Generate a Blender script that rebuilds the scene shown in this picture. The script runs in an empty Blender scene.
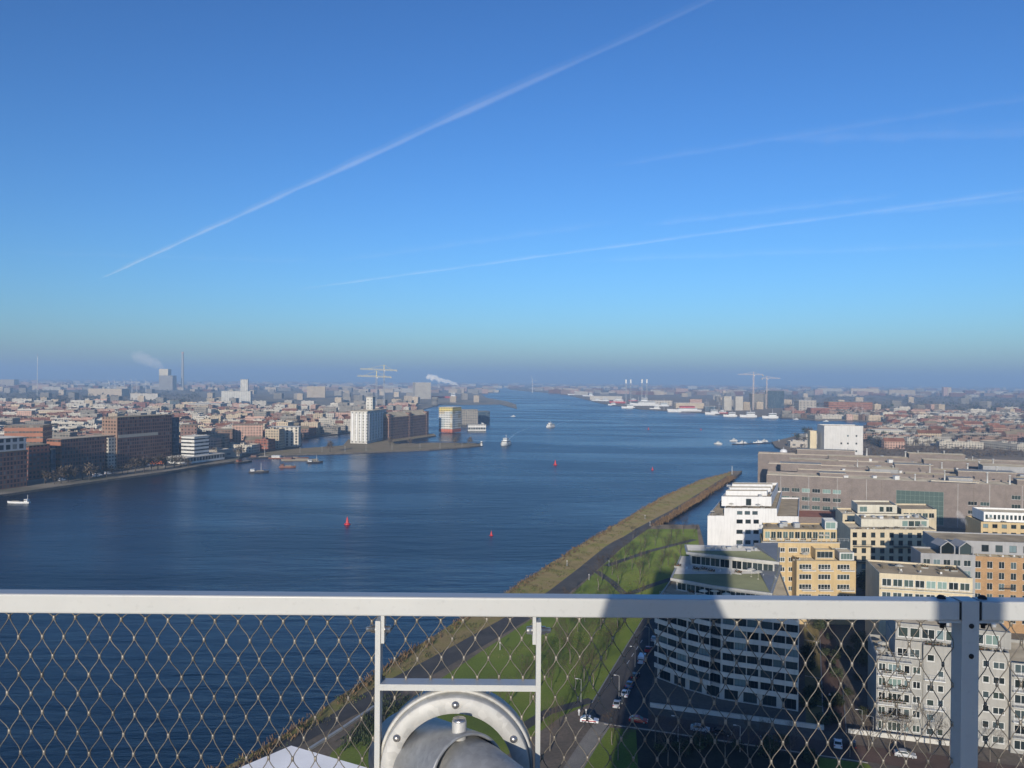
import bpy, bmesh, math, random
from mathutils import Vector, Matrix
from mathutils.geometry import tessellate_polygon
R = math.radians
rnd = random.Random(11)
scn = bpy.context.scene
col = scn.collection

# ------------------------------------------------------------ camera
F, CX, CY = 810.0, 512.0, 384.0
CAM_H = 80.0
PITCH = -4.0/810.0
ROLL = 0.008
cam_data = bpy.data.cameras.new("camera")
cam_data.sensor_width = 36.0
cam_data.lens = F/1024*36.0
cam_data.clip_start = 0.05
cam_data.clip_end = 400000.0
cam = bpy.data.objects.new("camera", cam_data)
col.objects.link(cam)
CAM_R = Matrix.Rotation(R(90)+PITCH, 3, 'X') @ Matrix.Rotation(ROLL, 3, 'Z')
cam.matrix_world = Matrix.Translation((0, 0, CAM_H)) @ CAM_R.to_4x4()
scn.camera = cam

# ------------------------------------------------------------ sky, sun, exposure
SUN_EL, SUN_AZ = 11.5, 13.0        # light travels towards +Y turned 13 deg to +X, 11.5 deg down
world = bpy.data.worlds.new("World")
scn.world = world
world.use_nodes = True
wn = world.node_tree
bg = wn.nodes['Background']
sky = wn.nodes.new('ShaderNodeTexSky')
sky.sky_type = 'NISHITA'
sky.sun_disc = False
sky.sun_elevation = R(SUN_EL)
sky.sun_rotation = R(180+SUN_AZ)
sky.altitude = 0
sky.air_density = 1.0
sky.dust_density = 0.5
sky.ozone_density = 5.3
sky_gamma = wn.nodes.new('ShaderNodeGamma')
sky_gamma.inputs[1].default_value = 1.3
wn.links.new(sky.outputs[0], sky_gamma.inputs[0])
wn.links.new(sky_gamma.outputs[0], bg.inputs[0])
bg.inputs[1].default_value = 0.103
sun_data = bpy.data.lights.new("sun", 'SUN')
sun_data.energy = 4.6
sun_data.angle = R(0.53)
sun_data.color = (1.0, 0.90, 0.76)
sun = bpy.data.objects.new("sun", sun_data)
col.objects.link(sun)
SUN_D = Vector((math.sin(R(SUN_AZ))*math.cos(R(SUN_EL)), math.cos(R(SUN_AZ))*math.cos(R(SUN_EL)), -math.sin(R(SUN_EL))))
sun.rotation_euler = SUN_D.to_track_quat('-Z', 'Y').to_euler()
sun.location = (-20, -80, 130)
scn.view_settings.view_transform = 'Standard'
scn.view_settings.look = 'None'
scn.view_settings.exposure = 0.0
scn.view_settings.gamma = 1.0
scn.render.engine = 'CYCLES'
scn.cycles.use_denoising = True
scn.cycles.max_bounces = 6
scn.cycles.volume_bounces = 1
scn.cycles.transparent_max_bounces = 16
scn.render.film_transparent = False

# ------------------------------------------------------------ helpers
WATER_Z = -1.6
def ray(px, py):
    return (CAM_R @ Vector(((px-CX)/F, (CY-py)/F, -1.0)))
def at(px, py, z=0.0):
    d = ray(px, py)
    t = (z-CAM_H)/d.z
    return Vector((d.x*t, d.y*t, z))
def at_y(px, py, Y):
    d = ray(px, py)
    t = Y/d.y
    return Vector((d.x*t, Y, CAM_H+d.z*t))
def pix(p):
    c = CAM_R.transposed() @ (Vector(p)-Vector((0, 0, CAM_H)))
    return (CX+F*c.x/-c.z, CY-F*c.y/-c.z)

def tag(o, label=None, cat=None, group=None, kind=None):
    if label: o['label'] = label
    if cat: o['category'] = cat
    if group: o['group'] = group
    if kind: o['kind'] = kind
    return o
def empty(name, loc, rz=0.0, label=None, cat=None, group=None):
    o = bpy.data.objects.new(name, None)
    col.objects.link(o)
    o.location = loc
    o.rotation_euler = (0, 0, rz)
    o.empty_display_size = 0.5
    return tag(o, label, cat, group)
KIDS = {}
def link(name, me, parent=None, loc=None, rz=0.0):
    o = bpy.data.objects.new(name, me)
    col.objects.link(o)
    if parent is not None:
        o.parent = parent
        KIDS.setdefault(parent.name, []).append(o)
    if loc is not None: o.location = loc
    if rz: o.rotation_euler = (0, 0, rz)
    return o
def copy_tree(o, parent=None):
    c = o.copy()
    col.objects.link(c)
    if parent is not None:
        c.parent = parent
        KIDS.setdefault(parent.name, []).append(c)
    for ch in list(KIDS.get(o.name, [])):
        copy_tree(ch, c)
    return c

class MB:
    """collects faces; builds one mesh"""
    def __init__(s, origin=(0, 0, 0)):
        s.v = []; s.f = []; s.m = []; s.uv = []; s.o = Vector(origin); s.sm = []
    def face(s, pts, m=0, uv=None, smooth=False):
        i = len(s.v)
        s.v.extend([tuple(Vector(p)-s.o) for p in pts])
        s.f.append(tuple(range(i, i+len(pts))))
        s.m.append(m); s.sm.append(smooth)
        s.uv.append(uv if uv else [(0, 0)]*len(pts))
    def verts_faces(s, vs, fs, m=0, smooth=False):
        i = len(s.v)
        s.v.extend([tuple(Vector(p)-s.o) for p in vs])
        for f in fs:
            s.f.append(tuple(i+k for k in f)); s.m.append(m); s.sm.append(smooth)
            s.uv.append([(0, 0)]*len(f))
    def prism(s, fp, z0, z1, mw=0, mt=None, bottom=False, uv0=0.0):
        """counter-clockwise footprint; walls carry uv in metres"""
        n = len(fp); u = uv0
        for i in range(n):
            a, b = Vector(fp[i][:2]), Vector(fp[(i+1) % n][:2])
            L = (b-a).length
            s.face([(a.x, a.y, z0), (b.x, b.y, z0), (b.x, b.y, z1), (a.x, a.y, z1)], mw,
                   [(0, 0), (L, 0), (L, z1-z0), (0, z1-z0)])
        s.cap(fp, z1, mw if mt is None else mt)
        if bottom: s.cap(fp, z0, mw if mt is None else mt, True)
    def cap(s, fp, z, m=0, flip=False):
        pts = [Vector((p[0], p[1], z)) for p in fp]
        if len(pts) == 4:
            s.face(pts[::-1] if flip else pts, m, [(p.x, p.y) for p in pts]); return
        for t in tessellate_polygon([pts]):
            tri = [pts[k] for k in t]
            nz = (tri[1]-tri[0]).cross(tri[2]-tri[0]).z
            if (nz < 0) != flip: tri.reverse()
            s.face(tri, m, [(p.x, p.y) for p in tri])
    def box(s, x0, x1, y0, y1, z0, z1, m=0):
        s.prism([(x0, y0), (x1, y0), (x1, y1), (x0, y1)], z0, z1, m, m, True)
    def obox(s, c, ax, ay, az, hx, hy, hz, m=0):
        c = Vector(c); X = Vector(ax).normalized()*hx; Y = Vector(ay).normalized()*hy; Z = Vector(az).normalized()*hz
        P = lambda i, j, k: c+X*i+Y*j+Z*k
        q = [P(-1,-1,-1), P(1,-1,-1), P(1,1,-1), P(-1,1,-1), P(-1,-1,1), P(1,-1,1), P(1,1,1), P(-1,1,1)]
        s.verts_faces(q, [(0,3,2,1), (4,5,6,7), (0,1,5,4), (1,2,6,5), (2,3,7,6), (3,0,4,7)], m)
    def beam(s, a, b, w, h=None, m=0, up=(0, 0, 1)):
        a = Vector(a); b = Vector(b); d = b-a
        if d.length < 1e-6: return
        up = Vector(up)
        if abs(d.normalized().dot(up)) > 0.99: up = Vector((0, 1, 0))
        sx = d.cross(up).normalized()
        s.obox((a+b)/2, d, sx, sx.cross(d), d.length/2, w/2, (h or w)/2, m)
    def tube(s, pts, rad, n=6, m=0, cap=True, smooth=True):
        pts = [Vector(p) for p in pts]
        rs = rad if isinstance(rad, (list, tuple)) else [rad]*len(pts)
        rings = []; prev = None
        for i, p in enumerate(pts):
            d = (pts[min(i+1, len(pts)-1)]-pts[max(i-1, 0)]).normalized()
            if prev is None:
                ref = Vector((0, 0, 1)) if abs(d.z) < 0.9 else Vector((0, 1, 0))
                x = d.cross(ref).normalized()
            else:
                x = (prev-d*prev.dot(d)).normalized()
            prev = x; y = d.cross(x)
            rings.append([p+(x*math.cos(2*math.pi*k/n)+y*math.sin(2*math.pi*k/n))*rs[i] for k in range(n)])
        vs = [q for r in rings for q in r]; fs = []
        for i in range(len(pts)-1):
            for k in range(n):
                a = i*n+k; b = i*n+(k+1) % n
                fs.append((a, b, b+n, a+n))
        s.verts_faces(vs, fs, m, smooth)
        if cap:
            s.verts_faces(rings[0], [tuple(range(n))[::-1]], m); s.verts_faces(rings[-1], [tuple(range(n))], m)
    def lathe(s, prof, c=(0, 0, 0), axis=(0, 0, 1), n=24, m=0, smooth=True, close=False):
        """profile of (radius, height) turned about axis through c"""
        c = Vector(c); A = Vector(axis).normalized()
        X = A.cross(Vector((1, 0, 0)) if abs(A.x) < 0.9 else Vector((0, 0, 1))).normalized(); Y = A.cross(X)
        vs = []; fs = []
        for r, h in prof:
            for k in range(n):
                t = 2*math.pi*k/n
                vs.append(c+A*h+(X*math.cos(t)+Y*math.sin(t))*max(r, 1e-4))
        rows = len(prof)
        for i in range(rows if close else rows-1):
            j = (i+1) % rows
            for k in range(n):
                k2 = (k+1) % n
                fs.append((i*n+k, i*n+k2, j*n+k2, j*n+k))
        s.verts_faces(vs, fs, m, smooth)
    def mesh(s, name, mats):
        me = bpy.data.meshes.new(name)
        me.from_pydata(s.v, [], s.f)
        for mt in (mats if isinstance(mats, (list, tuple)) else [mats]): me.materials.append(mt)
        me.polygons.foreach_set('material_index', s.m)
        me.polygons.foreach_set('use_smooth', s.sm)
        ul = me.uv_layers.new(name='UVMap')
        ul.data.foreach_set('uv', [c for f in s.uv for q in f for c in q])
        me.update()
        return me
    def build(s, name, mats, parent=None, loc=None, rz=0.0):
        return link(name, s.mesh(name, mats), parent, loc, rz)

# ------------------------------------------------------------ materials
MATS = {}
def newmat(name):
    m = bpy.data.materials.new(name); m.use_nodes = True
    nt = m.node_tree
    return m, nt, nt.nodes['Principled BSDF']
def N(nt, t, **kw):
    n = nt.nodes.new(t)
    for k, v in kw.items(): setattr(n, k, v)
    return n
def L(nt, a, b): nt.links.new(a, b)
def math_(nt, op, a, b=None, c=None):
    n = N(nt, 'ShaderNodeMath', operation=op)
    for i, x in enumerate((a, b, c)):
        if x is None: continue
        if isinstance(x, (int, float)): n.inputs[i].default_value = x
        else: L(nt, x, n.inputs[i])
    return n.outputs[0]
def mixc(nt, fac, a, b, blend='MIX'):
    n = N(nt, 'ShaderNodeMix', data_type='RGBA', blend_type=blend)
    if isinstance(fac, (int, float)): n.inputs[0].default_value = fac
    else: L(nt, fac, n.inputs[0])
    for i, x in ((6, a), (7, b)):
        if isinstance(x, (tuple, list)): n.inputs[i].default_value = (*x[:3], 1)
        else: L(nt, x, n.inputs[i])
    return n.outputs[2]
def noise(nt, scale, detail=3, rough=0.55, vec=None, dist=0.0):
    n = N(nt, 'ShaderNodeTexNoise')
    n.inputs['Scale'].default_value = scale; n.inputs['Detail'].default_value = detail
    n.inputs['Roughness'].default_value = rough; n.inputs['Distortion'].default_value = dist
    if vec is not None: L(nt, vec, n.inputs['Vector'])
    return n.outputs['Fac']
def ramp(nt, fac, stops):
    n = N(nt, 'ShaderNodeValToRGB')
    cr = n.color_ramp
    while len(cr.elements) < len(stops): cr.elements.new(0.5)
    for e, (p, c) in zip(cr.elements, stops):
        e.position = p; e.color = (*c[:3], 1) if isinstance(c, (tuple, list)) else (c, c, c, 1)
    L(nt, fac, n.inputs[0])
    return n.outputs[0]
def objco(nt): return N(nt, 'ShaderNodeTexCoord').outputs['Object']
def geopos(nt): return N(nt, 'ShaderNodeNewGeometry').outputs['Position']
def solid(name, c, rough=0.7, metal=0.0, var=0.12, vscale=0.6, bump=0.0, world=False, var2=0.0):
    """plain surface with uneven tone from weather"""
    if name in MATS: return MATS[name]
    m, nt, b = newmat(name)
    vec = geopos(nt) if world else objco(nt)
    f = noise(nt, vscale, 4, 0.6, vec)
    lo = tuple(x*(1-var) for x in c); hi = tuple(min(1, x*(1+var)) for x in c)
    colr = ramp(nt, f, [(0.3, lo), (0.7, hi)])
    if var2:
        oi = N(nt, 'ShaderNodeObjectInfo').outputs['Random']
        v = math_(nt, 'MULTIPLY_ADD', oi, 2*var2, 1-var2)
        cc = N(nt, 'ShaderNodeCombineColor'); 
        for i in range(3): L(nt, v, cc.inputs[i])
        colr = mixc(nt, 1.0, colr, cc.outputs[0], 'MULTIPLY')
    L(nt, colr, b.inputs['Base Color'])
    b.inputs['Roughness'].default_value = rough
    b.inputs['Metallic'].default_value = metal
    if name.startswith('roof_'): b.inputs['Diffuse Roughness'].default_value = 1.0; b.inputs['Specular IOR Level'].default_value = 0.15
    if bump:
        bn = N(nt, 'ShaderNodeBump'); bn.inputs['Strength'].default_value = bump
        L(nt, noise(nt, vscale*12, 3, 0.6, vec), bn.inputs['Height']); L(nt, bn.outputs[0], b.inputs['Normal'])
    MATS[name] = m
    return m
def glass(name, c=(0.03, 0.045, 0.05), rough=0.08, spread=0.5):
    if name in MATS: return MATS[name]
    m, nt, b = newmat(name)
    oi = N(nt, 'ShaderNodeObjectInfo').outputs['Random']
    colr = ramp(nt, oi, [(0.0, tuple(x*0.3 for x in c)), (0.6, c), (0.85, tuple(x*2.2 for x in c)), (1.0, tuple(min(0.6, x*(2+8*spread)) for x in c))])
    L(nt, colr, b.inputs['Base Color'])
    b.inputs['Roughness'].default_value = rough
    b.inputs['IOR'].default_value = 1.5
    MATS[name] = m
    return m
def facade(name, wall, win=(0.03, 0.04, 0.05), pu=3.0, pv=3.0, wu=0.55, wv=0.5, lit=0.35, trim=None, ou=0.0, var2=0.0, band=None):
    """wall with a regular grid of windows for buildings seen from far away; uv in metres"""
    if name in MATS: return MATS[name]
    m, nt, b = newmat(name)
    uv = N(nt, 'ShaderNodeUVMap').outputs[0]
    sp = N(nt, 'ShaderNodeSeparateXYZ'); L(nt, uv, sp.inputs[0])
    u = math_(nt, 'DIVIDE', math_(nt, 'ADD', sp.outputs[0], ou), pu); v = math_(nt, 'DIVIDE', sp.outputs[1], pv)
    fu = math_(nt, 'FRACT', u); fv = math_(nt, 'FRACT', v)
    iu = math_(nt, 'FLOOR', u); iv = math_(nt, 'FLOOR', v)
    mu = math_(nt, 'LESS_THAN', math_(nt, 'ABSOLUTE', math_(nt, 'SUBTRACT', fu, 0.5)), wu/2)
    mv = math_(nt, 'LESS_THAN', math_(nt, 'ABSOLUTE', math_(nt, 'SUBTRACT', fv, 0.55)), wv/2)
    mask = math_(nt, 'MULTIPLY', mu, mv)
    oi = N(nt, 'ShaderNodeObjectInfo').outputs['Random']
    cx = N(nt, 'ShaderNodeCombineXYZ'); L(nt, iu, cx.inputs[0]); L(nt, iv, cx.inputs[1]); L(nt, oi, cx.inputs[2])
    wnz = N(nt, 'ShaderNodeTexWhiteNoise'); L(nt, cx.outputs[0], wnz.inputs['Vector'])
    wcol = ramp(nt, wnz.outputs['Value'], [(0.0, tuple(x*0.5 for x in win)), (1-lit, tuple(x*1.6 for x in win)), (1.0, (0.22, 0.22, 0.2))])
    f = noise(nt, 0.15, 4, 0.65, geopos(nt))
    wl = ramp(nt, f, [(0.3, tuple(x*0.82 for x in wall)), (0.72, tuple(min(0.9, x*1.12) for x in wall))])
    if band:
        mb = math_(nt, 'LESS_THAN', fv, 0.16)
        wl = mixc(nt, mb, wl, band)
    if var2:
        v2 = math_(nt, 'MULTIPLY_ADD', oi, 2*var2, 1-var2)
        cc = N(nt, 'ShaderNodeCombineColor')
        for i in range(3): L(nt, v2, cc.inputs[i])
        wl = mixc(nt, 1.0, wl, cc.outputs[0], 'MULTIPLY')
    L(nt, mixc(nt, mask, wl, wcol), b.inputs['Base Color'])
    L(nt, math_(nt, 'MULTIPLY_ADD', mask, -0.55, 0.75), b.inputs['Roughness'])
    MATS[name] = m
    return m
def brick(name, c, var2=0.0):
    if name in MATS: return MATS[name]
    m, nt, b = newmat(name)
    uv = N(nt, 'ShaderNodeUVMap').outputs[0]
    br = N(nt, 'ShaderNodeTexBrick'); L(nt, uv, br.inputs['Vector'])
    br.inputs['Scale'].default_value = 1.0
    br.inputs['Brick Width'].default_value = 0.44; br.inputs['Row Height'].default_value = 0.16
    br.inputs['Mortar Size'].default_value = 0.014
    br.inputs['Color1'].default_value = (*[x*0.85 for x in c], 1); br.inputs['Color2'].default_value = (*[x*1.15 for x in c], 1)
    br.inputs['Mortar'].default_value = (*[min(0.6, x*1.2+0.03) for x in c], 1)
    f = noise(nt, 0.25, 5, 0.65, geopos(nt))
    colr = mixc(nt, 1.0, br.outputs['Color'], ramp(nt, f, [(0.3, 0.8), (0.75, 1.12)]), 'MULTIPLY')
    L(nt, colr, b.inputs['Base Color']); b.inputs['Roughness'].default_value = 0.85
    MATS[name] = m
    return m
def volmat(name, c, dens, g=0.0, tex=None):
    m = bpy.data.materials.new(name); m.use_nodes = True
    nt = m.node_tree; nt.nodes.clear()
    out = N(nt, 'ShaderNodeOutputMaterial'); pv = N(nt, 'ShaderNodeVolumePrincipled')
    pv.inputs['Color'].default_value = (*c, 1); pv.inputs['Density'].default_value = dens
    pv.inputs['Anisotropy'].default_value = g
    if tex:
        f = noise(nt, tex, 4, 0.6, geopos(nt))
        L(nt, math_(nt, 'MULTIPLY', ramp(nt, f, [(0.38, 0.0), (0.7, 1.0)]), dens), pv.inputs['Density'])
    L(nt, pv.outputs[0], out.inputs['Volume'])
    MATS[name] = m
    return m

# ------------------------------------------------------------ water
def water_mat():
    m, nt, b = newmat('river_water')
    p = geopos(nt)
    mp = N(nt, 'ShaderNodeMapping'); L(nt, p, mp.inputs['Vector'])
    mp.inputs['Rotation'].default_value = (0, 0, R(-14)); mp.inputs['Scale'].default_value = (0.28, 1.0, 1.0)
    w1 = noise(nt, 0.75, 4, 0.65, mp.outputs[0], 0.4)
    w2 = noise(nt, 0.13, 2, 0.55, mp.outputs[0], 0.3)
    mp2 = N(nt, 'ShaderNodeMapping'); L(nt, p, mp2.inputs['Vector'])
    mp2.inputs['Rotation'].default_value = (0, 0, R(-22)); mp2.inputs['Scale'].default_value = (0.30, 1.0, 1.0)
    patch = noise(nt, 0.0085, 4, 0.55, mp2.outputs[0], 0.8)
    pr = ramp(nt, patch, [(0.36, 0.1), (0.60, 1.15)])
    h = math_(nt, 'MULTIPLY_ADD', w2, 1.8, math_(nt, 'MULTIPLY', w1, 0.55))
    bn = N(nt, 'ShaderNodeBump'); bn.inputs['Distance'].default_value = 1.0
    L(nt, math_(nt, 'MULTIPLY_ADD', pr, 0.22, 0.30), bn.inputs['Strength'])
    L(nt, h, bn.inputs['Height']); L(nt, bn.outputs[0], b.inputs['Normal'])
    L(nt, ramp(nt, patch, [(0.3, (0.002, 0.017, 0.036)), (0.7, (0.003, 0.025, 0.050))]), b.inputs['Base Color'])
    L(nt, math_(nt, 'MULTIPLY_ADD', pr, 0.12, 0.17), b.inputs['Roughness'])
    b.inputs['IOR'].default_value = 1.33
    b.inputs['Specular Tint'].default_value = (0.60, 0.92, 1.0, 1)
    return m
MATS['water'] = water_mat()
EX = 19000.0; EY0, EY1 = -2600.0, 26000.0
mb = MB(); mb.face([(-EX, EY0, WATER_Z), (EX, EY0, WATER_Z), (EX, EY1, WATER_Z), (-EX, EY1, WATER_Z)])
tag(mb.build('river_water', MATS['water']), kind='structure')

# ------------------------------------------------------------ land
def ground_mat(name, stops, scale=0.02, rough=0.9, fine=1.2):
    m, nt, b = newmat(name)
    p = geopos(nt)
    f = noise(nt, scale, 6, 0.62, p)
    g = noise(nt, fine, 4, 0.65, p)
    c = ramp(nt, f, stops)
    c = mixc(nt, 1.0, c, ramp(nt, g, [(0.25, 0.72), (0.75, 1.25)]), 'MULTIPLY')
    L(nt, c, b.inputs['Base Color']); b.inputs['Roughness'].default_value = rough
    b.inputs['Specular IOR Level'].default_value = 0.2
    b.inputs['Diffuse Roughness'].default_value = 1.0
    bn = N(nt, 'ShaderNodeBump'); bn.inputs['Strength'].default_value = 0.9
    L(nt, g, bn.inputs['Height']); L(nt, bn.outputs[0], b.inputs['Normal'])
    MATS[name] = m
    return m
ground_mat('city_ground', [(0.3, (0.060, 0.068, 0.045)), (0.5, (0.125, 0.110, 0.090)), (0.62, (0.19, 0.168, 0.14)), (0.75, (0.095, 0.098, 0.065))], 0.018)
ground_mat('quay_ground', [(0.3, (0.12, 0.11, 0.095)), (0.7, (0.24, 0.215, 0.175))], 0.06)
ground_mat('near_ground', [(0.3, (0.075, 0.070, 0.06)), (0.55, (0.135, 0.112, 0.09)), (0.75, (0.08, 0.08, 0.055))], 0.05)
ground_mat('pier_ground', [(0.3, (0.08, 0.078, 0.045)), (0.5, (0.15, 0.12, 0.08)), (0.75, (0.10, 0.10, 0.055))], 0.05)
ground_mat('lawn', [(0.28, (0.075, 0.105, 0.020)), (0.5, (0.110, 0.150, 0.026)), (0.72, (0.165, 0.185, 0.042))], 0.045, 0.95, 2.2)
ground_mat('verge', [(0.3, (0.115, 0.105, 0.040)), (0.48, (0.20, 0.155, 0.075)), (0.6, (0.15, 0.145, 0.045)), (0.75, (0.21, 0.16, 0.085))], 0.07, 0.95, 1.6)
ground_mat('painted_shade', [(0.3, (0.022, 0.022, 0.015)), (0.6, (0.045, 0.040, 0.028)), (0.75, (0.035, 0.042, 0.020))], 0.12, 0.95, 1.5)  # lawn in the tower's shadow, shade put into the colour
ground_mat('reed_bank', [(0.3, (0.13, 0.088, 0.045)), (0.5, (0.25, 0.165, 0.085)), (0.7, (0.18, 0.135, 0.06))], 0.1, 0.95, 2.5)
ground_mat('asphalt', [(0.3, (0.036, 0.037, 0.040)), (0.55, (0.055, 0.055, 0.057)), (0.7, (0.072, 0.070, 0.068))], 0.15, 0.85, 3.0)
ground_mat('footpath', [(0.3, (0.14, 0.135, 0.125)), (0.7, (0.21, 0.20, 0.18))], 0.2, 0.9, 3.0)
ground_mat('riprap', [(0.3, (0.045, 0.042, 0.038)), (0.7, (0.16, 0.13, 0.105))], 0.5, 0.9, 3.0)
solid('quay_wall', (0.13, 0.115, 0.10), 0.9, var=0.3, vscale=0.3)

def landmass(name, pts, z, mtop, mwall, zb=-5.0):
    fp = [(p[0], p[1]) for p in pts]
    A = sum(fp[i][0]*fp[(i+1) % len(fp)][1]-fp[(i+1) % len(fp)][0]*fp[i][1] for i in range(len(fp)))
    if A < 0: fp.reverse()
    mb = MB(); mb.prism(fp, zb, z, 1, 0)
    return tag(mb.build(name, [mtop, mwall]), kind='structure'), fp
W = lambda px, py: at(px, py, WATER_Z)
LIM = 18990.0
far_y = 25990.0
left_pts = [(-LIM, EY0+10), (-900, EY0+10), (-620, 250), W(-90, 513), W(0, 497), W(45, 490.5), W(100, 482.5), W(165, 473.5), W(205, 467), W(236, 462.5),
            W(243, 457), W(262, 454), W(300, 447), W(303, 439), W(345, 434), W(400, 427), W(421, 421), W(419, 411), W(440, 405), W(500, 404.5),
            W(517, 409), W(516, 405), W(508, 402), W(486, 398), W(482, 394.5), W(498, 391.5), W(492, 389.5), W(500, 388.3), (-100, far_y), (-LIM, far_y)]
right_pts = [(LIM, EY0+10), (-330, EY0+10), (-170, 20), (-92, 120), W(240, 768), W(293, 735), W(400, 662), W(455, 627), W(512, 592), W(583, 546), W(616, 527), W(660, 500), W(700, 482), W(733, 473.0), W(742, 472.5), W(737, 477.5),
             W(714, 489), W(700, 501), W(668, 519), W(652, 527.5), W(699, 527.5),
             (94, 392), (150, 505), (203, 640), (248, 800), W(800, 458), W(775, 447.5), W(772, 443), W(795, 437), W(820, 434.5), W(860, 430), W(890, 426), W(884, 422.5), W(850, 421),
             W(815, 420.5), W(768, 417), W(735, 416.5), W(700, 413), W(672, 411.5), W(640, 409.5), W(600, 403.5), W(575, 397), W(560, 394), W(525, 391.2), W(512, 390.0), W(507, 388.6), (-60, far_y), (LIM, far_y)]
_, LEFT_FP = landmass('left_bank_ground', left_pts, 0.0, MATS['city_ground'], MATS['quay_wall'])
_, RIGHT_FP = landmass('right_bank_ground', right_pts, 0.0, MATS['near_ground'], MATS['quay_wall'])
landmass('breakwater_ground', [W(254, 456.5), W(300, 455.3), W(340, 454.2), W(430, 450.5), W(470, 447.5), W(483, 446.0), W(482, 444.3), W(470, 444.0), W(430, 443.6), W(395, 444.8), W(392, 442.8), W(436, 436.4), W(434, 434.6),
                           W(390, 434), W(348, 440.5), W(343, 446.5), W(300, 449.5), W(262, 453.5)], -0.25, MATS['pier_ground'], MATS['quay_wall'])
def inside(x, y, fp):
    c = False; n = len(fp); j = n-1
    for i in range(n):
        xi, yi = fp[i]; xj, yj = fp[j]
        if (yi > y) != (yj > y) and x < (xj-xi)*(y-yi)/(yj-yi)+xi: c = not c
        j = i
    return c

# ------------------------------------------------------------ haze
HAZE_TOP = 290.0
mb = MB(); mb.box(-EX-150, EX+150, EY0-150, EY1+150, -8.0, HAZE_TOP)
tag(mb.build('haze', volmat('haze_air', (0.47, 0.70, 0.98), 0.00016, 0.0)), kind='stuff')

# ============================================================ the lookout tower we stand on
DECK = 78.4
def white_paint(name, c):
    m, nt, b = newmat(name)
    f = noise(nt, 9.0, 5, 0.6, objco(nt)); g = noise(nt, 60.0, 3, 0.6, objco(nt))
    cc = ramp(nt, f, [(0.25, tuple(x*0.93 for x in c)), (0.7, c)])
    cc = mixc(nt, 1.0, cc, ramp(nt, g, [(0.28, 0.90), (0.42, 1.0)]), 'MULTIPLY')
    L(nt, cc, b.inputs['Base Color']); b.inputs['Roughness'].default_value = 0.38
    bn = N(nt, 'ShaderNodeBump'); bn.inputs['Strength'].default_value = 0.03
    L(nt, g, bn.inputs['Height']); L(nt, bn.outputs[0], b.inputs['Normal'])
    MATS[name] = m
    return m
def N_gray(nt, c):
    n = N(nt, 'ShaderNodeRGBToBW'); L(nt, c, n.inputs[0]); return n.outputs[0]
def galvanised(name, c=(0.50, 0.52, 0.53), rough=0.42, metal=0.75, vs=38.0, mixf=0.4):
    m, nt, b = newmat(name)
    v = N(nt, 'ShaderNodeTexVoronoi'); v.inputs['Scale'].default_value = vs
    L(nt, objco(nt), v.inputs['Vector'])
    f = noise(nt, 11, 5, 0.65, objco(nt))
    cc = ramp(nt, f, [(0.25, tuple(x*0.72 for x in c)), (0.7, tuple(min(1, x*1.12) for x in c))])
    cc = mixc(nt, mixf, cc, N_gray(nt, v.outputs['Color']), 'SOFT_LIGHT')
    L(nt, cc, b.inputs['Base Color'])
    b.inputs['Metallic'].default_value = metal
    L(nt, math_(nt, 'MULTIPLY_ADD', f, 0.3, rough-0.15), b.inputs['Roughness'])
    MATS[name] = m
    return m
white_paint('rail_white', (0.51, 0.52, 0.505))
galvanised('galv_plate', (0.50, 0.50, 0.48), 0.6, 0.15, 60.0, 0.25)
galvanised('galv_pipe', (0.38, 0.39, 0.395), 0.48, 0.5, 90.0, 0.2)
galvanised('wire_steel', (0.185, 0.165, 0.135), 0.5, 0.3)
galvanised('ferrule_steel', (0.28, 0.255, 0.215), 0.45, 0.4)
galvanised('bolt_steel', (0.55, 0.53, 0.5), 0.35, 0.9)
solid('black_rubber', (0.015, 0.015, 0.017), 0.6)
solid('roof_membrane', (0.80, 0.80, 0.80), 0.6, var=0.10, vscale=0.5)
solid('tower_glass', (0.05, 0.07, 0.09), 0.15)
solid('deck_grey', (0.22, 0.22, 0.22), 0.7)
solid('unseen_post_steel', (0.30, 0.31, 0.33), 0.5)

tw = empty('lookout_tower', (0, -20, 0), 0, 'tall glass lookout tower whose pale lower roof corner shows below the railing', 'tower')
T0 = (0, -20, 0)
mb = MB(T0)
TFP = [(-10.6, -52), (23, -52), (23, 16), (-8.9, 33.0), (-10.6, 30.8)]
mb.prism(TFP, 0.0, 64.6, 0, 0)
mb.build('wall', facade('tower_facade', (0.25, 0.26, 0.28), (0.04, 0.06, 0.08), 1.8, 3.6, 0.85, 0.7), tw)
mb = MB(T0)
mb.prism([(x*1.0, y) for x, y in TFP], 64.6, 65.0, 0, 0, True)
mb.build('roof', MATS['roof_membrane'], tw)
mb = MB(T0); mb.prism([(-4, -26), (3.2, -26), (3.2, 2.02), (-4, 2.02)], 65.0, 78.1, 0, 0)
mb.build('core_wall', MATS['tower_glass'], tw)
mb = MB(T0); mb.prism([(-4.1, -26.1), (3.3, -26.1), (3.3, 2.06), (-4.1, 2.06)], 78.1, DECK, 0, 0, True)
mb.build('deck_floor', MATS['deck_grey'], tw)
mb = MB(T0); mb.prism([(-1.2, -24), (4.2, -24), (4.2, -12), (-1.2, -12)], DECK+0.01, 84.0, 0, 0)
mb.build('unseen_shadow_block', MATS['tower_glass'], tw)  # unseen block added on the deck to cast the narrow roof shadow
mb = MB(T0); mb.tube([(0.41, -1.0, DECK), (0.41, -1.0, 81.4)], 0.08, 20)
mb.build('unseen_shadow_post', MATS['unseen_post_steel'], tw)  # unseen upright added behind the viewer to shade the rail and post

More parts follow.
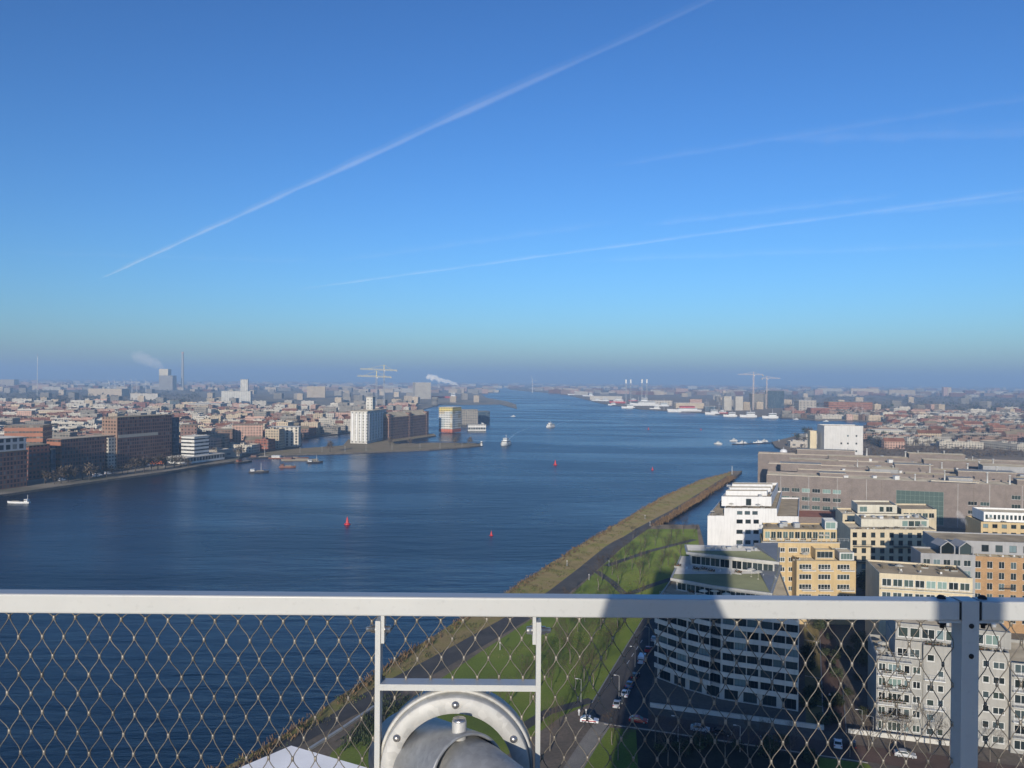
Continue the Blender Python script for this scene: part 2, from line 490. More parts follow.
# ------------------------------------------------------------ railing
RY = 1.90; RZT, RZB = 79.488, 79.4425
rl = empty('railing', (0, RY, DECK), 0, 'white tubular guard railing with diamond wire net in front of the viewer', 'railing')
RO = (0, RY, DECK)
def tube_rail(x0, x1):
    mb = MB(RO)
    r = 0.004; n = 4; y0, y1, z0, z1 = RY, RY+0.045, RZB, RZT
    prof = []
    for cy, cz, a0 in ((y1-r, z1-r, 0), (y0+r, z1-r, 90), (y0+r, z0+r, 180), (y1-r, z0+r, 270)):
        for k in range(n+1):
            a = R(a0+90*k/n); prof.append((cy+r*math.cos(a), cz+r*math.sin(a)))
    m = len(prof)
    for k in range(m):
        a, b = prof[k], prof[(k+1) % m]
        mb.face([(x0, *a), (x0, *b), (x1, *b), (x1, *a)][::-1], 0)
    mb.face([(x0, *p) for p in prof], 0); mb.face([(x1, *p) for p in prof][::-1], 0)
    return mb
tube_rail(-4.0, 1.055).build('top_rail', MATS['rail_white'], rl)
tube_rail(1.109, 3.2).build('top_rail', MATS['rail_white'], rl)
for (a, b) in ((1.0550, 1.0615), (1.1025, 1.1090)):
    mb = MB(RO); mb.box(a, b, RY+0.003, RY+0.042, RZB+0.002, RZT-0.003)
    mb.build('joint_gasket', MATS['black_rubber'], rl)
mb = MB(RO); mb.box(1.0617, 1.1023, RY+0.0005, RY+0.0455, DECK, RZT+0.0005)
post = mb.build('post', MATS['rail_white'], rl)
for z in (79.437-0.0065, 79.3595):
    mb = MB(RO); mb.lathe([(0.0, -0.0015), (0.0058, -0.0015), (0.0062, 0.004)], (1.084, RY, z), (0, 1, 0), 14)
    mb.build('hole_plug', MATS['black_rubber'], post)
for (a, b) in ((1.010, 1.0615), (1.1025, 1.154)):
    mb = MB(RO); mb.box(a, b, RY+0.004, RY+0.041, RZB-0.0065, RZB-0.0005)
    mb.build('bracket_plate', MATS['rail_white'], rl)
for x in (1.027, 1.125):
    mb = MB(RO); mb.lathe([(0.0, 0.008), (0.006, 0.0075), (0.0095, 0.004), (0.0105, 0.0)], (x, RY+0.028, RZT), (0, 0, 1), 14)
    mb.build('bolt_cap', MATS['black_rubber'], rl)
    mb = MB(RO); mb.lathe([(0.0095, 0.0), (0.0095, -0.008), (0.005, -0.010), (0.005, -0.017), (0.0, -0.017)], (x, RY+0.024, RZB-0.0065), (0, 0, 1), 12)
    mb.build('bolt_nut', MATS['black_rubber'], rl)
# the window frame in the railing that carries the flange
def pxX(px, Y=RY): return (px-CX)/F*Y
XL0, XL1 = pxX(376.8), pxX(382.0); XR0, XR1 = pxX(538.4), pxX(543.2)
for (a, b) in ((XL0, XL1), (XR0, XR1)):
    mb = MB(RO); mb.box(a, b, RY+0.002, RY+0.040, DECK, RZB-0.012)
    mb.build('frame_bar', MATS['rail_white'], rl)
for (a, b, s) in ((XL1+0.0005, XL1+0.0085, -1), (XR0-0.0085, XR0-0.0005, 1)):
    mb = MB(RO); mb.box(a, b, RY+0.006, RY+0.036, RZB-0.066, RZB)
    tab = mb.build('rail_tab', MATS['rail_white'], rl)
    zc = RZB-0.034; yc = RY+0.014
    mb = MB(RO)
    c = a if s < 0 else b
    out = XL0 if s < 0 else XR1
    inn = b if s < 0 else a
    mb.lathe([(0.0, 0.024), (0.004, 0.0235), (0.0062, 0.021), (0.0065, 0.011), (0.0095, 0.0105), (0.0095, 0.002), (0.0115, 0.0015), (0.0115, 0.0)], (out, yc, zc), (s, 0, 0), 10)
    mb.lathe([(0.0, 0.015), (0.0078, 0.0145), (0.0092, 0.012), (0.0092, 0.003), (0.011, 0.0025), (0.011, 0.0), (0.003, 0.0), (0.003, -0.02), (0.0, -0.02)], (inn, yc, zc), (-s, 0, 0), 10)
    mb.build('clamp_bolt', MATS['bolt_steel'], rl)
zc = 79.282
mb = MB(RO); mb.box(XL1, XR0, RY+0.001, RY+0.041, zc-0.0145, zc)
mb.build('cross_bar', MATS['rail_white'], rl)
# the wire net
RING_C = Vector((-0.126, 1.92, 79.083))
def wire_net():
    nm = MB(RO); nf = MB(RO)
    w, hstep = 0.0545, 0.0468
    NY = RY+0.036
    z_top = RZB-0.002
    nrow = int((z_top-DECK-0.03)/hstep)
    def knot(h, r):
        x = h*w/2; z = z_top-0.018-(r)*hstep
        x += 0.0035*math.sin(h*0.21+r*0.5)+0.0016*math.sin(h*1.7+r*2.3)
        z += 0.004*math.sin(h*0.13+1.0)+0.0012*math.sin(h*2.1+r*1.1)+0.003*math.sin(r*0.7+h*0.05)
        return Vector((x, NY, z))
    h0, h1 = int(-3.9/(w/2)), int(3.1/(w/2))
    for k in range(h0, h1):
        chain = []
        for r in range(-1, nrow):
            h = k if (k-r) % 2 == 0 else k+1
            side = 1 if h == k else -1
            p = knot(h, r)+Vector((side*0.0016, 0, 0))
            if r == -1:
                p.z = z_top+0.004
                p.x = p.x*0.72+(k+0.5)*w/2*0.28
            chain.append(p)
        runs = []; cur = []
        for a, b in zip(chain[:-1], chain[1:]):
            mid = (a+b)/2
            if (mid-Vector((RING_C.x, mid.y, RING_C.z))).length < 0.185:
                if cur: runs.append(cur); cur = []
                continue
            if not cur: cur.append(a+Vector((0, 0, 0)))
            for t in (0.14, 0.32, 0.5, 0.68, 0.86, 1.0):
                s_ = t+1.15*(t*t*(3-2*t)-t)
                cur.append(Vector((a.x+(b.x-a.x)*s_, NY+0.0012*math.sin(k*1.3+t*3), a.z+(b.z-a.z)*t)))
        if cur: runs.append(cur)
        for rr in runs:
            nm.tube(rr, 0.00118, 5, cap=False)
    for r in range(0, nrow):
        for h in range(h0, h1+1):
            if (h-r) % 2: continue
            p = knot(h, r)
            if (p-Vector((RING_C.x, p.y, RING_C.z))).length < 0.183: continue
            nf.lathe([(0.0025, -0.0055), (0.0034, -0.0045), (0.0034, 0.0045), (0.0025, 0.0055)], p, (0, 0, 1), 6)
    net = nm.build('wire_net', MATS['wire_steel'], rl)
    tag(nf.build('ferrule', MATS['ferrule_steel'], net), kind='stuff')
wire_net()

# ------------------------------------------------------------ flanged pipe in the frame
fl = empty('flanged_pipe', (RING_C.x, RY, DECK), 0, 'galvanised pipe with round bolted flange set in the railing frame', 'pipe')
FO = (RING_C.x, RY, DECK)
AX = (0, 1, 0)
mb = MB(FO); mb.lathe([(0.170, 0.030), (0.176, -0.004), (0.178, -0.0055), (0.1815, -0.0055), (0.1835, -0.003), (0.1835, 0.030)], RING_C, AX, 96, close=True)
mb.build('mounting_lip', MATS['galv_plate'], fl)
mb = MB(FO); mb.lathe([(0.136, 0.004), (0.136, -0.031), (0.1375, -0.033), (0.1725, -0.033), (0.1748, -0.0305), (0.1755, 0.0)], RING_C, AX, 96)
mb.build('flange_plate', MATS['galv_plate'], fl)
for k in range(6):
    a = R(90+60*k)
    c = RING_C+Vector((0.1575*math.cos(a), -0.033, 0.1575*math.sin(a)))
    mb = MB(FO); mb.lathe([(0.0, -0.0075), (0.0045, -0.0072), (0.0066, -0.005), (0.0072, -0.0025), (0.0090, -0.002), (0.0092, 0.0)], c, AX, 12)
    mb.build('bolt', MATS['bolt_steel'], fl)
p_near, p_far = Vector((-0.088, 1.80, 79.108)), Vector((-0.265, 2.05, 79.055))
pd = (p_far-p_near).normalized(); pl = (p_far-p_near).length
mb = MB(FO)
mb.lathe([(0.093, pl), (0.1, pl), (0.1, 0.003), (0.0985, 0.0), (0.0935, 0.0), (0.092, 0.003)], p_near, pd, 72, close=True)
mb.build('outer_sleeve', MATS['galv_pipe'], fl)
mb = MB(FO)
mb.tube([(-0.19, 1.95, 79.085), (-0.12, 1.86, 79.105), (-0.07, 1.80, 79.105), (-0.015, 1.755, 79.085), (0.05, 1.71, 79.045), (0.14, 1.65, 78.98), (0.26, 1.57, 78.89)], 0.082, 48)
mb.build('inner_pipe', MATS['galv_pipe'], fl)
sc = p_near+pd*0.045
mb = MB(FO)
mb.lathe([(0.0165, 0.085), (0.0165, 0.124), (0.0155, 0.1255), (0.0, 0.1255)], sc, (0, 0, 1), 20)
mb.lathe([(0.0150, 0.125), (0.0150, 0.130), (0.0, 0.130)], sc, (0, 0, 1), 20, m=1)
mb.build('vent_stub', [MATS['galv_plate'], MATS['bolt_steel']], fl)

# ------------------------------------------------------------ the person taking the picture (only the shadow shows)
def skin_figure(name, joints, edges, mat, loc, label, extra=None):
    me = bpy.data.meshes.new(name)
    me.from_pydata([j[0] for j in joints], edges, [])
    o = link(name, me, None, loc)
    tag(o, label, 'person')
    md = o.modifiers.new('skin', 'SKIN'); md.use_smooth_shade = True
    for i, j in enumerate(joints):
        r = j[1]; me.skin_vertices[0].data[i].radius = (r, r) if not isinstance(r, tuple) else r
    me.skin_vertices[0].data[0].use_root = True
    sb = o.modifiers.new('sub', 'SUBSURF'); sb.levels = 1; sb.render_levels = 2
    me.materials.append(mat)
    return o
solid('dark_coat', (0.03, 0.035, 0.05), 0.85)
J = [((0, 0, 0.95), (0.17, 0.12)), ((0, 0, 1.20), (0.17, 0.12)), ((0, 0.01, 1.40), (0.16, 0.11)), ((0, 0.02, 1.50), (0.09, 0.08)), ((0, 0.04, 1.57), (0.095, 0.09)), ((0, 0.04, 1.66), (0.085, 0.10)), ((0, 0.03, 1.73), (0.06, 0.07)),
     ((-0.19, 0.0, 1.40), 0.06), ((-0.21, 0.10, 1.26), 0.06), ((-0.10, 0.17, 1.47), 0.055), ((-0.06, 0.22, 1.58), 0.05),
     ((0.19, 0.0, 1.40), 0.06), ((0.23, 0.10, 1.24), 0.055), ((0.12, 0.20, 1.46), 0.045), ((0.07, 0.24, 1.58), 0.042),
     ((-0.10, 0, 0.88), 0.095), ((-0.11, 0.01, 0.48), 0.065), ((-0.11, -0.01, 0.06), 0.045), ((-0.12, 0.12, 0.03), 0.04),
     ((0.10, 0, 0.88), 0.095), ((0.11, 0.01, 0.48), 0.065), ((0.11, -0.01, 0.06), 0.045), ((0.12, 0.12, 0.03), 0.04)]
E = [(0, 1), (1, 2), (2, 3), (3, 4), (4, 5), (5, 6), (2, 7), (7, 8), (8, 9), (9, 10), (2, 11), (11, 12), (12, 13), (13, 14), (0, 15), (15, 16), (16, 17), (17, 18), (0, 19), (19, 20), (20, 21), (21, 22)]
skin_figure('person', J, E, MATS['dark_coat'], (-0.135, -0.42, DECK), 'person in a dark coat whose shadow falls on the white railing')

# ============================================================ right bank: dike, lawn, roads
def sheet(name, pts, z, mat, kind='structure'):
    mb = MB(); fp = [(p[0], p[1]) for p in pts]
    mb.cap(fp, z, 0)
    return tag(mb.build(name, mat), kind=kind)
def offset_line(pts, d):
    """shift a polyline to its right by d metres"""
    out = []
    for i, p in enumerate(pts):
        a = Vector(pts[max(i-1, 0)][:2]); b = Vector(pts[min(i+1, len(pts)-1)][:2])
        t = (b-a).normalized(); out.append((p[0]+t.y*d, p[1]-t.x*d))
    return out
def resample(pts, step):
    out = [Vector(pts[0][:2])]
    for a, b in zip(pts[:-1], pts[1:]):
        a = Vector(a[:2]); b = Vector(b[:2]); n = max(1, int((b-a).length/step))
        for k in range(1, n+1): out.append(a.lerp(b, k/n))
    return out
def ribbon(name, la, lb, za, zb, mat, kind='structure'):
    mb = MB()
    for i in range(len(la)-1):
        mb.face([(*la[i][:2], za), (*lb[i][:2], zb), (*lb[i+1][:2], zb), (*la[i+1][:2], za)])
    return tag(mb.build(name, mat), kind=kind)
DIKE = [(-92, 120)]+[tuple(W(*p)[:2]) for p in ((240, 768), (293, 735), (400, 662), (455, 627), (512, 592), (583, 546), (616, 527), (660, 500), (700, 482), (733, 473.0))]
DK = resample(DIKE, 9.0)
DK = [(p.x+0.8*math.sin(i*1.9), p.y+0.5*math.sin(i*2.7)) for i, p in enumerate(DK)]
ribbon('stone_bank', offset_line(DK, -3.2), offset_line(DK, 0.4), -2.6, 0.03, MATS['riprap'])
PATHC = [(-76, 125), (-51, 171), (-34, 203), (-14.5, 239), (3, 273), (18.5, 306), (33, 344), (49, 388), (72, 440), (104, 505), (150, 607), (184, 683)]
PC = resample(PATHC, 12.0)
ribbon('dike_verge', offset_line(DK, 0.3), [PC[min(len(PC)-1, round(i*(len(PC)-1)/(len(DK)-1)))] for i in range(len(DK))], 0.012, 0.012, MATS['verge'])
# brown reed bank between the dike path and the inner basin
sheet('reed_bank', [at(652, 527.5), at(668, 519), at(700, 501), at(714, 489), at(736, 477.5), at(727, 476.5), at(690, 500), at(650, 525)], 0.016, MATS['reed_bank'])
LAWN = [at(332, 752), at(482, 651), at(574, 592), at(622, 548), at(648, 529), at(697, 529), at(699, 545), at(684, 575), at(664, 600), at(643, 619), at(592, 703), at(562, 716), at(500, 760), at(455, 790), at(310, 790)]
sheet('lawn', LAWN, 0.020, MATS['lawn'])
sheet('lawn', [at(604, 727), at(636, 730), at(640, 800), at(560, 800)], 0.020, MATS['lawn'])
sheet('lawn', [at(818, 757), at(868, 764), at(900, 800), at(812, 800)], 0.020, MATS['lawn'])
sheet('painted_shade_lawn', [at(636, 730), at(648, 731), at(818, 757), at(812, 800), at(640, 800)], 0.018, MATS['painted_shade'])  # near-black sheet painting the tower's shade over this part of the lawn
wl = [5.0 if i < 7 else (8.0 if i < 24 else 6.0) for i in range(len(PC))]
lp = offset_line(PC, -1); 
la = []; lb = []
for i in range(len(PC)):
    a = Vector(PC[max(i-1, 0)]); b = Vector(PC[min(i+1, len(PC)-1)]); t = (b-a).normalized(); h = wl[i]/2
    la.append((PC[i].x-t.y*h, PC[i].y+t.x*h)); lb.append((PC[i].x+t.y*h, PC[i].y-t.x*h))
ribbon('dike_path', la, lb, 0.024, 0.024, MATS['asphalt'])
def path_strip(name, pts, w, mat, z=0.028):
    p = resample(pts, 6.0)
    ribbon(name, offset_line(p, -w/2), offset_line(p, w/2), z, z, mat)
path_strip('footpath', [at(606, 566), at(650, 551), at(695, 539.5)], 3.2, MATS['asphalt'])
path_strip('footpath', [at(624, 596), at(650, 586), at(680, 576)], 3.2, MATS['asphalt'])
path_strip('footpath', [at(596, 571), at(612, 582), at(625, 595)], 3.0, MATS['asphalt'])
path_strip('footpath', [at(505, 738), at(548, 712), at(592, 700)], 3.0, MATS['asphalt'])
path_strip('footpath', [at(604, 722), at(588, 745), at(560, 790)], 4.0, MATS['footpath'])
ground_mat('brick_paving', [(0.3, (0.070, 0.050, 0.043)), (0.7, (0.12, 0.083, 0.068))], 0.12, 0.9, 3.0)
# the road past the apartments and the cross street in front of them
sheet('road', [at(664, 600), at(643, 619), at(590, 706), at(600, 722), at(648, 728), at(648, 706), at(660, 640), at(672, 612), at(690, 585), at(684, 583)], 0.030, MATS['asphalt'])
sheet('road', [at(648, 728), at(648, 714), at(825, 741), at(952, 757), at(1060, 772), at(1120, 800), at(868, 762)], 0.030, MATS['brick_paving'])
solid('road_paint', (0.62, 0.62, 0.60), 0.7)
mb = MB()
a, b = at(627, 664), at(641, 642)
t = (b-a).normalized()
for k in range(4):
    c = a+t*(k*6.5)
    n = Vector((t.y, -t.x, 0))*0.09
    mb.face([(*(c-n)[:2], 0.034), (*(c+n)[:2], 0.034), (*(c+n+t*3.2)[:2], 0.034), (*(c-n+t*3.2)[:2], 0.034)])
tag(mb.build('road_marking', MATS['road_paint']), kind='structure')
solid('kerb_stone', (0.34, 0.32, 0.29), 0.85, var=0.2, vscale=1.5)
def kerb(name, pts, w=0.3, h=0.13):
    mb = MB()
    for p, q in zip(pts[:-1], pts[1:]): mb.beam((p[0], p[1], h/2+0.02), (q[0], q[1], h/2+0.02), w, h)
    return tag(mb.build(name, MATS['kerb_stone']), kind='structure')
kerb('kerb', [at(643, 619), at(592, 703)])
kerb('kerb', [at(604, 724), at(648, 730), at(868, 763)])
# paved court between the apartment blocks
sheet('courtyard_paving', [at(824, 731), at(846, 733), at(842, 690), at(836, 640), at(832, 600), at(818, 600), at(821, 650)], 0.036, MATS['brick_paving'])
sheet('garden_lawn', [at(806, 727), at(823, 730), at(820, 650), at(817, 606), at(803, 606), at(804, 650)], 0.036, MATS['verge'])
for (pa_, pb_) in (((823.5, 730), (820, 640)), ((805, 676), (821, 679)), ((805, 704), (822, 707)), ((804, 640), (819, 642)), ((846.5, 733), (843, 690))): kerb('kerb', [at(*pa_), at(*pb_)])

# ============================================================ building kit
def concrete(name, c, var=0.14):
    if name in MATS: return MATS[name]
    m, nt, b = newmat(name)
    p = geopos(nt)
    f = noise(nt, 0.18, 5, 0.65, p)
    mp = N(nt, 'ShaderNodeMapping'); L(nt, p, mp.inputs['Vector']); mp.inputs['Scale'].default_value = (1.3, 1.3, 0.10)
    s_ = noise(nt, 1.0, 3, 0.6, mp.outputs[0])
    cc = ramp(nt, f, [(0.3, tuple(x*(1-var) for x in c)), (0.7, tuple(min(0.85, x*(1+var*0.6)) for x in c))])
    cc = mixc(nt, 1.0, cc, ramp(nt, s_, [(0.25, 0.84), (0.55, 1.0)]), 'MULTIPLY')
    L(nt, cc, b.inputs['Base Color']); b.inputs['Roughness'].default_value = 0.8
    MATS[name] = m
    return m
glass('pane_glass', (0.035, 0.048, 0.05), 0.06)
glass('green_glass', (0.055, 0.078, 0.070), 0.08, 0.35)
solid('frame_white', (0.66, 0.66, 0.63), 0.5)
solid('frame_dark', (0.05, 0.055, 0.06), 0.5)
solid('frame_green', (0.30, 0.40, 0.36), 0.5)
solid('roof_grey', (0.33, 0.29, 0.22), 0.9, var=0.3, vscale=0.15)
solid('roof_dark', (0.20, 0.17, 0.125), 0.9, var=0.3, vscale=0.15)
solid('roof_green', (0.17, 0.18, 0.105), 0.9, var=0.2, vscale=0.1)
solid('metal_grey', (0.42, 0.43, 0.43), 0.5, 0.3)
solid('vent_white', (0.66, 0.66, 0.64), 0.55)
WIN_MESH = {}
def window_mesh(w, h, nv, nh, fm, pm, fw=0.07):
    if fm == 'frame_thick': fm, fw = 'frame_white', 0.15
    key = (round(w, 2), round(h, 2), nv, nh, fm, pm, fw)
    if key in WIN_MESH: return WIN_MESH[key]
    mb = MB()
    y0, y1 = 0.09, 0.17
    mb.box(0.0, w, y0, y1, 0.0, fw); mb.box(0.0, w, y0, y1, h-fw, h)
    mb.box(0.0, fw, y0, y1, fw, h-fw); mb.box(w-fw, w, y0, y1, fw, h-fw)
    for k in range(1, nv): mb.box(w*k/nv-fw*0.4, w*k/nv+fw*0.4, y0+0.004, y1-0.004, fw, h-fw)
    for k in range(1, nh): mb.box(fw, w-fw, y0+0.008, y1-0.008, h*k/nh-fw*0.4, h*k/nh+fw*0.4)
    mb.box(-0.04, w+0.04, -0.05, 0.09, -0.07, -0.003)
    mp = MB(); mp.face([(0, 0.13, 0), (w, 0.13, 0), (w, 0.13, h), (0, 0.13, h)])
    WIN_MESH[key] = (mb.mesh('window', MATS[fm]), mp.mesh('pane', MATS[pm]))
    return WIN_MESH[key]
def inset(fp, d):
    n = len(fp); out = []
    for i in range(n):
        p0, p1, p2 = Vector(fp[i-1][:2]), Vector(fp[i][:2]), Vector(fp[(i+1) % n][:2])
        a = (p1-p0).normalized(); b = (p2-p1).normalized()
        na = Vector((-a.y, a.x)); nb = Vector((-b.y, b.x))
        k = 1+na.dot(nb)
        out.append(tuple(p1+(na+nb)*(d/max(k, 0.25))))
    return out
class Building:
    def __init__(s, name, loc, label, cat='building', group=None):
        s.o = Vector((loc[0], loc[1], 0)); s.e = empty(name, s.o, 0, label, cat, group); s.name = name
    def mb(s): return MB(s.o)
    def part(s, mb, name, mat, parent=None): return mb.build(name, mat, parent or s.e)
    def block(s, fp, z0, z1, wall, roof='roof_grey', wins=None, wname='wall', rname='roof', parapet=0.7, dep=0.2, roofpart=True):
        """walls with real window openings; wins: {edge: [(u0,u1,v0,v1,nv,nh,frame,pane)]} in metres"""
        wins = wins or {}
        mb = s.mb(); n = len(fp)
        todo = []
        for i in range(n):
            a = Vector(fp[i][:2]); b = Vector(fp[(i+1) % n][:2]); d = b-a; Ln = d.length; u = d/Ln; inn = Vector((-u.y, u.x))
            P = lambda uu, zz, dd=0.0: (a.x+u.x*uu+inn.x*dd, a.y+u.y*uu+inn.y*dd, zz)
            ops = [o for o in wins.get(i, []) if o[0] > 0.02 and o[1] < Ln-0.02 and z0+o[2] > z0+0.02 and z0+o[3] < z1-0.02]
            if not ops:
                mb.face([P(0, z0), P(Ln, z0), P(Ln, z1), P(0, z1)], 0, [(0, z0), (Ln, z0), (Ln, z1), (0, z1)])
            else:
                vs = sorted(set([0.0, z1-z0]+[round(x, 3) for o in ops for x in (o[2], o[3])]))
                for v0, v1 in zip(vs[:-1], vs[1:]):
                    vm = (v0+v1)/2
                    row = sorted([(o[0], o[1]) for o in ops if o[2] < vm < o[3]])
                    cur = 0.0
                    for (p, q) in row+[(Ln, Ln)]:
                        if p > cur+1e-4:
                            mb.face([P(cur, z0+v0), P(p, z0+v0), P(p, z0+v1), P(cur, z0+v1)], 0, [(cur, z0+v0), (p, z0+v0), (p, z0+v1), (cur, z0+v1)])
                        cur = max(cur, q)
                for o in ops:
                    u0, u1, v0, v1 = o[0], o[1], z0+o[2], z0+o[3]
                    mb.face([P(u0, v0), P(u0, v0, dep), P(u0, v1, dep), P(u0, v1)][::-1]); mb.face([P(u1, v0), P(u1, v0, dep), P(u1, v1, dep), P(u1, v1)])
                    mb.face([P(u0, v0), P(u1, v0), P(u1, v0, dep), P(u0, v0, dep)]); mb.face([P(u0, v1), P(u1, v1), P(u1, v1, dep), P(u0, v1, dep)][::-1])
                    todo.append((P(u0, v0), math.atan2(u.y, u.x), o))
        if parapet > 0:
            ip = inset(fp, 0.3)
            for i in range(n):
                j = (i+1) % n
                mb.face([(*fp[i][:2], z1), (*fp[j][:2], z1), (*ip[j], z1), (*ip[i], z1)])
                mb.face([(*ip[i], z1), (*ip[j], z1), (*ip[j], z1-parapet), (*ip[i], z1-parapet)])
        w = s.part(mb, wname, MATS[wall])
        rb = s.mb(); rb.cap(inset(fp, 0.29) if parapet > 0 else fp, z1-parapet, 0)
        s.part(rb, rname, MATS[roof])
        for (p, ang, o) in todo:
            fm, pm = window_mesh(o[1]-o[0], o[3]-o[2], o[4], o[5], o[6], o[7])
            f = link('window', fm, s.e, Vector(p)-s.o, ang)
            link('pane', pm, f)
        return w
def grid(Ln, n, nf, fh, w, h, sill=0.9, v0=0.0, m0=0.8, m1=0.8, nv=2, nh=1, fm='frame_white', pm='pane_glass', skip=0.0, seed=1):
    r = random.Random(seed); out = []
    pitch = (Ln-m0-m1)/n
    for k in range(nf):
        for i in range(n):
            if r.random() < skip: continue
            c = m0+pitch*(i+0.5)
            out.append((c-w/2, c+w/2, v0+k*fh+sill, v0+k*fh+sill+h, nv, nh, fm, pm))
    return out
def rail_mesh(mb, pts, z, h=1.0, post=1.6, m=0):
    p = resample(pts, post)
    for a, b in zip(p[:-1], p[1:]):
        mb.beam((*a, z+h), (*b, z+h), 0.05, 0.05, m); mb.beam((*a, z+h*0.5), (*b, z+h*0.5), 0.03, 0.03, m)
        mb.beam((*a, z), (*a, z+h), 0.05, 0.05, m)
    mb.beam((*p[-1], z), (*p[-1], z+h), 0.05, 0.05, m)
def glass_rail(mb, pts, z, h=1.0):
    for a, b in zip(pts[:-1], pts[1:]):
        mb.beam((a[0], a[1], z+h/2), (b[0], b[1], z+h/2), 0.03, h)
def vent(b, x, y, z, w=1.2, h=1.0, mat='vent_white', name='roof_vent', cap=True):
    mb = b.mb(); mb.box(x-w/2, x+w/2, y-w/2, y+w/2, z, z+h)
    if cap: mb.box(x-w*0.6, x+w*0.6, y-w*0.6, y+w*0.6, z+h, z+h+0.12)
    b.part(mb, name, MATS[mat])
def flue(b, x, y, z, h=2.5, r=0.25, mat='vent_white'):
    mb = b.mb(); mb.lathe([(r, 0), (r, h), (r*1.5, h+0.02), (r*1.5, h+0.25), (0, h+0.4)], (x, y, z), n=10)
    b.part(mb, 'flue', MATS[mat])

solid('plant_dark', (0.05, 0.065, 0.025), 0.8, var=0.4, vscale=2.0); solid('plant_rust', (0.17, 0.08, 0.03), 0.8, var=0.4, vscale=2.0)
# ------------------------------------------------------------ A: curved white banded apartments
concrete('band_white', (0.60, 0.585, 0.53)); concrete('pale_stone', (0.50, 0.49, 0.45)); concrete('grey_clad', (0.30, 0.31, 0.30))
A = Building('apartment_building', (58, 220), 'curved apartment building with white balcony bands and green grey stepped roofs beside the road', 'apartment building')
FR = [(39.8, 218), (46.0, 210.0), (53.3, 203.6), (61.75, 200.0), (70.2, 196.4)]
AFP = FR+[(82.5, 247), (54, 256)]
wins = {}
for i in range(4):
    Ln = (Vector(FR[i+1])-Vector(FR[i])).length
    wl_ = []
    for k in range(6):
        n = 3
        for j in range(n):
            u0 = 0.15+(Ln-0.3)*j/n+0.12; u1 = 0.15+(Ln-0.3)*(j+1)/n-0.12
            wl_.append((u0, u1, 3.6+3*k+0.35, 3.6+3*k+2.5, 3, 1, 'frame_dark', 'pane_glass'))
    for j in range(2):
        wl_.append((0.8+(Ln/2)*j, Ln/2*(j+1)-0.5, 0.35, 2.9, 3, 1, 'frame_dark', 'pane_glass'))
    wins[i] = wl_
A.block(AFP, 0.0, 21.9, 'pale_stone', 'roof_grey', wins, parapet=0.5)
def band(z0, z1, out, t, pts, mat, name, slab=True):
    o1 = offset_line(pts, out); o2 = offset_line(pts, out-t)
    mb = A.mb()
    for i in range(len(pts)-1):
        q = [(*o1[i], z0), (*o1[i+1], z0), (*o1[i+1], z1), (*o1[i], z1)]
        q2 = [(*o2[i], z0), (*o2[i+1], z0), (*o2[i+1], z1), (*o2[i], z1)]
        mb.face(q); mb.face(q2[::-1]); mb.face([q[3], q[2], q2[2], q2[3]]); mb.face([q[0], q2[0], q2[1], q[1]])
        if slab:
            p3 = [(*pts[i], z0+0.02), (*pts[i+1], z0+0.02)]
            mb.face([p3[0], p3[1], (*o2[i+1], z0+0.02), (*o2[i], z0+0.02)][::-1]); mb.face([(*pts[i], z0+0.25), (*pts[i+1], z0+0.25), (*o2[i+1], z0+0.25), (*o2[i], z0+0.25)][::-1])
    for i in (0, len(pts)-1):
        q = [(*o1[i], z0), (*o2[i], z0), (*o2[i], z1), (*o1[i], z1)]
        mb.face(q if i == 0 else q[::-1])
        if slab: mb.face([(*pts[i], z0), (*o1[i], z0), (*o1[i], z0+0.26), (*pts[i], z0+0.26)])
    A.part(mb, name, MATS[mat])
fine = [Vector(p) for p in FR]
cur = []
for i in range(len(FR)-1):
    p0 = Vector(FR[max(i-1, 0)]); p1 = Vector(FR[i]); p2 = Vector(FR[i+1]); p3 = Vector(FR[min(i+2, len(FR)-1)])
    for k in range(4):
        t = k/4
        cur.append(tuple(0.5*((2*p1)+(p2-p0)*t+(2*p0-5*p1+4*p2-p3)*t*t+(3*p1-p0-3*p2+p3)*t*t*t)))
cur.append(FR[-1])
for k in range(7):
    z = 3.6+3*k
    band(z-0.35, z+0.85, 1.25, 0.16, cur[:8], 'band_white', 'balcony')
    band(z-0.35, z+0.85, 1.25, 0.16, cur[8:], 'band_white', 'balcony')
solid('roof_pale', (0.42, 0.41, 0.38), 0.85, var=0.12, vscale=0.2)
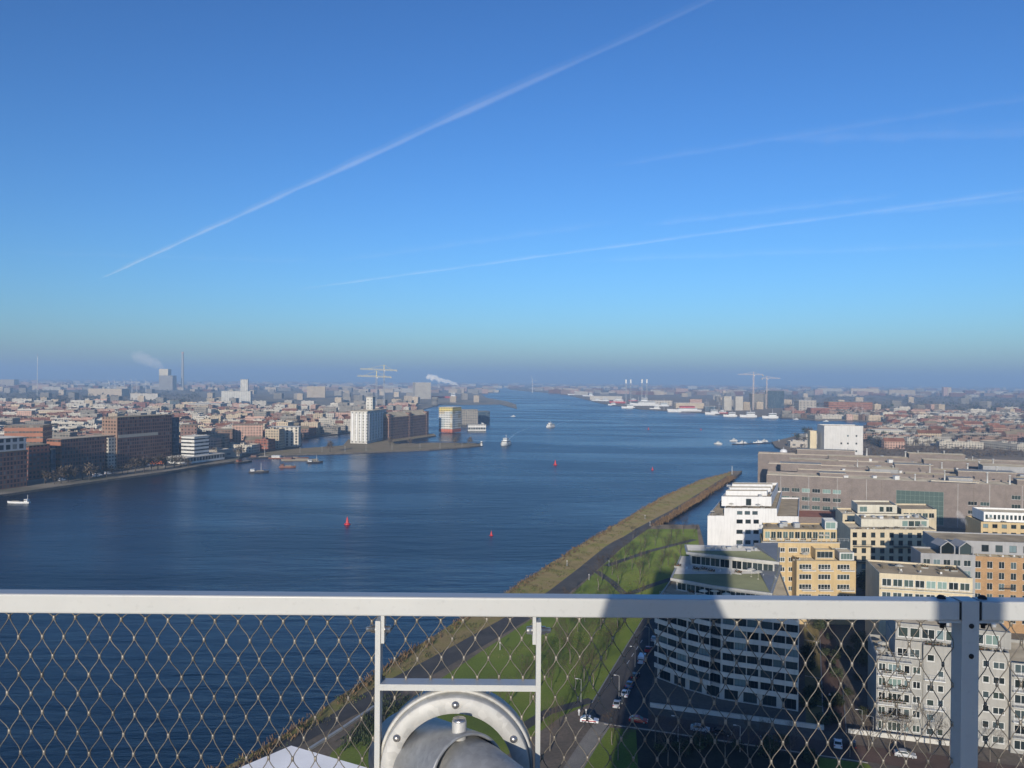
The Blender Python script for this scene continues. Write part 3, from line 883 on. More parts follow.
def tier(fp, nf, z0, z1, over, strip):
    tw_ = {}
    for i in range(nf):
        Ln = (Vector(fp[i+1])-Vector(fp[i])).length
        n = max(2, int(Ln/2.6))
        tw_[i] = [(0.3+(Ln-0.6)*j/n+0.08, 0.3+(Ln-0.6)*(j+1)/n-0.08, 0.3, z1-z0-0.5, 2, 1, 'frame_white', 'green_glass' if j < 3 and i == 0 else 'pane_glass') for j in range(n)]
    A.block(fp, z0, z1, 'pale_stone', 'roof_green', tw_, parapet=0.0)
    o = inset(fp, -over)
    mb = A.mb(); mb.prism(o, z1+0.02, z1+0.75, 0, 0, True); A.part(mb, 'roof_fascia', MATS['pale_stone'])
    mb = A.mb(); mb.cap(inset(o, 0.5), z1+0.78); A.part(mb, 'roof', MATS['roof_green'])
    q = inset(o, 0.6)
    # pale rear strip of the roof and the slanted grey end
    bl, br, fr_, fl_ = Vector(q[-1]), Vector(q[-2]), Vector(q[-3]), Vector(q[0])
    mb = A.mb(); mb.cap([tuple(fl_.lerp(bl, 0.15)), tuple(br.lerp(fr_, strip)), tuple(br), tuple(bl)], z1+0.80); A.part(mb, 'roof_walk', MATS['roof_pale'])
    a = br.lerp(bl, 0.26); zt = z1+0.80
    mb = A.mb(); mb.verts_faces([(*fr_, zt), (*br, zt), (*a, zt), (*br, zt+1.5), (*a, zt+1.2)], [(0, 3, 4), (0, 1, 3), (1, 2, 4, 3), (0, 4, 2)]); A.part(mb, 'stair_head', MATS['zinc_mid'])
concrete('zinc_mid', (0.30, 0.31, 0.31))
tier([(46.5, 227.0), (55.5, 219.5), (67.5, 213.0), (79.8, 243), (54.5, 253.5)], 2, 21.4, 24.2, 1.5, 0.35)
tier([(54.0, 243.0), (64.5, 237.2), (75.5, 231.5), (81.5, 249.0), (55.5, 252)], 2, 24.98, 28.2, 1.3, 0.30)
mb = A.mb(); rail_mesh(mb, [tuple(p) for p in offset_line(cur, -0.6)], 21.4, 1.9, 3.0); A.part(mb, 'terrace_rail', MATS['metal_grey'])
for k in range(7):
    vent(A, 60+2.4*k+rnd.uniform(-.6, .6), 246+rnd.uniform(-2.5, 2.5), 29.0, rnd.uniform(0.7, 1.5), rnd.uniform(0.5, 1.1), 'metal_grey')

# ------------------------------------------------------------ B: white terraced block
concrete('render_white', (0.82, 0.81, 0.78), 0.05)
B = Building('terraced_apartment_building', (120, 420), 'bright white apartment block with stepped terraces at the end of the canal', 'apartment building')
bw = [(14.0+3.9*i+(0.4 if i else 0), 17.0+3.9*i, 14.2-5.0*k+(-2.6), 16.1-5.0*k+(-2.6), 2 if i else 1, 1, 'frame_dark', 'pane_glass') for i in range(3) for k in range(3)]
B.block([(95, 391), (139, 391), (162, 455), (119, 455)], 0, 15.2, 'render_white', 'roof_dark', {0: [w for w in bw if w[3] < 14.8]})
B.block([(103, 391.02-0.04), (128.5, 390.98), (152, 454.5), (124, 454.5)], 15.2, 18.9, 'render_white', 'roof_dark', {0: [(6.2+3.7*i, 8.8+3.7*i, 0.7, 2.4, 2, 1, 'frame_dark', 'pane_glass') for i in range(3)]})
B.block([(103.5, 398), (128.0, 398), (149.5, 453.5), (125, 453.5)], 18.9, 23.6, 'render_white', 'roof_dark', {0: [(12.0, 14.6, 0.4, 3.6, 2, 1, 'frame_dark', 'pane_glass')]}, parapet=1.4)
for y0, y1, sx in ((411, 414.5, 3.5), (424, 428, 9.0), (438, 443, 14.0)):
    mb = B.mb(); mb.prism([(105.5+sx, y0), (126+sx*1.1, y0), (127.6+sx*1.1, y1), (107+sx, y1)], 22.25, 24.6, 0, 0); B.part(mb, 'roof_pavilion', MATS['render_white'])
    mb = B.mb(); mb.prism([(105.8+sx, y0+0.3), (125.7+sx*1.1, y0+0.3), (127.2+sx*1.1, y1-0.2), (107.2+sx, y1-0.2)], 24.62, 24.8, 0, 0); B.part(mb, 'pavilion_roof', MATS['roof_grey'])
mb = B.mb(); rail_mesh(mb, [(96, 391.8), (102.6, 391.8)], 15.2, 1.0); B.part(mb, 'terrace_rail', MATS['metal_grey'])
for k in range(9):
    vent(B, 118+rnd.uniform(0, 16), 404+k*5+rnd.uniform(0, 3), 22.25, rnd.uniform(0.8, 2.0), rnd.uniform(0.5, 1.2), 'metal_grey')

concrete('frame_box', (0.62, 0.62, 0.58)); solid('roof_light_grey', (0.45, 0.45, 0.43), 0.8)
# ------------------------------------------------------------ C: yellow apartments
concrete('render_yellow', (0.60, 0.455, 0.245)); concrete('render_cream', (0.66, 0.565, 0.39)); concrete('render_pale', (0.66, 0.62, 0.50))
C = Building('yellow_apartment_building', (100, 280), 'warm yellow apartment building with stepped front and a glazed top storey', 'apartment building')
g = []
for k in range(7):
    for j in range(6): g.append((0.9+4.2*j, 3.9+4.2*j, 2.2+3.3*k, 3.8+3.3*k, 4, 1, 'frame_thick', 'pane_glass'))
C.block([(85.5, 276), (112.2, 276), (116, 291), (89.5, 291)], 0, 25.6, 'render_yellow', 'roof_dark', {0: g})
C.block([(86.5, 277.2), (111.7, 277.2), (115.2, 290), (90, 290)], 25.6, 29.6, 'render_yellow', 'roof_dark', {0: [(0.6+2.05*j, 2.3+2.05*j, 0.9, 3.2, 2, 1, 'frame_white', 'green_glass') for j in range(12)]}, parapet=0.4)
g = []
for k in range(6):
    for j in range(3): g.append((0.8+6.3*j, 5.0+6.3*j, 1.6+3.3*k, 3.4+3.3*k, 4, 1, 'frame_thick', 'pane_glass'))
C.block([(94.6, 267.5), (114.2, 267.5), (115.6, 275.9), (96, 275.9)], 0, 21.0, 'render_yellow', 'roof_grey', {0: g})
C.block([(101.5, 269.4), (107.8, 269.4), (108.6, 275.95), (102.3, 275.95)], 21.0, 24.3, 'render_yellow', 'roof_grey', {0: [(0.5, 5.8, 0.6, 2.7, 4, 1, 'frame_white', 'pane_glass')]})
C.block([(109.2, 268.6), (114.0, 268.6), (114.9, 275.9), (110.2, 275.9)], 21.0, 23.6, 'frame_box', 'roof_grey', {0: [(0.4, 4.4, 0.3, 2.3, 4, 1, 'frame_white', 'green_glass')]}, parapet=0.2)
C.block([(107.6, 277.25), (111.6, 277.25), (113.4, 285), (109.4, 285)], 29.62, 32.4, 'frame_box', 'roof_light_grey', {0: [(0.3, 3.7, 0.3, 2.5, 2, 1, 'frame_white', 'green_glass')]}, parapet=0.1)
mb = C.mb(); mb.box(85.6, 112.1, 275.2, 275.97, 25.3, 25.58); C.part(mb, 'cornice', MATS['pale_stone'])
for x in (96.2, 102.0, 109.0):
    mb = C.mb(); mb.box(x-1.0+1.0, x+4.4, 266.2, 267.45, 11.2, 11.45); rail_mesh(mb, [(x, 266.3), (x+4.3, 266.3)], 11.45, 1.0, 1.1); C.part(mb, 'balcony', MATS['frame_white'])
    mb = C.mb(); mb.box(x, x+4.4, 266.2, 267.45, 17.8, 18.05); rail_mesh(mb, [(x, 266.3), (x+4.3, 266.3)], 18.05, 1.0, 1.1); C.part(mb, 'balcony', MATS['frame_white'])
mb = C.mb(); rail_mesh(mb, [(86.2, 276.4), (115.4, 276.4)], 25.6, 1.1, 1.5); C.part(mb, 'terrace_rail', MATS['frame_white'])
for k in range(9): vent(C, 88+3.1*k+rnd.uniform(-.8, .8), 281+rnd.uniform(0, 6), 29.2, rnd.uniform(0.8, 2.0), rnd.uniform(0.7, 2.0), rnd.choice(['metal_grey', 'vent_white', 'roof_dark']))

# ------------------------------------------------------------ D: cream stepped block
D = Building('cream_apartment_building', (156, 345), 'cream apartment block with rooftop terraces below the brown brick complex', 'apartment building')
g = []
for k in range(6):
    for j in range(9): g.append((0.9+3.75*j, 2.7+3.75*j, 1.0+3.2*k, 3.0+3.2*k, 2, 1, 'frame_dark', 'pane_glass'))
D.block([(138.5, 330), (173.5, 330), (177, 348), (142, 348)], 0, 20.3, 'render_cream', 'roof_grey', {0: g})
D.block([(145, 335), (173, 335), (176, 348.5), (148, 348.5)], 20.3, 23.6, 'render_pale', 'roof_grey', {0: [(17+2.6*j, 19.4+2.6*j, 0.4, 2.7, 1, 1, 'frame_white', 'green_glass') for j in range(4)]})
g = [(1.0+3.6*j, 2.8+3.6*j, 16.0+3.2*k, 18.0+3.2*k, 2, 1, 'frame_dark', 'pane_glass') for j in range(6) for k in range(1)]
D.block([(150, 366), (176, 366), (180, 384), (154, 384)], 0, 20.6, 'render_cream', 'roof_grey', {0: g})
D.block([(158, 369), (176, 369), (179, 383), (161, 383)], 20.6, 24.4, 'render_pale', 'roof_dark', {0: [(1.0, 4.4, 0.6, 3.0, 2, 1, 'frame_white', 'green_glass'), (10.0, 12.0, 0.6, 3.0, 1, 1, 'frame_white', 'green_glass'), (13, 16, .6, 3.0, 2, 1, 'frame_white', 'green_glass')]})
D.block([(178, 369), (194, 369), (198, 386), (182, 386)], 0, 22.6, 'render_cream', 'roof_dark', {0: [(1.0+2.9*j, 3.4+2.9*j, 18.6, 20.8, 2, 1, 'frame_white', 'green_glass') for j in range(5)]})
mb = D.mb(); rail_mesh(mb, [(138.8, 330.4), (173.2, 330.4)], 20.3, 1.0, 1.8); D.part(mb, 'terrace_rail', MATS['metal_grey'])
for (x0, x1, z) in ((139.5, 147, 13.2), (156, 163.5, 13.2), (139.5, 147, 6.8)):
    mb = D.mb(); mb.box(x0, x1, 328.7, 329.97, z, z+0.2); rail_mesh(mb, [(x0+.1, 328.8), (x1-.1, 328.8)], z+0.2, 1.0, 0.8); D.part(mb, 'balcony', MATS['frame_dark'])
for k in range(10): vent(D, 148+2.6*k+rnd.uniform(-1, 1), 339+rnd.uniform(0, 8), 22.9, rnd.uniform(0.7, 1.8), rnd.uniform(0.5, 1.4), rnd.choice(['metal_grey', 'vent_white', 'roof_dark']))

# ------------------------------------------------------------ E: pale grey block at the lower right
concrete('clad_grey', (0.36, 0.355, 0.325)); concrete('clad_light', (0.39, 0.38, 0.345))
E_ = Building('grey_apartment_building', (102, 190), 'pale grey apartment block with many small dark windows and balconies behind the railing post', 'apartment building')
q0 = Vector((83.9, 185.0)); ud = Vector((0.9525, -0.3045)); nd = Vector((0.3045, 0.9525))
def EP(u, d): return tuple(q0+ud*u+nd*d)
r2 = random.Random(4)
PG = lambda p=0.25: 'green_glass' if r2.random() < p else 'pane_glass'
g = []
for k in range(5):
    z = 0.9+3.3*k
    g += [(0.4, 2.0, z, z+2.0, 2, 1, 'frame_thick', PG()), (2.4, 5.3, z-0.1, z+2.0, 3, 1, 'frame_thick', PG(0.3)), (5.7, 7.0, z, z+2.0, 1, 1, 'frame_thick', PG(0.1)), (7.5, 9.2, z+0.2, z+1.9, 2, 1, 'frame_thick', PG(0.2))]
E_.block([EP(0, 0), EP(9.6, 0), EP(9.6, 17), EP(0, 17)], 0, 17.6, 'clad_grey', 'roof_grey', {0: g})
g = [(0.4, 2.8, 0.6, 2.6, 2, 1, 'frame_thick', 'pane_glass'), (3.0, 5.2, 0.6, 2.6, 2, 1, 'frame_thick', 'pane_glass')]
E_.block([EP(4.0, 1.2), EP(9.58, 1.2), EP(9.58, 16.9), EP(4.0, 16.9)], 17.0, 21.3, 'clad_light', 'roof_grey', {0: g}, parapet=0.3)
g = []
for k in range(6):
    z = 1.0+3.3*k
    for (a, b, st) in ((0.7, 2.3, 1), (2.9, 4.2, 1), (6.2, 7.6, 1), (8.6, 10.6, 2), (11.8, 13.2, 1), (13.8, 16.2, 2), (21.5, 22.9, 1), (24.0, 26.2, 2)):
        if r2.random() < 0.08: continue
        w = r2.uniform(-0.15, 0.15)
        g.append((a, b, z+w, z+1.6+w, st, 1, 'frame_thick', PG(0.2)))
E_.block([EP(9.62, -0.3), EP(26.6, -0.3), EP(26.6, 16.9), EP(9.62, 16.9)], 0, 21.2, 'clad_light', 'roof_grey', {0: g})
g = []
for k in range(6):
    z = 0.8+3.3*k
    g += [(0.6, 3.2, z, z+2.1, 2, 1, 'frame_thick', PG()), (3.8, 6.6, z, z+2.1, 3, 1, 'frame_thick', PG()), (8.2, 9.6, z+.2, z+1.9, 1, 1, 'frame_thick', PG()), (10.4, 12.8, z, z+2.1, 2, 1, 'frame_thick', PG())]
E_.block([EP(26.65, -1.6), EP(41, -1.6), EP(41, 16.8), EP(26.65, 16.8)], 0, 19.6, 'clad_grey', 'roof_grey', {0: g})
g = []
u_ = 0.5
while u_ < 21:
    w = r2.choice((1.6, 2.2, 2.2, 2.8)); g.append((u_, u_+w, 0.6, 2.9, 1 if w < 2.5 else 2, 1, 'frame_thick', 'green_glass' if r2.random() < 0.7 else 'pane_glass')); u_ += w+0.25
E_.block([EP(4.2, 2.2), EP(27.5, 2.2), EP(27.5, 16), EP(4.2, 16)], 21.25, 25.0, 'clad_grey', 'roof_grey', {0: g}, parapet=0.4)
for k in range(1, 6):
    z = 0.35+3.3*k
    for (a, b, ww, oo, zm) in ((0.2, 7.2, 1.4, 0.0, 17), (9.8, 14.0, 1.1, -0.3, 0), (26.9, 33.6, 1.3, -1.6, 19), (36.8, 40.6, 1.3, -1.6, 19)):
        if zm == 0 and k % 2: continue
        c = [EP(a, oo-ww), EP(b, oo-ww), EP(b, oo-0.02), EP(a, oo-0.02)]
        mb = E_.mb(); mb.prism(c, z, z+0.2, 0, 0, True)
        rail_mesh(mb, [EP(a+0.05, oo-ww+0.05), EP(b-0.05, oo-ww+0.05)], z+0.2, 1.0, 0.9)
        E_.part(mb, 'balcony', MATS['metal_grey' if k % 2 else 'frame_white'])
mb = E_.mb(); rail_mesh(mb, [EP(9.8, 0.0), EP(26.4, 0.0)], 21.2, 1.0, 1.5); E_.part(mb, 'terrace_rail', MATS['metal_grey'])
mb = E_.mb(); rail_mesh(mb, [EP(0.3, 0.3), EP(9.4, 0.3)], 17.6, 1.0, 1.2); E_.part(mb, 'terrace_rail', MATS['metal_grey'])
for k in range(8): vent(E_, *EP(7+2.6*k, 8+rnd.uniform(-4, 5)), 24.6, rnd.uniform(0.8, 1.8), rnd.uniform(0.5, 1.2), rnd.choice(['metal_grey', 'roof_dark']))

# ------------------------------------------------------------ F, G, I and the small grey block
Fb = Building('flat_roofed_apartment_building', (122, 240), 'cream flat roofed block with a ribbon of wide windows just above the railing', 'apartment building')
g = [(0.7+2.95*j, 3.35+2.95*j, 20.8, 23.1, 2, 1, 'frame_thick', 'green_glass' if j % 3 else 'pane_glass') for j in range(8)]+[(0.7+2.95*j, 3.2+2.95*j, 17.2, 19.2, 2, 1, 'frame_thick', 'pane_glass') for j in range(8)]
Fb.block([(107.6, 236), (131.6, 230.3), (136, 246.5), (111.5, 254)], 0, 24.6, 'render_cream', 'roof_dark', {0: g}, parapet=0.5)
mb = Fb.mb(); u = Vector((27.5, -6.5)).normalized()
mb.prism([(107.4, 234.6), (131.4, 228.9), (131.6, 230.0), (107.7, 235.7)], 20.2, 20.42, 0, 0, True); rail_mesh(mb, [(107.5, 234.7), (131.3, 229.0)], 20.42, 0.95, 1.6)
Fb.part(mb, 'balcony', MATS['render_pale'])
for k in range(5): vent(Fb, 113+5*k, 243+rnd.uniform(-3, 4), 24.1, rnd.uniform(0.8, 1.6), rnd.uniform(0.4, 0.9), 'roof_dark')
brick('brick_orange', (0.40, 0.245, 0.12))
G = Building('orange_apartment_building', (160, 270), 'orange brick apartment block with a grey set back top floor at the right edge', 'apartment building')
g = [(0.9+3.5*j, 2.6+3.5*j, 3.0+3.5*k, 5.2+3.5*k, 2, 1, 'frame_white', 'pane_glass') for j in range(9) for k in range(6)]
G.block([(149.5, 262), (183, 256), (187, 272), (153, 278)], 0, 24.2, 'brick_orange', 'roof_grey', {0: g})
g = [(14+4.2*j, 16.2+4.2*j, 0.8, 3.0, 2, 1, 'frame_dark', 'pane_glass') for j in range(6)]
concrete('zinc_grey', (0.36, 0.36, 0.36))
G.block([(140.5, 267.5), (186, 260), (189, 276), (144, 283)], 24.25, 28.4, 'zinc_grey', 'roof_dark', {0: g}, parapet=0.4)
mb = G.mb(); mb.prism([(140.9, 268.5), (149.3, 267), (152, 277.5), (144.5, 281.5)], 0, 24.23, 0, 0); G.part(mb, 'side_wing', MATS['zinc_grey'])
for x0, z in ((157.5, 14.2), (168.5, 14.2), (157.5, 7.2), (168.5, 7.2)):
    mb = G.mb(); c = Vector((x0, 262-(x0-149.5)*0.179-0.02)); d = Vector((0.984, -0.176)); n = Vector((-0.176, -0.984))
    mb.prism([tuple(c+n*1.3), tuple(c+n*1.3+d*4.2), tuple(c+d*4.2), tuple(c)], z, z+0.2, 0, 0, True); rail_mesh(mb, [tuple(c+n*1.25), tuple(c+n*1.25+d*4.1)], z+0.2, 1.0, 0.8); G.part(mb, 'balcony', MATS['frame_dark'])
S = Building('gabled_apartment_building', (139, 262), 'small grey apartment block with two framed roof gables between cream and orange blocks', 'apartment building')
g = [(0.8+3.0*j, 2.9+3.0*j, 22.3-3.3*k, 24.2-3.3*k, 2, 1, 'frame_white', 'pane_glass') for j in range(5) for k in range(3)]
S.block([(130.5, 257.5), (146.5, 255), (148.5, 266), (132.5, 268)], 0, 26.0, 'zinc_grey', 'roof_dark', {0: g}, parapet=0.5)
for x0 in (136.2, 141.6):
    mb = S.mb(); y = 257.5-(x0-130.5)*0.156
    for sx in (0, 4.4): mb.beam((x0+sx, y-0.3, 26.0), (x0+sx, y-0.3, 28.4), 0.3, 0.3)
    mb.beam((x0, y-0.3, 28.4), (x0+2.2, y-0.35, 30.0), 0.35, 0.3); mb.beam((x0+4.4, y-0.3, 28.4), (x0+2.2, y-0.35, 30.0), 0.35, 0.3)
    mb.face([(x0, y+0.6, 26), (x0+4.4, y+0.6, 26), (x0+4.4, y+0.6, 28.3), (x0+2.2, y+0.6, 29.8), (x0, y+0.6, 28.3)], 1)
    mb.face([(x0, y-0.3, 28.4), (x0+2.2, y-0.3, 30.0), (x0+2.2, y+6, 30.0), (x0, y+6, 28.4)], 0); mb.face([(x0+2.2, y-0.3, 30.0), (x0+4.4, y-0.3, 28.4), (x0+4.4, y+6, 28.4), (x0+2.2, y+6, 30.0)], 0)
    S.part(mb, 'roof_gable', [MATS['zinc_grey'], MATS['pane_glass']])
I_ = Building('ochre_apartment_building', (212, 345), 'ochre apartment block with a white top storey under the steam at the right edge', 'apartment building')
g = [(0.8+3.6*j, 2.8+3.6*j, 19.6-3.3*k, 21.2-3.3*k, 2, 1, 'frame_dark', 'pane_glass') for j in range(8) for k in range(4)]
I_.block([(197.5, 340), (232, 334), (235, 350), (200, 356)], 0, 22.0, 'render_yellow', 'roof_grey', {0: g})
I_.block([(199.5, 341.5), (232, 336), (234.5, 349), (202, 354.5)], 22.0, 26.0, 'render_white', 'roof_grey', {0: [(0.6+1.6*j, 1.7+1.6*j, 0.9, 2.9, 1, 1, 'frame_white', 'pane_glass') for j in range(19)]})

# ------------------------------------------------------------ H: long brown brick complex with parallel wings
brick('brick_brown', (0.225, 0.185, 0.160))
solid('ledge_pale', (0.52, 0.46, 0.36), 0.8)
H = Building('brick_research_complex', (230, 540), 'long brown brick complex with parallel flat roofed wings and rows of roof vents', 'building')
u = Vector((149.0, -49.0)).normalized(); nn = Vector((-u.y, u.x))
def HP(a, d): return tuple(Vector((151, 479))+u*a+nn*d)
g = []
for k in range(3):
    z = 6.0+4.9*k
    for j in range(7): g.append((3.0+5.6*j+(0.0), 7.4+5.6*j, z, z+2.3, 3, 1, 'frame_white', 'green_glass' if (j+k) % 3 else 'pane_glass'))
    if k < 2: g += [(106+6*j, 110.5+6*j, z+2.2, z+4.3, 3, 1, 'frame_white', 'green_glass' if j % 2 else 'pane_glass') for j in range(2)]
    g += [(127+5.6*j, 131.4+5.6*j, z+1.5, z+3.8, 3, 1, 'frame_white', 'green_glass') for j in range(3)]
g.append((70.0, 94.0, 1.2, 19.6, 10, 7, 'frame_green', 'green_glass'))
H.block([HP(0, 0), HP(160, 0), HP(160, 24), HP(0, 24)], 0, 25.0, 'brick_brown', 'roof_grey', {0: g})
mb = H.mb(); mb.prism([HP(0.2, 0.8), HP(42, 0.8), HP(42, 2.2), HP(0.2, 2.2)], 25.02, 25.5, 0, 0); mb.prism([HP(88, 3), HP(112, 3), HP(112, 5), HP(88, 5)], 25.02, 25.7, 0, 0); H.part(mb, 'roof_ledge', MATS['ledge_pale'])
for (d, s0, z) in ((36, 18, 25.3), (68, 0, 25.2), (102, 20, 25.6), (138, -8, 26.0)):
    H.block([HP(s0, d), HP(165+d*0.15, d), HP(165+d*0.15, d+17), HP(s0, d+17)], 0, z, 'brick_brown', 'roof_grey', {}, wname='wing_wall', rname='wing_roof')
    mb = H.mb(); mb.prism([HP(s0+0.3, d+0.6), HP(s0+rnd.uniform(38, 60), d+0.6), HP(s0+40, d+1.8), HP(s0+0.3, d+1.8)], z+0.02, z+0.5, 0, 0); H.part(mb, 'roof_ledge', MATS['ledge_pale'])
    mb = H.mb(); mb.prism([HP(s0+62, d+5), HP(150, d+5), HP(150, d+8), HP(s0+62, d+8)], z-0.65, z+0.35, 0, 0); H.part(mb, 'roof_duct', MATS['roof_grey'])
mb = H.mb(); mb.prism([HP(20, 24.05), HP(60, 24.05), HP(60, 160), HP(20, 160)], 0, 18, 0, 0); H.part(mb, 'link_wall', MATS['brick_brown'])
mb = H.mb(); mb.prism([HP(110, 24.05), HP(150, 24.05), HP(150, 160), HP(110, 160)], 0, 18, 0, 0); H.part(mb, 'link_wall', MATS['brick_brown'])
for (a, d, w, dp, z0, z1, m) in ((8, 38, 24, 10, 24.0, 28.6, 'brick_brown'), (60, 39, 16, 9, 24.0, 27.4, 'zinc_grey'), (108, 37, 30, 12, 24.0, 28.0, 'brick_brown'), (14, 70, 30, 10, 24.0, 28.4, 'brick_brown'), (78, 71, 22, 9, 24.0, 27.6, 'brick_brown'), (128, 70, 26, 12, 24.0, 29.0, 'zinc_grey'), (40, 104, 26, 10, 24.4, 28.6, 'brick_brown'), (100, 104, 40, 10, 24.4, 28.2, 'brick_brown'), (20, 141, 40, 10, 25.0, 29.6, 'brick_brown'), (96, 141, 36, 12, 25.0, 29.2, 'brick_brown'), (98, 9, 12, 8, 24.0, 26.6, 'zinc_grey'), (132, 10, 14, 8, 24.0, 27.0, 'brick_brown'), (30, 10, 14, 8, 24.0, 26.4, 'brick_brown')):
    mb = H.mb(); mb.prism([HP(a, d), HP(a+w, d), HP(a+w, d+dp), HP(a, d+dp)], z0, z1, 0, 0); H.part(mb, 'plant_room', MATS[m])
    mb = H.mb(); mb.prism([HP(a-0.3, d-0.3), HP(a+w+0.3, d-0.3), HP(a+w+0.3, d+dp+0.3), HP(a-0.3, d+dp+0.3)], z1+0.01, z1+0.35, 0, 0, True); H.part(mb, 'plant_room_roof', MATS['ledge_pale' if (a+d) % 3 else 'roof_grey'])
for k in range(21):
    mb = H.mb(); mb.prism([HP(7.75*k+0.2, -0.06), HP(7.75*k+0.34, -0.06), HP(7.75*k+0.34, -0.005), HP(7.75*k+0.2, -0.005)], 0.5, 24.9, 0, 0, True)
    if not 68 < 7.75*k+0.3 < 95: H.part(mb, 'facade_joint', MATS['metal_grey' if k % 2 else 'roof_dark'])
for (d, z) in ((8, 24.3), (42, 24.6), (74, 24.5), (108, 24.9), (144, 25.3)):
    for k in range(9):
        a = 46+k*12+rnd.uniform(-4, 4)
        if rnd.random() < 0.55: vent(H, *HP(a, d+rnd.uniform(1, 7)), z, rnd.uniform(1.2, 3.0), rnd.uniform(0.9, 2.2), rnd.choice(['vent_white', 'vent_white', 'metal_grey']))
        else: flue(H, *HP(a, d+rnd.uniform(1, 7)), z, rnd.uniform(3, 6.0), rnd.uniform(0.3, 0.55))
concrete('render_offwhite', (0.62, 0.61, 0.58), 0.08)
Wt = Building('white_plant_tower', (258, 650), 'large plain white box building with small square openings rising behind the brick complex', 'building')
g = [(a, a+1.3, z, z+1.3, 1, 1, 'frame_dark', 'pane_glass') for a in (12.5, 17.5, 24.0) for z in (25.5, 31.5, 37.5) if not (a == 12.5 and z > 32)]
Wt.block([(247, 640), (276.5, 637), (279, 658), (249.5, 661)], 0, 46.0, 'render_offwhite', 'roof_grey', {0: g})
Tn = Building('tan_stair_tower', (243, 656), 'narrow tan tower standing against the left side of the white box', 'tower')
Tn.block([(240.3, 652), (245.6, 652), (246.6, 660), (241.3, 660)], 0, 41.0, 'render_cream', 'vent_white', {}, parapet=0.2)
tk = at(783.5, 461.5)
t = empty('storage_tank', tk, 0, 'white upright tank with a domed top beside the left end of the brick complex', 'tank')
mb = MB(tk); mb.lathe([(3.6, 0), (3.6, 11.0), (2.4, 12.3), (0, 12.8)], tk, n=24); mb.build('tank_body', MATS['render_white'], t)
mb = MB(tk); mb.lathe([(0.35, 12.5), (0.35, 14.5), (0.0, 14.6)], tk, n=8); mb.build('vent_pipe', MATS['metal_grey'], t)

# low annex and roof terraces
An = Building('brick_annex', (163, 436), 'low dark red roofed annex between the white block and the brick complex', 'building')
solid('roof_rust', (0.16, 0.075, 0.055), 0.9, var=0.2, vscale=0.2)
An.block([(143, 425), (178, 422), (181, 446), (146, 449)], 0, 9.5, 'brick_brown', 'roof_rust', {}, parapet=0.4)
pl_b = MB(); pl_b.box(-1.0, 1.0, -0.28, 0.28, 0.0, 0.5); pl_b.box(-1.05, 1.05, -0.33, 0.33, 0.42, 0.5)
rp = random.Random(77)
for _ in range(46):
    q = Vector((rp.uniform(-1, 1), rp.uniform(-.28, .28), 0.5+abs(rp.gauss(0, 0.35)))); a_ = Vector((rp.gauss(0, 1), rp.gauss(0, 1), rp.gauss(0, 1))).normalized(); b_ = a_.orthogonal()
    pl_b.face([q-a_*0.2, q+b_*0.13, q+a_*0.2, q-b_*0.13], rp.choice((1, 2)))
PLANTER = pl_b.mesh('planter', [MATS['clad_grey'], MATS['plant_dark'], MATS['plant_rust']])
ch_b = MB(); ch_b.box(-0.25, 0.25, -0.25, 0.25, 0.40, 0.45); ch_b.obox((0, 0.24, 0.7), (1, 0, 0), (0, 1, 0.15), (0, -0.15, 1), 0.25, 0.02, 0.26)
for sx in (-.22, .22):
    for sy in (-.22, .22): ch_b.box(sx-0.02, sx+0.02, sy-0.02, sy+0.02, 0, 0.4)
CHAIR = ch_b.mesh('terrace_chair', MATS['frame_white'])
ps_b = MB(); ps_b.tube([(0, 0, 0), (0, 0, 2.4)], 0.03, 6); ps_b.lathe([(1.3, 2.05), (0.7, 2.35), (0.0, 2.55)], n=8, smooth=False); ps_b.lathe([(0.3, 0.0), (0.3, 0.08), (0, 0.1)], n=8)
PARASOL = ps_b.mesh('parasol', MATS['render_pale'])
def clutter(b, a_, c_, z, n, spread=1.2):
    a_ = Vector(a_); c_ = Vector(c_); t = (c_-a_).normalized(); ang = math.atan2(t.y, t.x); nn_ = Vector((-t.y, t.x))
    for k in range(n):
        p = a_.lerp(c_, (k+rp.uniform(0.1, 0.9))/n)+nn_*rp.uniform(0.3, spread)
        me = rp.choice((PLANTER, PLANTER, CHAIR, CHAIR, PARASOL)) if n < 9 else rp.choice((PLANTER, PLANTER, CHAIR, CHAIR, CHAIR, PLANTER, PARASOL))
        link(me.name.split('.')[0], me, b.e, Vector((p.x, p.y, z))-b.o, ang+(rp.uniform(-.2, .2) if me is PLANTER else rp.uniform(0, 6)))
clutter(A, (47, 236), (74, 223), 24.98, 12, 4.0); clutter(A, (46, 222), (69, 204), 21.42, 10, 3.0)
clutter(B, (96, 392), (103, 392), 14.5, 4, 5); clutter(B, (105, 393.5), (126, 393.5), 18.2, 9, 3.0)
clutter(C, (95, 269), (101, 269), 20.3, 4, 5); clutter(C, (86.5, 276.6), (112, 276.6), 25.6, 10, 0.5)
clutter(D, (139, 331), (172, 331), 19.6, 12, 3.0); clutter(D, (151, 367), (157, 367), 19.9, 4, 8); clutter(D, (160, 352), (172, 352), 20.0, 3, 1)
clutter(E_, EP(0.5, 0.5), EP(3.8, 0.5), 16.9, 6, 6); clutter(E_, EP(10, 0.3), EP(26, 0.3), 20.5, 10, 1.6)
for k in range(1, 5): clutter(E_, EP(0.5, -1.15), EP(6.8, -1.15), 0.57+3.3*k, 3, 0.6)
clutter(Fb, (112, 238), (132, 233.5), 24.1, 7, 9); clutter(G, (151, 263), (181, 257.8), 23.5, 9, 2.2); clutter(I_, (199, 340.5), (230, 335), 21.3, 5, 0.9)
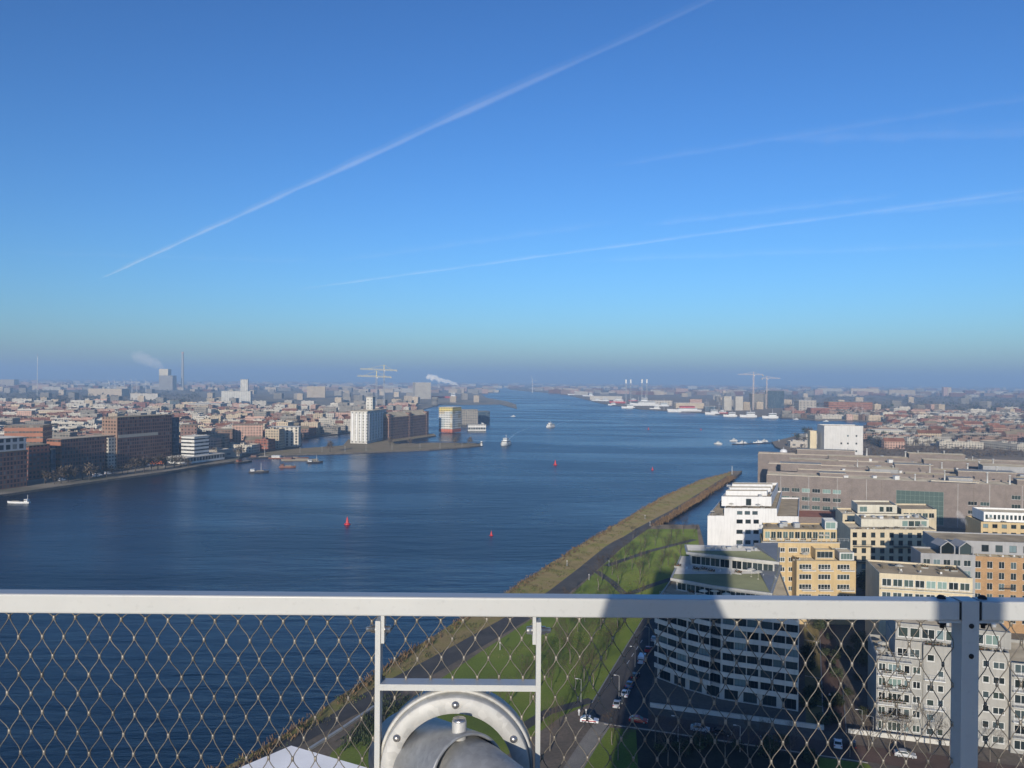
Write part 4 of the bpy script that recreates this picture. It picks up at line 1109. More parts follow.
# ============================================================ trees
def bark_mat(name, c):
    solid(name, c, 0.9, var=0.3, vscale=3.0, var2=0.15)
bark_mat('bark_pale', (0.20, 0.175, 0.14)); bark_mat('twig_brown', (0.105, 0.078, 0.055)); bark_mat('bark_dark', (0.07, 0.06, 0.05))
solid('leaf_dark', (0.035, 0.05, 0.02), 0.8, var=0.5, vscale=0.9, var2=0.3)
solid('leaf_mid', (0.06, 0.075, 0.03), 0.8, var=0.5, vscale=0.9, var2=0.3)
solid('reed_straw', (0.23, 0.145, 0.07), 0.9, var=0.35, vscale=0.5)
solid('reed_brown', (0.15, 0.09, 0.05), 0.9, var=0.4, vscale=0.5)
solid('tuft_straw', (0.18, 0.15, 0.06), 0.9, var=0.35, vscale=0.3); solid('tuft_green', (0.09, 0.125, 0.028), 0.9, var=0.35, vscale=0.3)
def bare_tree_meshes(h, seed, depth=5, spread=0.62, twig=0.012, thick=1.25):
    r = random.Random(seed)
    tr, cr = MB(), MB()
    def grow(p, d, ln, rad, lev):
        q = p+d*ln
        mid = p+d*ln*0.5+Vector((r.uniform(-1, 1), r.uniform(-1, 1), 0))*ln*0.06
        (tr if lev == 0 else cr).tube([p, mid, q], [rad, rad*0.82, rad*0.62], 5 if lev < 2 else 3, cap=False)
        if lev >= depth: return
        n = 3 if lev < 2 else r.choice((3, 4))
        for k in range(n):
            a = 2*math.pi*(k+r.random()*0.7)/n
            t = r.uniform(0.45, 1.0) if k else 1.0
            s_ = p.lerp(q, t)
            sp = spread*r.uniform(0.6, 1.25)*(0.5 if k == 0 else 1)
            x = d.cross(Vector((0.3, 0.9, 0.1))).normalized(); y = d.cross(x)
            nd = (d+(x*math.cos(a)+y*math.sin(a))*sp+Vector((0, 0, 0.12))).normalized()
            grow(s_, nd, ln*r.uniform(0.55, 0.78), max(rad*0.52, twig), lev+1)
    grow(Vector((0, 0, 0)), Vector((r.uniform(-.04, .04), r.uniform(-.04, .04), 1)).normalized(), h*0.38, (h*0.010+0.02)*thick, 0)
    return tr, cr
def make_tree(name, h, seed, label, group, bark='bark_pale', twig='twig_brown', **kw):
    e = empty(name, (0, 0, 0), 0, label, 'tree', group)
    tr, cr = bare_tree_meshes(h, seed, **kw)
    tr.build('trunk', MATS[bark], e); cr.build('crown', MATS[twig], e)
    return e
used = set()
def place(proto, p, rz=None, s=1.0, label=None, group=None):
    o = proto if proto.name not in used else copy_tree(proto)
    used.add(proto.name); used.add(o.name)
    o.location = p; o.rotation_euler = (0, 0, rnd.uniform(0, 6.28) if rz is None else rz); o.scale = (s, s, s*rnd.uniform(0.94, 1.08)) if s != 1.0 else (1, 1, 1)
    if label: o['label'] = label
    if group: o['group'] = group
    return o
lawn_protos = [make_tree('bare_tree', 8.5+0.6*k, 20+k, 'young leafless tree with pale trunk on the lawn beside the dike path', 'young bare trees on the lawn') for k in range(3)]
LT = [(640, 584), (632, 569), (649, 569), (660, 573), (664, 556), (671, 537), (657, 537), (694, 537), (683, 534), (606, 660), (584, 682), (593, 689), (618, 628), (550, 751), (570, 664), (552, 690), (628, 610), (604, 612), (585, 622),
      (567, 640), (598, 590), (612, 575), (522, 690), (566, 610), (633, 540), (645, 548), (680, 560), (672, 586), (538, 668), (500, 720), (560, 728), (640, 600), (655, 546), (668, 549), (676, 543), (687, 551), (662, 566), (641, 558), (625, 562), (617, 568), (602, 580), (618, 586), (640, 576), (668, 566), (676, 572), (578, 632), (560, 652), (590, 645), (600, 630), (612, 645), (575, 690), (548, 678), (530, 705)]
for i, (x, y) in enumerate(LT):
    place(lawn_protos[i % 3], at(x, y), s=rnd.uniform(0.75, 1.15))
for i, (x, y) in enumerate([(612, 745), (618, 760), (700, 752), (770, 760), (850, 757), (868, 752), (905, 748), (930, 752), (655, 745), (680, 758), (725, 760), (748, 757), (790, 764), (668, 766), (890, 756), (950, 760), (990, 762)]):
    place(lawn_protos[i % 3], at(x, y), s=rnd.uniform(0.8, 1.1), label='young leafless tree on the strip of grass in front of the apartment blocks', group='bare trees along the cross street')
# leafy shrubs in the courts between the blocks
def shrub_mesh(r_, h, n, seed, leaf=0.22):
    r = random.Random(seed); mb = MB()
    lobes = [(Vector((r.uniform(-.5, .5)*r_, r.uniform(-.5, .5)*r_, h*r.uniform(0.35, 0.75))), r.uniform(0.45, 0.7)*r_) for _ in range(7)]
    for _ in range(n):
        c, rad = r.choice(lobes)
        d = Vector((r.gauss(0, 1), r.gauss(0, 1), r.gauss(0, 0.8))).normalized()
        p = c+d*rad*r.uniform(0.6, 1.08)
        if p.z < 0.05: continue
        a = Vector((r.gauss(0, 1), r.gauss(0, 1), r.gauss(0, 1))).normalized(); b = a.cross(d)
        if b.length < 0.05: continue
        b.normalize(); s_ = leaf*r.uniform(0.6, 1.4)
        mb.face([p-a*s_, p+b*s_*0.6, p+a*s_, p-b*s_*0.6], r.choice((0, 0, 1)))
    return mb
def make_shrub(name, r_, h, seed, label, group, n=420, mats=('leaf_dark', 'leaf_mid'), leaf=0.22):
    e = empty(name, (0, 0, 0), 0, label, 'shrub', group)
    shrub_mesh(r_, h, n, seed, leaf).build('foliage', [MATS[m] for m in mats], e)
    mb = MB()
    for k in range(4):
        a = k*1.6+seed; mb.tube([(0.05*math.cos(a), 0.05*math.sin(a), 0), (0.3*r_*math.cos(a), 0.3*r_*math.sin(a), h*0.5)], [0.05, 0.02], 4, cap=False)
    mb.build('stem', MATS['bark_dark'], e)
    return e
sh = [make_shrub('shrub', 1.7, 2.6, 5+k, 'dark evergreen shrub planted around the feet of the apartment blocks', 'shrubs around the apartment blocks') for k in range(2)]
for i in range(48):
    x = rnd.uniform(806, 868); y = rnd.uniform(622, 726)
    if i % 3 == 2: x, y = rnd.uniform(645, 815), rnd.uniform(742, 768)
    place(sh[i % 2], at(x, y), s=rnd.uniform(0.6, 1.3))
pole_shrub = make_shrub('tall_shrub', 2.4, 8.0, 31, 'tall dark conifer shrub beside the right end of the curved apartments', 'tall shrubs by the curved apartments', 900)
for (x, y) in ((818, 640), (806, 668), (858, 650), (866, 672)): place(pole_shrub, at(x, y), s=rnd.uniform(0.7, 1.1))
for (X_, Y_) in ((186, 360), (192, 356), (188, 348), (195, 366), (182, 342), (190, 338)): place(pole_shrub, (X_, Y_, 0), s=rnd.uniform(1.3, 2.0), label='tall dark tree in the shaded court between the cream and ochre blocks', group='tall dark trees in the shaded court')
for (X_, Y_) in ((136, 300), (141, 292), (130, 296), (146, 300)): place(pole_shrub, (X_, Y_, 0), s=rnd.uniform(1.6, 2.1), label='tall dark tree in the gap before the gabled grey block', group='tall dark trees before the gabled block')
# reeds along the water
rd = MB(); r = random.Random(8)
def reed_clump(mb, x, y, h, n, spread):
    for _ in range(n):
        px_ = x+r.gauss(0, spread); py_ = y+r.gauss(0, spread); hh = h*r.uniform(0.6, 1.2); a = r.uniform(0, 6.28)
        w_ = r.uniform(0.05, 0.14); lx, ly = r.gauss(0, 0.22)*hh, r.gauss(0, 0.22)*hh
        mb.face([(px_-w_*math.cos(a), py_-w_*math.sin(a), 0.0), (px_+w_*math.cos(a), py_+w_*math.sin(a), 0.0), (px_+lx+w_*1.7*math.cos(a), py_+ly+w_*1.7*math.sin(a), hh*0.75), (px_+lx*1.3, py_+ly*1.3, hh)], r.choice((0, 0, 1)))
near = resample(DIKE, 1.3)
for i, p in enumerate(near):
    a = near[max(i-1, 0)]; b = near[min(i+1, len(near)-1)]; t = (b-a).normalized(); nrm = Vector((t.y, -t.x))
    dens = 0.5+0.5*math.sin(i*0.21)*math.sin(i*0.057+1)+0.25
    for _ in range(2):
        if r.random() < dens:
            q = p+nrm*r.uniform(-0.6, 3.4); reed_clump(rd, q.x, q.y, r.uniform(0.6, 1.5) if q.y < 250 else r.uniform(0.35, 0.9), 6, 0.5)
for _ in range(420):
    f = r.random(); a = at(652, 526).lerp(at(727, 477), f); b = at(660, 526).lerp(at(736, 478), f); q = a.lerp(b, r.uniform(0.1, 0.95)) 
    reed_clump(rd, q.x, q.y, r.uniform(1.0, 2.2), 8, 0.9)
tag(rd.build('reeds', [MATS['reed_straw'], MATS['reed_brown']]), kind='stuff')
tf_ = MB()
for _ in range(1500):
    k = r.randrange(len(PC)-1); p = PC[k].lerp(PC[k+1], r.random()); i = min(len(DK)-1, round(k*(len(DK)-1)/(len(PC)-1))); q = Vector(DK[i]).lerp(p, r.uniform(0.06, 0.72))
    reed_clump(tf_, q.x, q.y, r.uniform(0.15, 0.5), 5, 0.7)
tag(tf_.build('grass_tufts', [MATS['tuft_straw'], MATS['tuft_green']]), kind='stuff')
gl = MB()
for _ in range(1700):
    a_, b_ = r.choice((((574, 592), (664, 600)), ((482, 651), (643, 619)), ((622, 548), (684, 575)), ((648, 529), (697, 529)), ((482, 651), (592, 703)), ((574, 592), (697, 540)))); q = at(*a_).lerp(at(*b_), r.random()); q2 = at(600, 640).lerp(q, r.uniform(0.2, 0.97))
    reed_clump(gl, q2.x, q2.y, r.uniform(0.1, 0.3), 5, 0.9)
tag(gl.build('grass_tufts', [MATS['tuft_green'], MATS['tuft_straw']]), kind='stuff')
dk = MB()
for _ in range(520):
    f = r.random(); p = at(360, 745).lerp(at(398, 702), f); q = p+Vector((r.uniform(-4, 9), r.uniform(-5, 5), 0)); reed_clump(dk, q.x, q.y, r.uniform(0.3, 0.9), 6, 0.7)
tag(dk.build('undergrowth', [MATS['leaf_dark'], MATS['leaf_mid']]), kind='stuff')
# low pale wall beside the near path
wp = [at(309, 751), at(342, 730), at(374, 708)]
e = empty('garden_wall', wp[1], 0, 'low pale straight wall beside the riverside path at the bottom left', 'wall')
mb = MB(wp[1])
for p, q in zip(wp[:-1], wp[1:]): mb.beam((p.x, p.y, 0.25), (q.x, q.y, 0.25), 0.4, 0.5)
mb.build('wall_body', MATS['clad_grey'], e)
mb = MB(wp[1])
for p, q in zip(wp[:-1], wp[1:]): mb.beam((p.x, p.y, 0.56), (q.x, q.y, 0.56), 0.6, 0.12)
mb.build('coping', MATS['pale_stone'], e)

# ============================================================ street things
def paint(name, c, rough=0.3):
    m, nt, b = newmat(name); b.inputs['Base Color'].default_value = (*c, 1); b.inputs['Roughness'].default_value = rough
    b.inputs['Coat Weight'].default_value = 0.4
    MATS[name] = m
for n_, c_ in (('car_red', (0.36, 0.025, 0.02)), ('car_white', (0.72, 0.73, 0.74)), ('car_black', (0.02, 0.02, 0.022)), ('car_blue', (0.05, 0.10, 0.2)), ('car_silver', (0.45, 0.46, 0.47)), ('van_blue', (0.40, 0.48, 0.60))): paint(n_, c_)
solid('tyre', (0.02, 0.02, 0.02), 0.8); solid('tail_red', (0.35, 0.02, 0.02), 0.3); solid('lamp_clear', (0.7, 0.7, 0.68), 0.2); solid('hub_grey', (0.35, 0.35, 0.36), 0.4, 0.6)
def make_vehicle(name, mat, label, van=False, group=None, stripe=None):
    e = empty(name, (0, 0, 0), 0, label, 'van' if van else 'car', group)
    if van: Ln, Wd, prof = 5.6, 2.0, [(-2.8, 0.35), (2.75, 0.35), (2.8, 0.9), (2.55, 1.15), (1.75, 1.35), (1.15, 2.2), (0.8, 2.35), (-2.6, 2.4), (-2.8, 2.2)]
    else: Ln, Wd, prof = 4.3, 1.76, [(-2.15, 0.30), (2.1, 0.28), (2.15, 0.55), (2.0, 0.76), (1.0, 0.92), (0.25, 1.40), (-0.1, 1.47), (-1.1, 1.46), (-1.85, 1.05), (-2.12, 0.95)]
    mb = MB()
    def sec(hw, k): return [(x, hw*(1.0 if z < 1.0 else (1.0-k*(z-0.9))), z) for x, z in prof]
    kk = 0.06 if van else 0.30
    layers = [(-Wd/2, 0), (-Wd/2*0.985, 1), (Wd/2*0.985, 1), (Wd/2, 0)]
    def side(sgn, hw, shrink):
        cx_ = sum(p[0] for p in prof)/len(prof); cz_ = sum(p[1] for p in prof)/len(prof)
        return [(cx_+(x-cx_)*shrink, sgn*hw*(1.0 if z < 1.0 else 1.0-kk*(z-0.9)), cz_+(z-cz_)*shrink) for x, z in prof]
    rings = [side(-1, Wd/2, 0.93), side(-1, Wd/2*0.95, 1.0), side(1, Wd/2*0.95, 1.0), side(1, Wd/2, 0.93)]
    n = len(prof); vs = [q for rg in rings for q in rg]; fs = []
    for i in range(3):
        for k in range(n):
            k2 = (k+1) % n; fs.append((i*n+k, i*n+k2, (i+1)*n+k2, (i+1)*n+k))
    fs.append(tuple(range(n))); fs.append(tuple(reversed(range(3*n, 4*n))))
    mb.verts_faces(vs, fs, 0)
    body = mb.build('body', MATS[mat], e)
    if stripe:
        mb = MB()
        for s_ in (-1, 1): mb.box(-1.7, 1.6, s_*Wd/2-0.01, s_*Wd/2+0.01, 0.55, 0.78)
        mb.build('stripe', MATS[stripe], e)
    w = MB()
    hw = Wd/2
    if van:
        w.face([(1.73, -0.86, 1.42), (1.73, 0.86, 1.42), (1.19, 0.82, 2.17), (1.19, -0.82, 2.17)]); side_w = [(1.5, 1.45), (1.08, 2.12), (0.1, 2.12), (0.1, 1.45)]
        back = [(-2.83, -0.8, 1.4), (-2.83, 0.8, 1.4), (-2.72, 0.78, 2.15), (-2.72, -0.78, 2.15)]
    else:
        w.face([(0.98, -0.76, 0.95), (0.98, 0.76, 0.95), (0.28, 0.66, 1.40), (0.28, -0.66, 1.40)]); side_w = [(0.75, 0.98), (0.15, 1.38), (-1.15, 1.38), (-1.65, 1.02)]
        back = [(-1.84, -0.7, 1.09), (-1.84, 0.7, 1.09), (-1.2, 0.64, 1.44), (-1.2, -0.64, 1.44)]
    off = 0.012
    w.v = [(x+off, y, z+off) for x, y, z in w.v]
    w.build('windscreen', MATS['pane_glass'], e)
    b_ = MB(); b_.face([(x-0.012, y, z+0.012) for x, y, z in back][::-1]); b_.build('rear_window', MATS['pane_glass'], e)
    for s_ in (-1, 1):
        sw = MB(); sw.face([(x, s_*(hw*(1.0-kk*(max(z, 1.0)-0.9))+0.015), z) for x, z in side_w][::s_]); sw.build('side_window', MATS['pane_glass'], e)
        hl = MB(); hl.obox((Ln/2-0.07, s_*hw*0.72, 0.68 if not van else 0.9), (1, 0, 0), (0, 1, 0), (0, 0, 1), 0.06, 0.19, 0.09); hl.build('headlight', MATS['lamp_clear'], e)
        tl = MB(); tl.obox((-Ln/2+0.03, s_*hw*0.8, 0.82 if not van else 1.1), (1, 0, 0), (0, 1, 0), (0, 0, 1), 0.05, 0.13, 0.12 if not van else 0.25); tl.build('tail_light', MATS['tail_red'], e)
        for x in ((-1.35, 1.35) if not van else (-1.75, 1.8)):
            wh = MB(); wh.lathe([(0.0, -0.1), (0.20, -0.1), (0.21, -0.08)], (x, s_*(hw-0.06), 0.32), (0, -s_, 0), 14, 1); wh.lathe([(0.21, -0.085), (0.30, -0.1), (0.32, -0.07), (0.32, 0.08), (0.3, 0.1), (0, 0.1)], (x, s_*(hw-0.06), 0.32), (0, -s_, 0), 16, 0)
            wh.build('wheel', [MATS['tyre'], MATS['hub_grey']], e)
    return e
rd_ang = math.atan2((at(643, 619)-at(592, 703)).y, (at(643, 619)-at(592, 703)).x)
def put(e, px_, py_, ang, z=0.03):
    p = at(px_, py_); e.location = (p.x, p.y, z); e.rotation_euler = (0, 0, ang)
put(make_vehicle('parked_car', 'car_red', 'red car driving on the cross street at the edge of the shade'), 638.5, 722.5, -0.28)
put(make_vehicle('parked_van', 'van_blue', 'pale blue and white van parked along the road by the curved apartments', True), 642.5, 662, rd_ang)
put(make_vehicle('parked_car', 'car_black', 'black car parked right behind the pale van'), 635.5, 678, rd_ang)
put(make_vehicle('parked_car', 'car_blue', 'dark blue car parked between the black and the white car'), 630, 686.5, rd_ang)
put(make_vehicle('parked_car', 'car_white', 'white car parked last in the row nearest the crossing'), 625.5, 695.5, rd_ang)
put(make_vehicle('parked_car', 'car_silver', 'silver car parked farthest up the road by the rail'), 654.5, 640.5, rd_ang)
put(make_vehicle('parked_car', 'car_white', 'white car parked on the brick paving left of the pale grey block'), 838, 746, 1.2)
put(make_vehicle('parked_car', 'car_black', 'dark car parked on the brick paving beside the white one'), 852, 747, 1.2)
put(make_vehicle('parked_car', 'car_silver', 'silver car parked in the lane between the two apartment blocks'), 832, 700, 1.15)
for (px_, py_, an_, mt_, lb_) in ((658, 634, 0, 'car_black', 'black car parked just beyond the silver car up the road'), (661, 628.5, 0, 'car_white', 'white car parked beyond the black car up the road'), (664, 623, 0, 'car_silver', 'pale car parked farthest up the road under the white rail'), (617, 706, 0.1, 'car_silver', 'silver car rolling down the middle of the road to the crossing'), (648.5, 651, 0, 'car_red', 'small dark red car parked in front of the pale van'),
        (700, 731, -0.3, 'car_silver', 'silver car parked in the shade before the long low wall'), (722, 735, -0.3, 'car_black', 'dark car in the shade behind the silver one by the low wall'), (770, 742.5, -0.3, 'car_blue', 'dark blue car in the shade near the end of the low wall'), (905, 757, -0.3, 'car_silver', 'silver car parked on the brick street before the pale grey block')):
    put(make_vehicle('parked_car', mt_, lb_), px_, py_, (rd_ang if py_ < 710 else 0)+an_)
put(make_vehicle('parked_car', 'car_white', 'white car with red side stripes stopped at the road corner', stripe='tail_red'), 589.5, 722.5, -0.2)
solid('pole_grey', (0.40, 0.40, 0.39), 0.5, 0.3)
def make_lamp(h, label, group, arm=0.9):
    e = empty('street_lamp', (0, 0, 0), 0, label, 'street lamp', group)
    mb = MB(); mb.tube([(0, 0, 0), (0, 0, 0.9), (0, 0, h)], [0.11, 0.085, 0.055], 8); mb.tube([(0, 0, h-0.05), (arm*0.6, 0, h+0.12), (arm, 0, h+0.1)], 0.04, 6); mb.build('pole', MATS['pole_grey'], e)
    mb = MB(); mb.obox((arm+0.25, 0, h+0.08), (1, 0, 0), (0, 1, 0), (0, 0, 1), 0.32, 0.11, 0.06); mb.build('lamp_head', MATS['vent_white'], e)
    return e
lp_ = make_lamp(5.6, 'slim grey street lamp beside the road with parked cars', 'street lamps along the road')
for i, (x, y) in enumerate([(649, 646), (635, 667), (619, 698), (581, 702), (656, 624), (678, 742), (740, 752), (873, 742), (862, 735)]):
    o = place(lp_, at(x, y), rz=rd_ang+1.57)
    if i == 3: o['label'] = 'grey street lamp on the lawn side of the road corner'; 
    if i > 4: o['label'] = 'slim grey street lamp along the cross street before the blocks'; o['group'] = 'street lamps along the cross street'
solid('bollard_white', (0.7, 0.7, 0.68), 0.5)
def make_bollard(h, label, group):
    e = empty('path_bollard', (0, 0, 0), 0, label, 'bollard', group)
    mb = MB(); mb.lathe([(0.16, 0), (0.14, 0.1), (0.12, h-0.5), (0.12, h-0.45)], n=10); mb.build('post', MATS['pole_grey'], e)
    mb = MB(); mb.lathe([(0.125, h-0.45), (0.2, h-0.42), (0.2, h-0.05), (0.1, h), (0, h)], n=10); mb.build('lamp_head', MATS['bollard_white'], e)
    return e
bl = make_bollard(2.4, 'short white topped path light beside the dike path', 'path lights along the dike')
for (x, y) in [(650, 526), (609, 566), (589, 580), (567, 566), (645, 519), (545, 610), (500, 650), (437, 700), (622, 704), (586, 719)]: place(bl, at(x, y))
solid('white_coat', (0.7, 0.7, 0.7), 0.8)
Js = [((0, 0, 0.95), (0.16, 0.11)), ((0, 0, 1.2), (0.16, 0.11)), ((0, 0, 1.42), (0.17, 0.1)), ((0, 0, 1.52), (0.06, 0.06)), ((0, 0.01, 1.6), (0.08, 0.09)), ((0, 0.01, 1.70), (0.07, 0.08)),
      ((-0.2, 0, 1.40), 0.055), ((-0.25, 0.03, 1.12), 0.045), ((-0.24, 0.1, 0.88), 0.035), ((0.2, 0, 1.40), 0.055), ((0.25, -0.03, 1.12), 0.045), ((0.24, 0.04, 0.88), 0.035),
      ((-0.09, 0, 0.88), 0.09), ((-0.10, 0.08, 0.48), 0.065), ((-0.10, 0.04, 0.06), 0.045), ((-0.10, 0.18, 0.03), 0.035), ((0.09, 0, 0.88), 0.09), ((0.10, 0.0, 0.48), 0.065), ((0.10, -0.14, 0.07), 0.045), ((0.10, 0.0, 0.03), 0.035)]
Es = [(0, 1), (1, 2), (2, 3), (3, 4), (4, 5), (2, 6), (6, 7), (7, 8), (2, 9), (9, 10), (10, 11), (0, 12), (12, 13), (13, 14), (14, 15), (0, 16), (16, 17), (17, 18), (18, 19)]
p = at(579, 716); skin_figure('person', Js, Es, MATS['white_coat'], (p.x, p.y, 0.03), 'person in white clothes walking at the road corner by the lawn')
# navigation mast at the tip of the dike
p = at(732, 474.5)
e = empty('navigation_mast', p, 0, 'slim white light mast at the far tip of the dike', 'mast')
mb = MB(p); mb.tube([(p.x, p.y, 0), (p.x, p.y, 7.0)], [0.25, 0.18], 8); mb.build('pole', MATS['bollard_white'], e)
mb = MB(p); mb.lathe([(0.6, 7.0), (0.6, 7.15), (0.3, 7.2), (0.3, 7.8), (0.0, 8.0)], p, n=10); mb.build('lamp_head', MATS['pole_grey'], e)
# low garden walls in front of the blocks
for (pa, pb, lab) in (((650, 707), (824, 730), 'long low white wall along the foot of the curved apartments'), ((848, 733), (952, 746), 'low pale wall along the foot of the pale grey block')):
    a, b = at(*pa), at(*pb); e = empty('garden_wall', (a+b)/2, 0, lab, 'wall')
    mb = MB((a+b)/2); mb.beam((a.x, a.y, 0.5), (b.x, b.y, 0.5), 0.3, 1.0); mb.build('wall_body', MATS['band_white'], e)
    mb = MB((a+b)/2); mb.beam((a.x, a.y, 1.05), (b.x, b.y, 1.05), 0.42, 0.09); mb.build('coping', MATS['pale_stone'], e)

# ============================================================ left bank waterfront
QD = Vector((0.33, 0.944)); QI = Vector((-0.944, 0.33))
def zat(px_, py_, Y): return at_y(px_, py_, Y).z
def qfoot(pxa, yb, pxb, depth, z=0.0, q=QD, inn=QI):
    a = at(pxa, yb, z); a = Vector((a.x, a.y)); k = (pxb-CX)/F
    s_ = (k*a.y-a.x)/(q.x-k*q.y)
    b = a+q*s_
    return [tuple(a), tuple(b), tuple(b+inn*depth), tuple(a+inn*depth)], a
def simple_building(name, label, cat, fp, z0, z1, wall, roof='roof_grey', gable=False, extra=None, group=None):
    c = (sum(p[0] for p in fp)/len(fp), sum(p[1] for p in fp)/len(fp), z0)
    e = empty(name, c, 0, label, cat, group)
    mb = MB(c); mb.prism(fp, z0, z1, 0, 0)
    mb.build('wall', MATS[wall], e)
    mb = MB(c)
    if gable:
        a, b, d, f = [Vector(p) for p in fp]
        h = (a-f).length*0.36
        if (b-a).length >= (a-f).length:
            r0, r1 = (a+f)/2, (b+d)/2
            A_, B_, D_, F_ = (*a, z1), (*b, z1), (*d, z1), (*f, z1); R0, R1 = (*r0, z1+h), (*r1, z1+h)
        else:
            r0, r1 = (a+b)/2, (f+d)/2; h = (b-a).length*0.36
            A_, B_, D_, F_ = (*f, z1), (*a, z1), (*b, z1), (*d, z1); R0, R1 = (*r1, z1+h), (*r0, z1+h)
        mb.verts_faces([A_, B_, D_, F_, R0, R1], [(0, 1, 5, 4), (2, 3, 4, 5), (1, 2, 5), (3, 0, 4)])
    else:
        mb.prism(inset(fp, -0.25), z1+0.02, z1+0.5, 0, 0, True)
    mb.build('roof', MATS[roof], e)
    for (nm, bx, m) in (extra or []):
        mb = MB(c); mb.prism(bx[0], bx[1], bx[2], 0, 0, True); mb.build(nm, MATS[m], e)
    return e
solid('roof_red', (0.20, 0.095, 0.065), 0.9, var=0.25, vscale=0.1, var2=0.2)
solid('roof_tan', (0.26, 0.22, 0.17), 0.9, var=0.2, vscale=0.1, var2=0.2)
solid('roof_light', (0.40, 0.385, 0.35), 0.8, var=0.15, vscale=0.1, var2=0.2)
facade('fac_dark_brick', (0.19, 0.090, 0.066), (0.03, 0.035, 0.045), 2.7, 3.2, 0.52, 0.66, 0.35, band=(0.24, 0.135, 0.10))
facade('fac_red_brick', (0.30, 0.115, 0.075), (0.03, 0.035, 0.04), 3.4, 3.4, 0.55, 0.5, 0.3)
facade('fac_orange_brick', (0.36, 0.15, 0.085), (0.04, 0.04, 0.04), 3.0, 5.0, 0.9, 0.35, 0.3)
facade('fac_white_grid', (0.50, 0.51, 0.52), (0.02, 0.03, 0.045), 5.2, 5.2, 0.66, 0.66, 0.2)
facade('fac_glass_blue', (0.08, 0.11, 0.14), (0.03, 0.06, 0.09), 1.8, 3.6, 0.8, 0.8, 0.15)
facade('fac_white_bands', (0.70, 0.69, 0.65), (0.03, 0.035, 0.04), 3.0, 3.4, 0.98, 0.42, 0.2)
facade('fac_podium', (0.70, 0.69, 0.65), (0.04, 0.045, 0.05), 4.0, 6.6, 0.86, 0.5, 0.3)
facade('fac_cream_ribs', (0.66, 0.60, 0.49), (0.06, 0.06, 0.06), 5.2, 3.3, 0.42, 0.7, 0.2)
facade('fac_silo', (0.60, 0.58, 0.52), (0.07, 0.07, 0.07), 5.0, 3.6, 0.30, 0.42, 0.3)
facade('fac_old_brick', (0.27, 0.165, 0.13), (0.03, 0.03, 0.03), 3.6, 3.6, 0.4, 0.5, 0.25)
facade('fac_cream', (0.57, 0.46, 0.32), (0.05, 0.05, 0.05), 3.2, 3.0, 0.5, 0.5, 0.3, var2=0.15)
facade('fac_white', (0.57, 0.52, 0.43), (0.06, 0.065, 0.07), 3.2, 3.0, 0.5, 0.5, 0.3, var2=0.15)
facade('fac_brown', (0.30, 0.19, 0.135), (0.03, 0.03, 0.03), 3.2, 3.0, 0.5, 0.5, 0.3, var2=0.25)
facade('fac_grey', (0.31, 0.28, 0.235), (0.04, 0.045, 0.05), 3.2, 3.0, 0.6, 0.5, 0.3, var2=0.25)
facade('fac_pink', (0.52, 0.33, 0.25), (0.04, 0.04, 0.04), 3.2, 3.0, 0.5, 0.5, 0.3, var2=0.2)
facade('fac_shed', (0.44, 0.395, 0.33), (0.10, 0.10, 0.10), 9.0, 6.0, 0.4, 0.4, 0.2, var2=0.3)
def colour_panels(name):
    m, nt, b = newmat(name)
    uv = N(nt, 'ShaderNodeUVMap').outputs[0]; sp = N(nt, 'ShaderNodeSeparateXYZ'); L(nt, uv, sp.inputs[0])
    fl_ = lambda x, d: math_(nt, 'FLOOR', math_(nt, 'DIVIDE', x, d))
    cx = N(nt, 'ShaderNodeCombineXYZ'); L(nt, fl_(sp.outputs[0], 9.0), cx.inputs[0]); L(nt, fl_(sp.outputs[1], 7.0), cx.inputs[1])
    wn_ = N(nt, 'ShaderNodeTexWhiteNoise'); L(nt, cx.outputs[0], wn_.inputs['Vector'])
    cr = ramp(nt, wn_.outputs['Value'], [(0.0, (0.62, 0.62, 0.58)), (0.3, (0.45, 0.5, 0.5)), (0.5, (0.66, 0.64, 0.56)), (0.7, (0.35, 0.42, 0.44)), (0.88, (0.5, 0.42, 0.28)), (1.0, (0.66, 0.66, 0.62))])
    cr.node.color_ramp.interpolation = 'CONSTANT'
    fu = math_(nt, 'FRACT', math_(nt, 'DIVIDE', sp.outputs[0], 2.6)); fv = math_(nt, 'FRACT', math_(nt, 'DIVIDE', sp.outputs[1], 3.5))
    mk = math_(nt, 'MULTIPLY', math_(nt, 'LESS_THAN', math_(nt, 'ABSOLUTE', math_(nt, 'SUBTRACT', fu, 0.5)), 0.27), math_(nt, 'LESS_THAN', math_(nt, 'ABSOLUTE', math_(nt, 'SUBTRACT', fv, 0.5)), 0.26))
    top = math_(nt, 'GREATER_THAN', sp.outputs[1], 32.0); bot = math_(nt, 'LESS_THAN', sp.outputs[1], 5.0)
    c = mixc(nt, mk, cr, (0.05, 0.06, 0.065))
    c = mixc(nt, top, c, mixc(nt, mk, (0.66, 0.52, 0.16), (0.06, 0.06, 0.05)))
    c = mixc(nt, bot, c, mixc(nt, mk, (0.55, 0.13, 0.06), (0.08, 0.05, 0.04)))
    L(nt, c, b.inputs['Base Color']); b.inputs['Roughness'].default_value = 0.6
    MATS[name] = m
colour_panels('fac_panels')

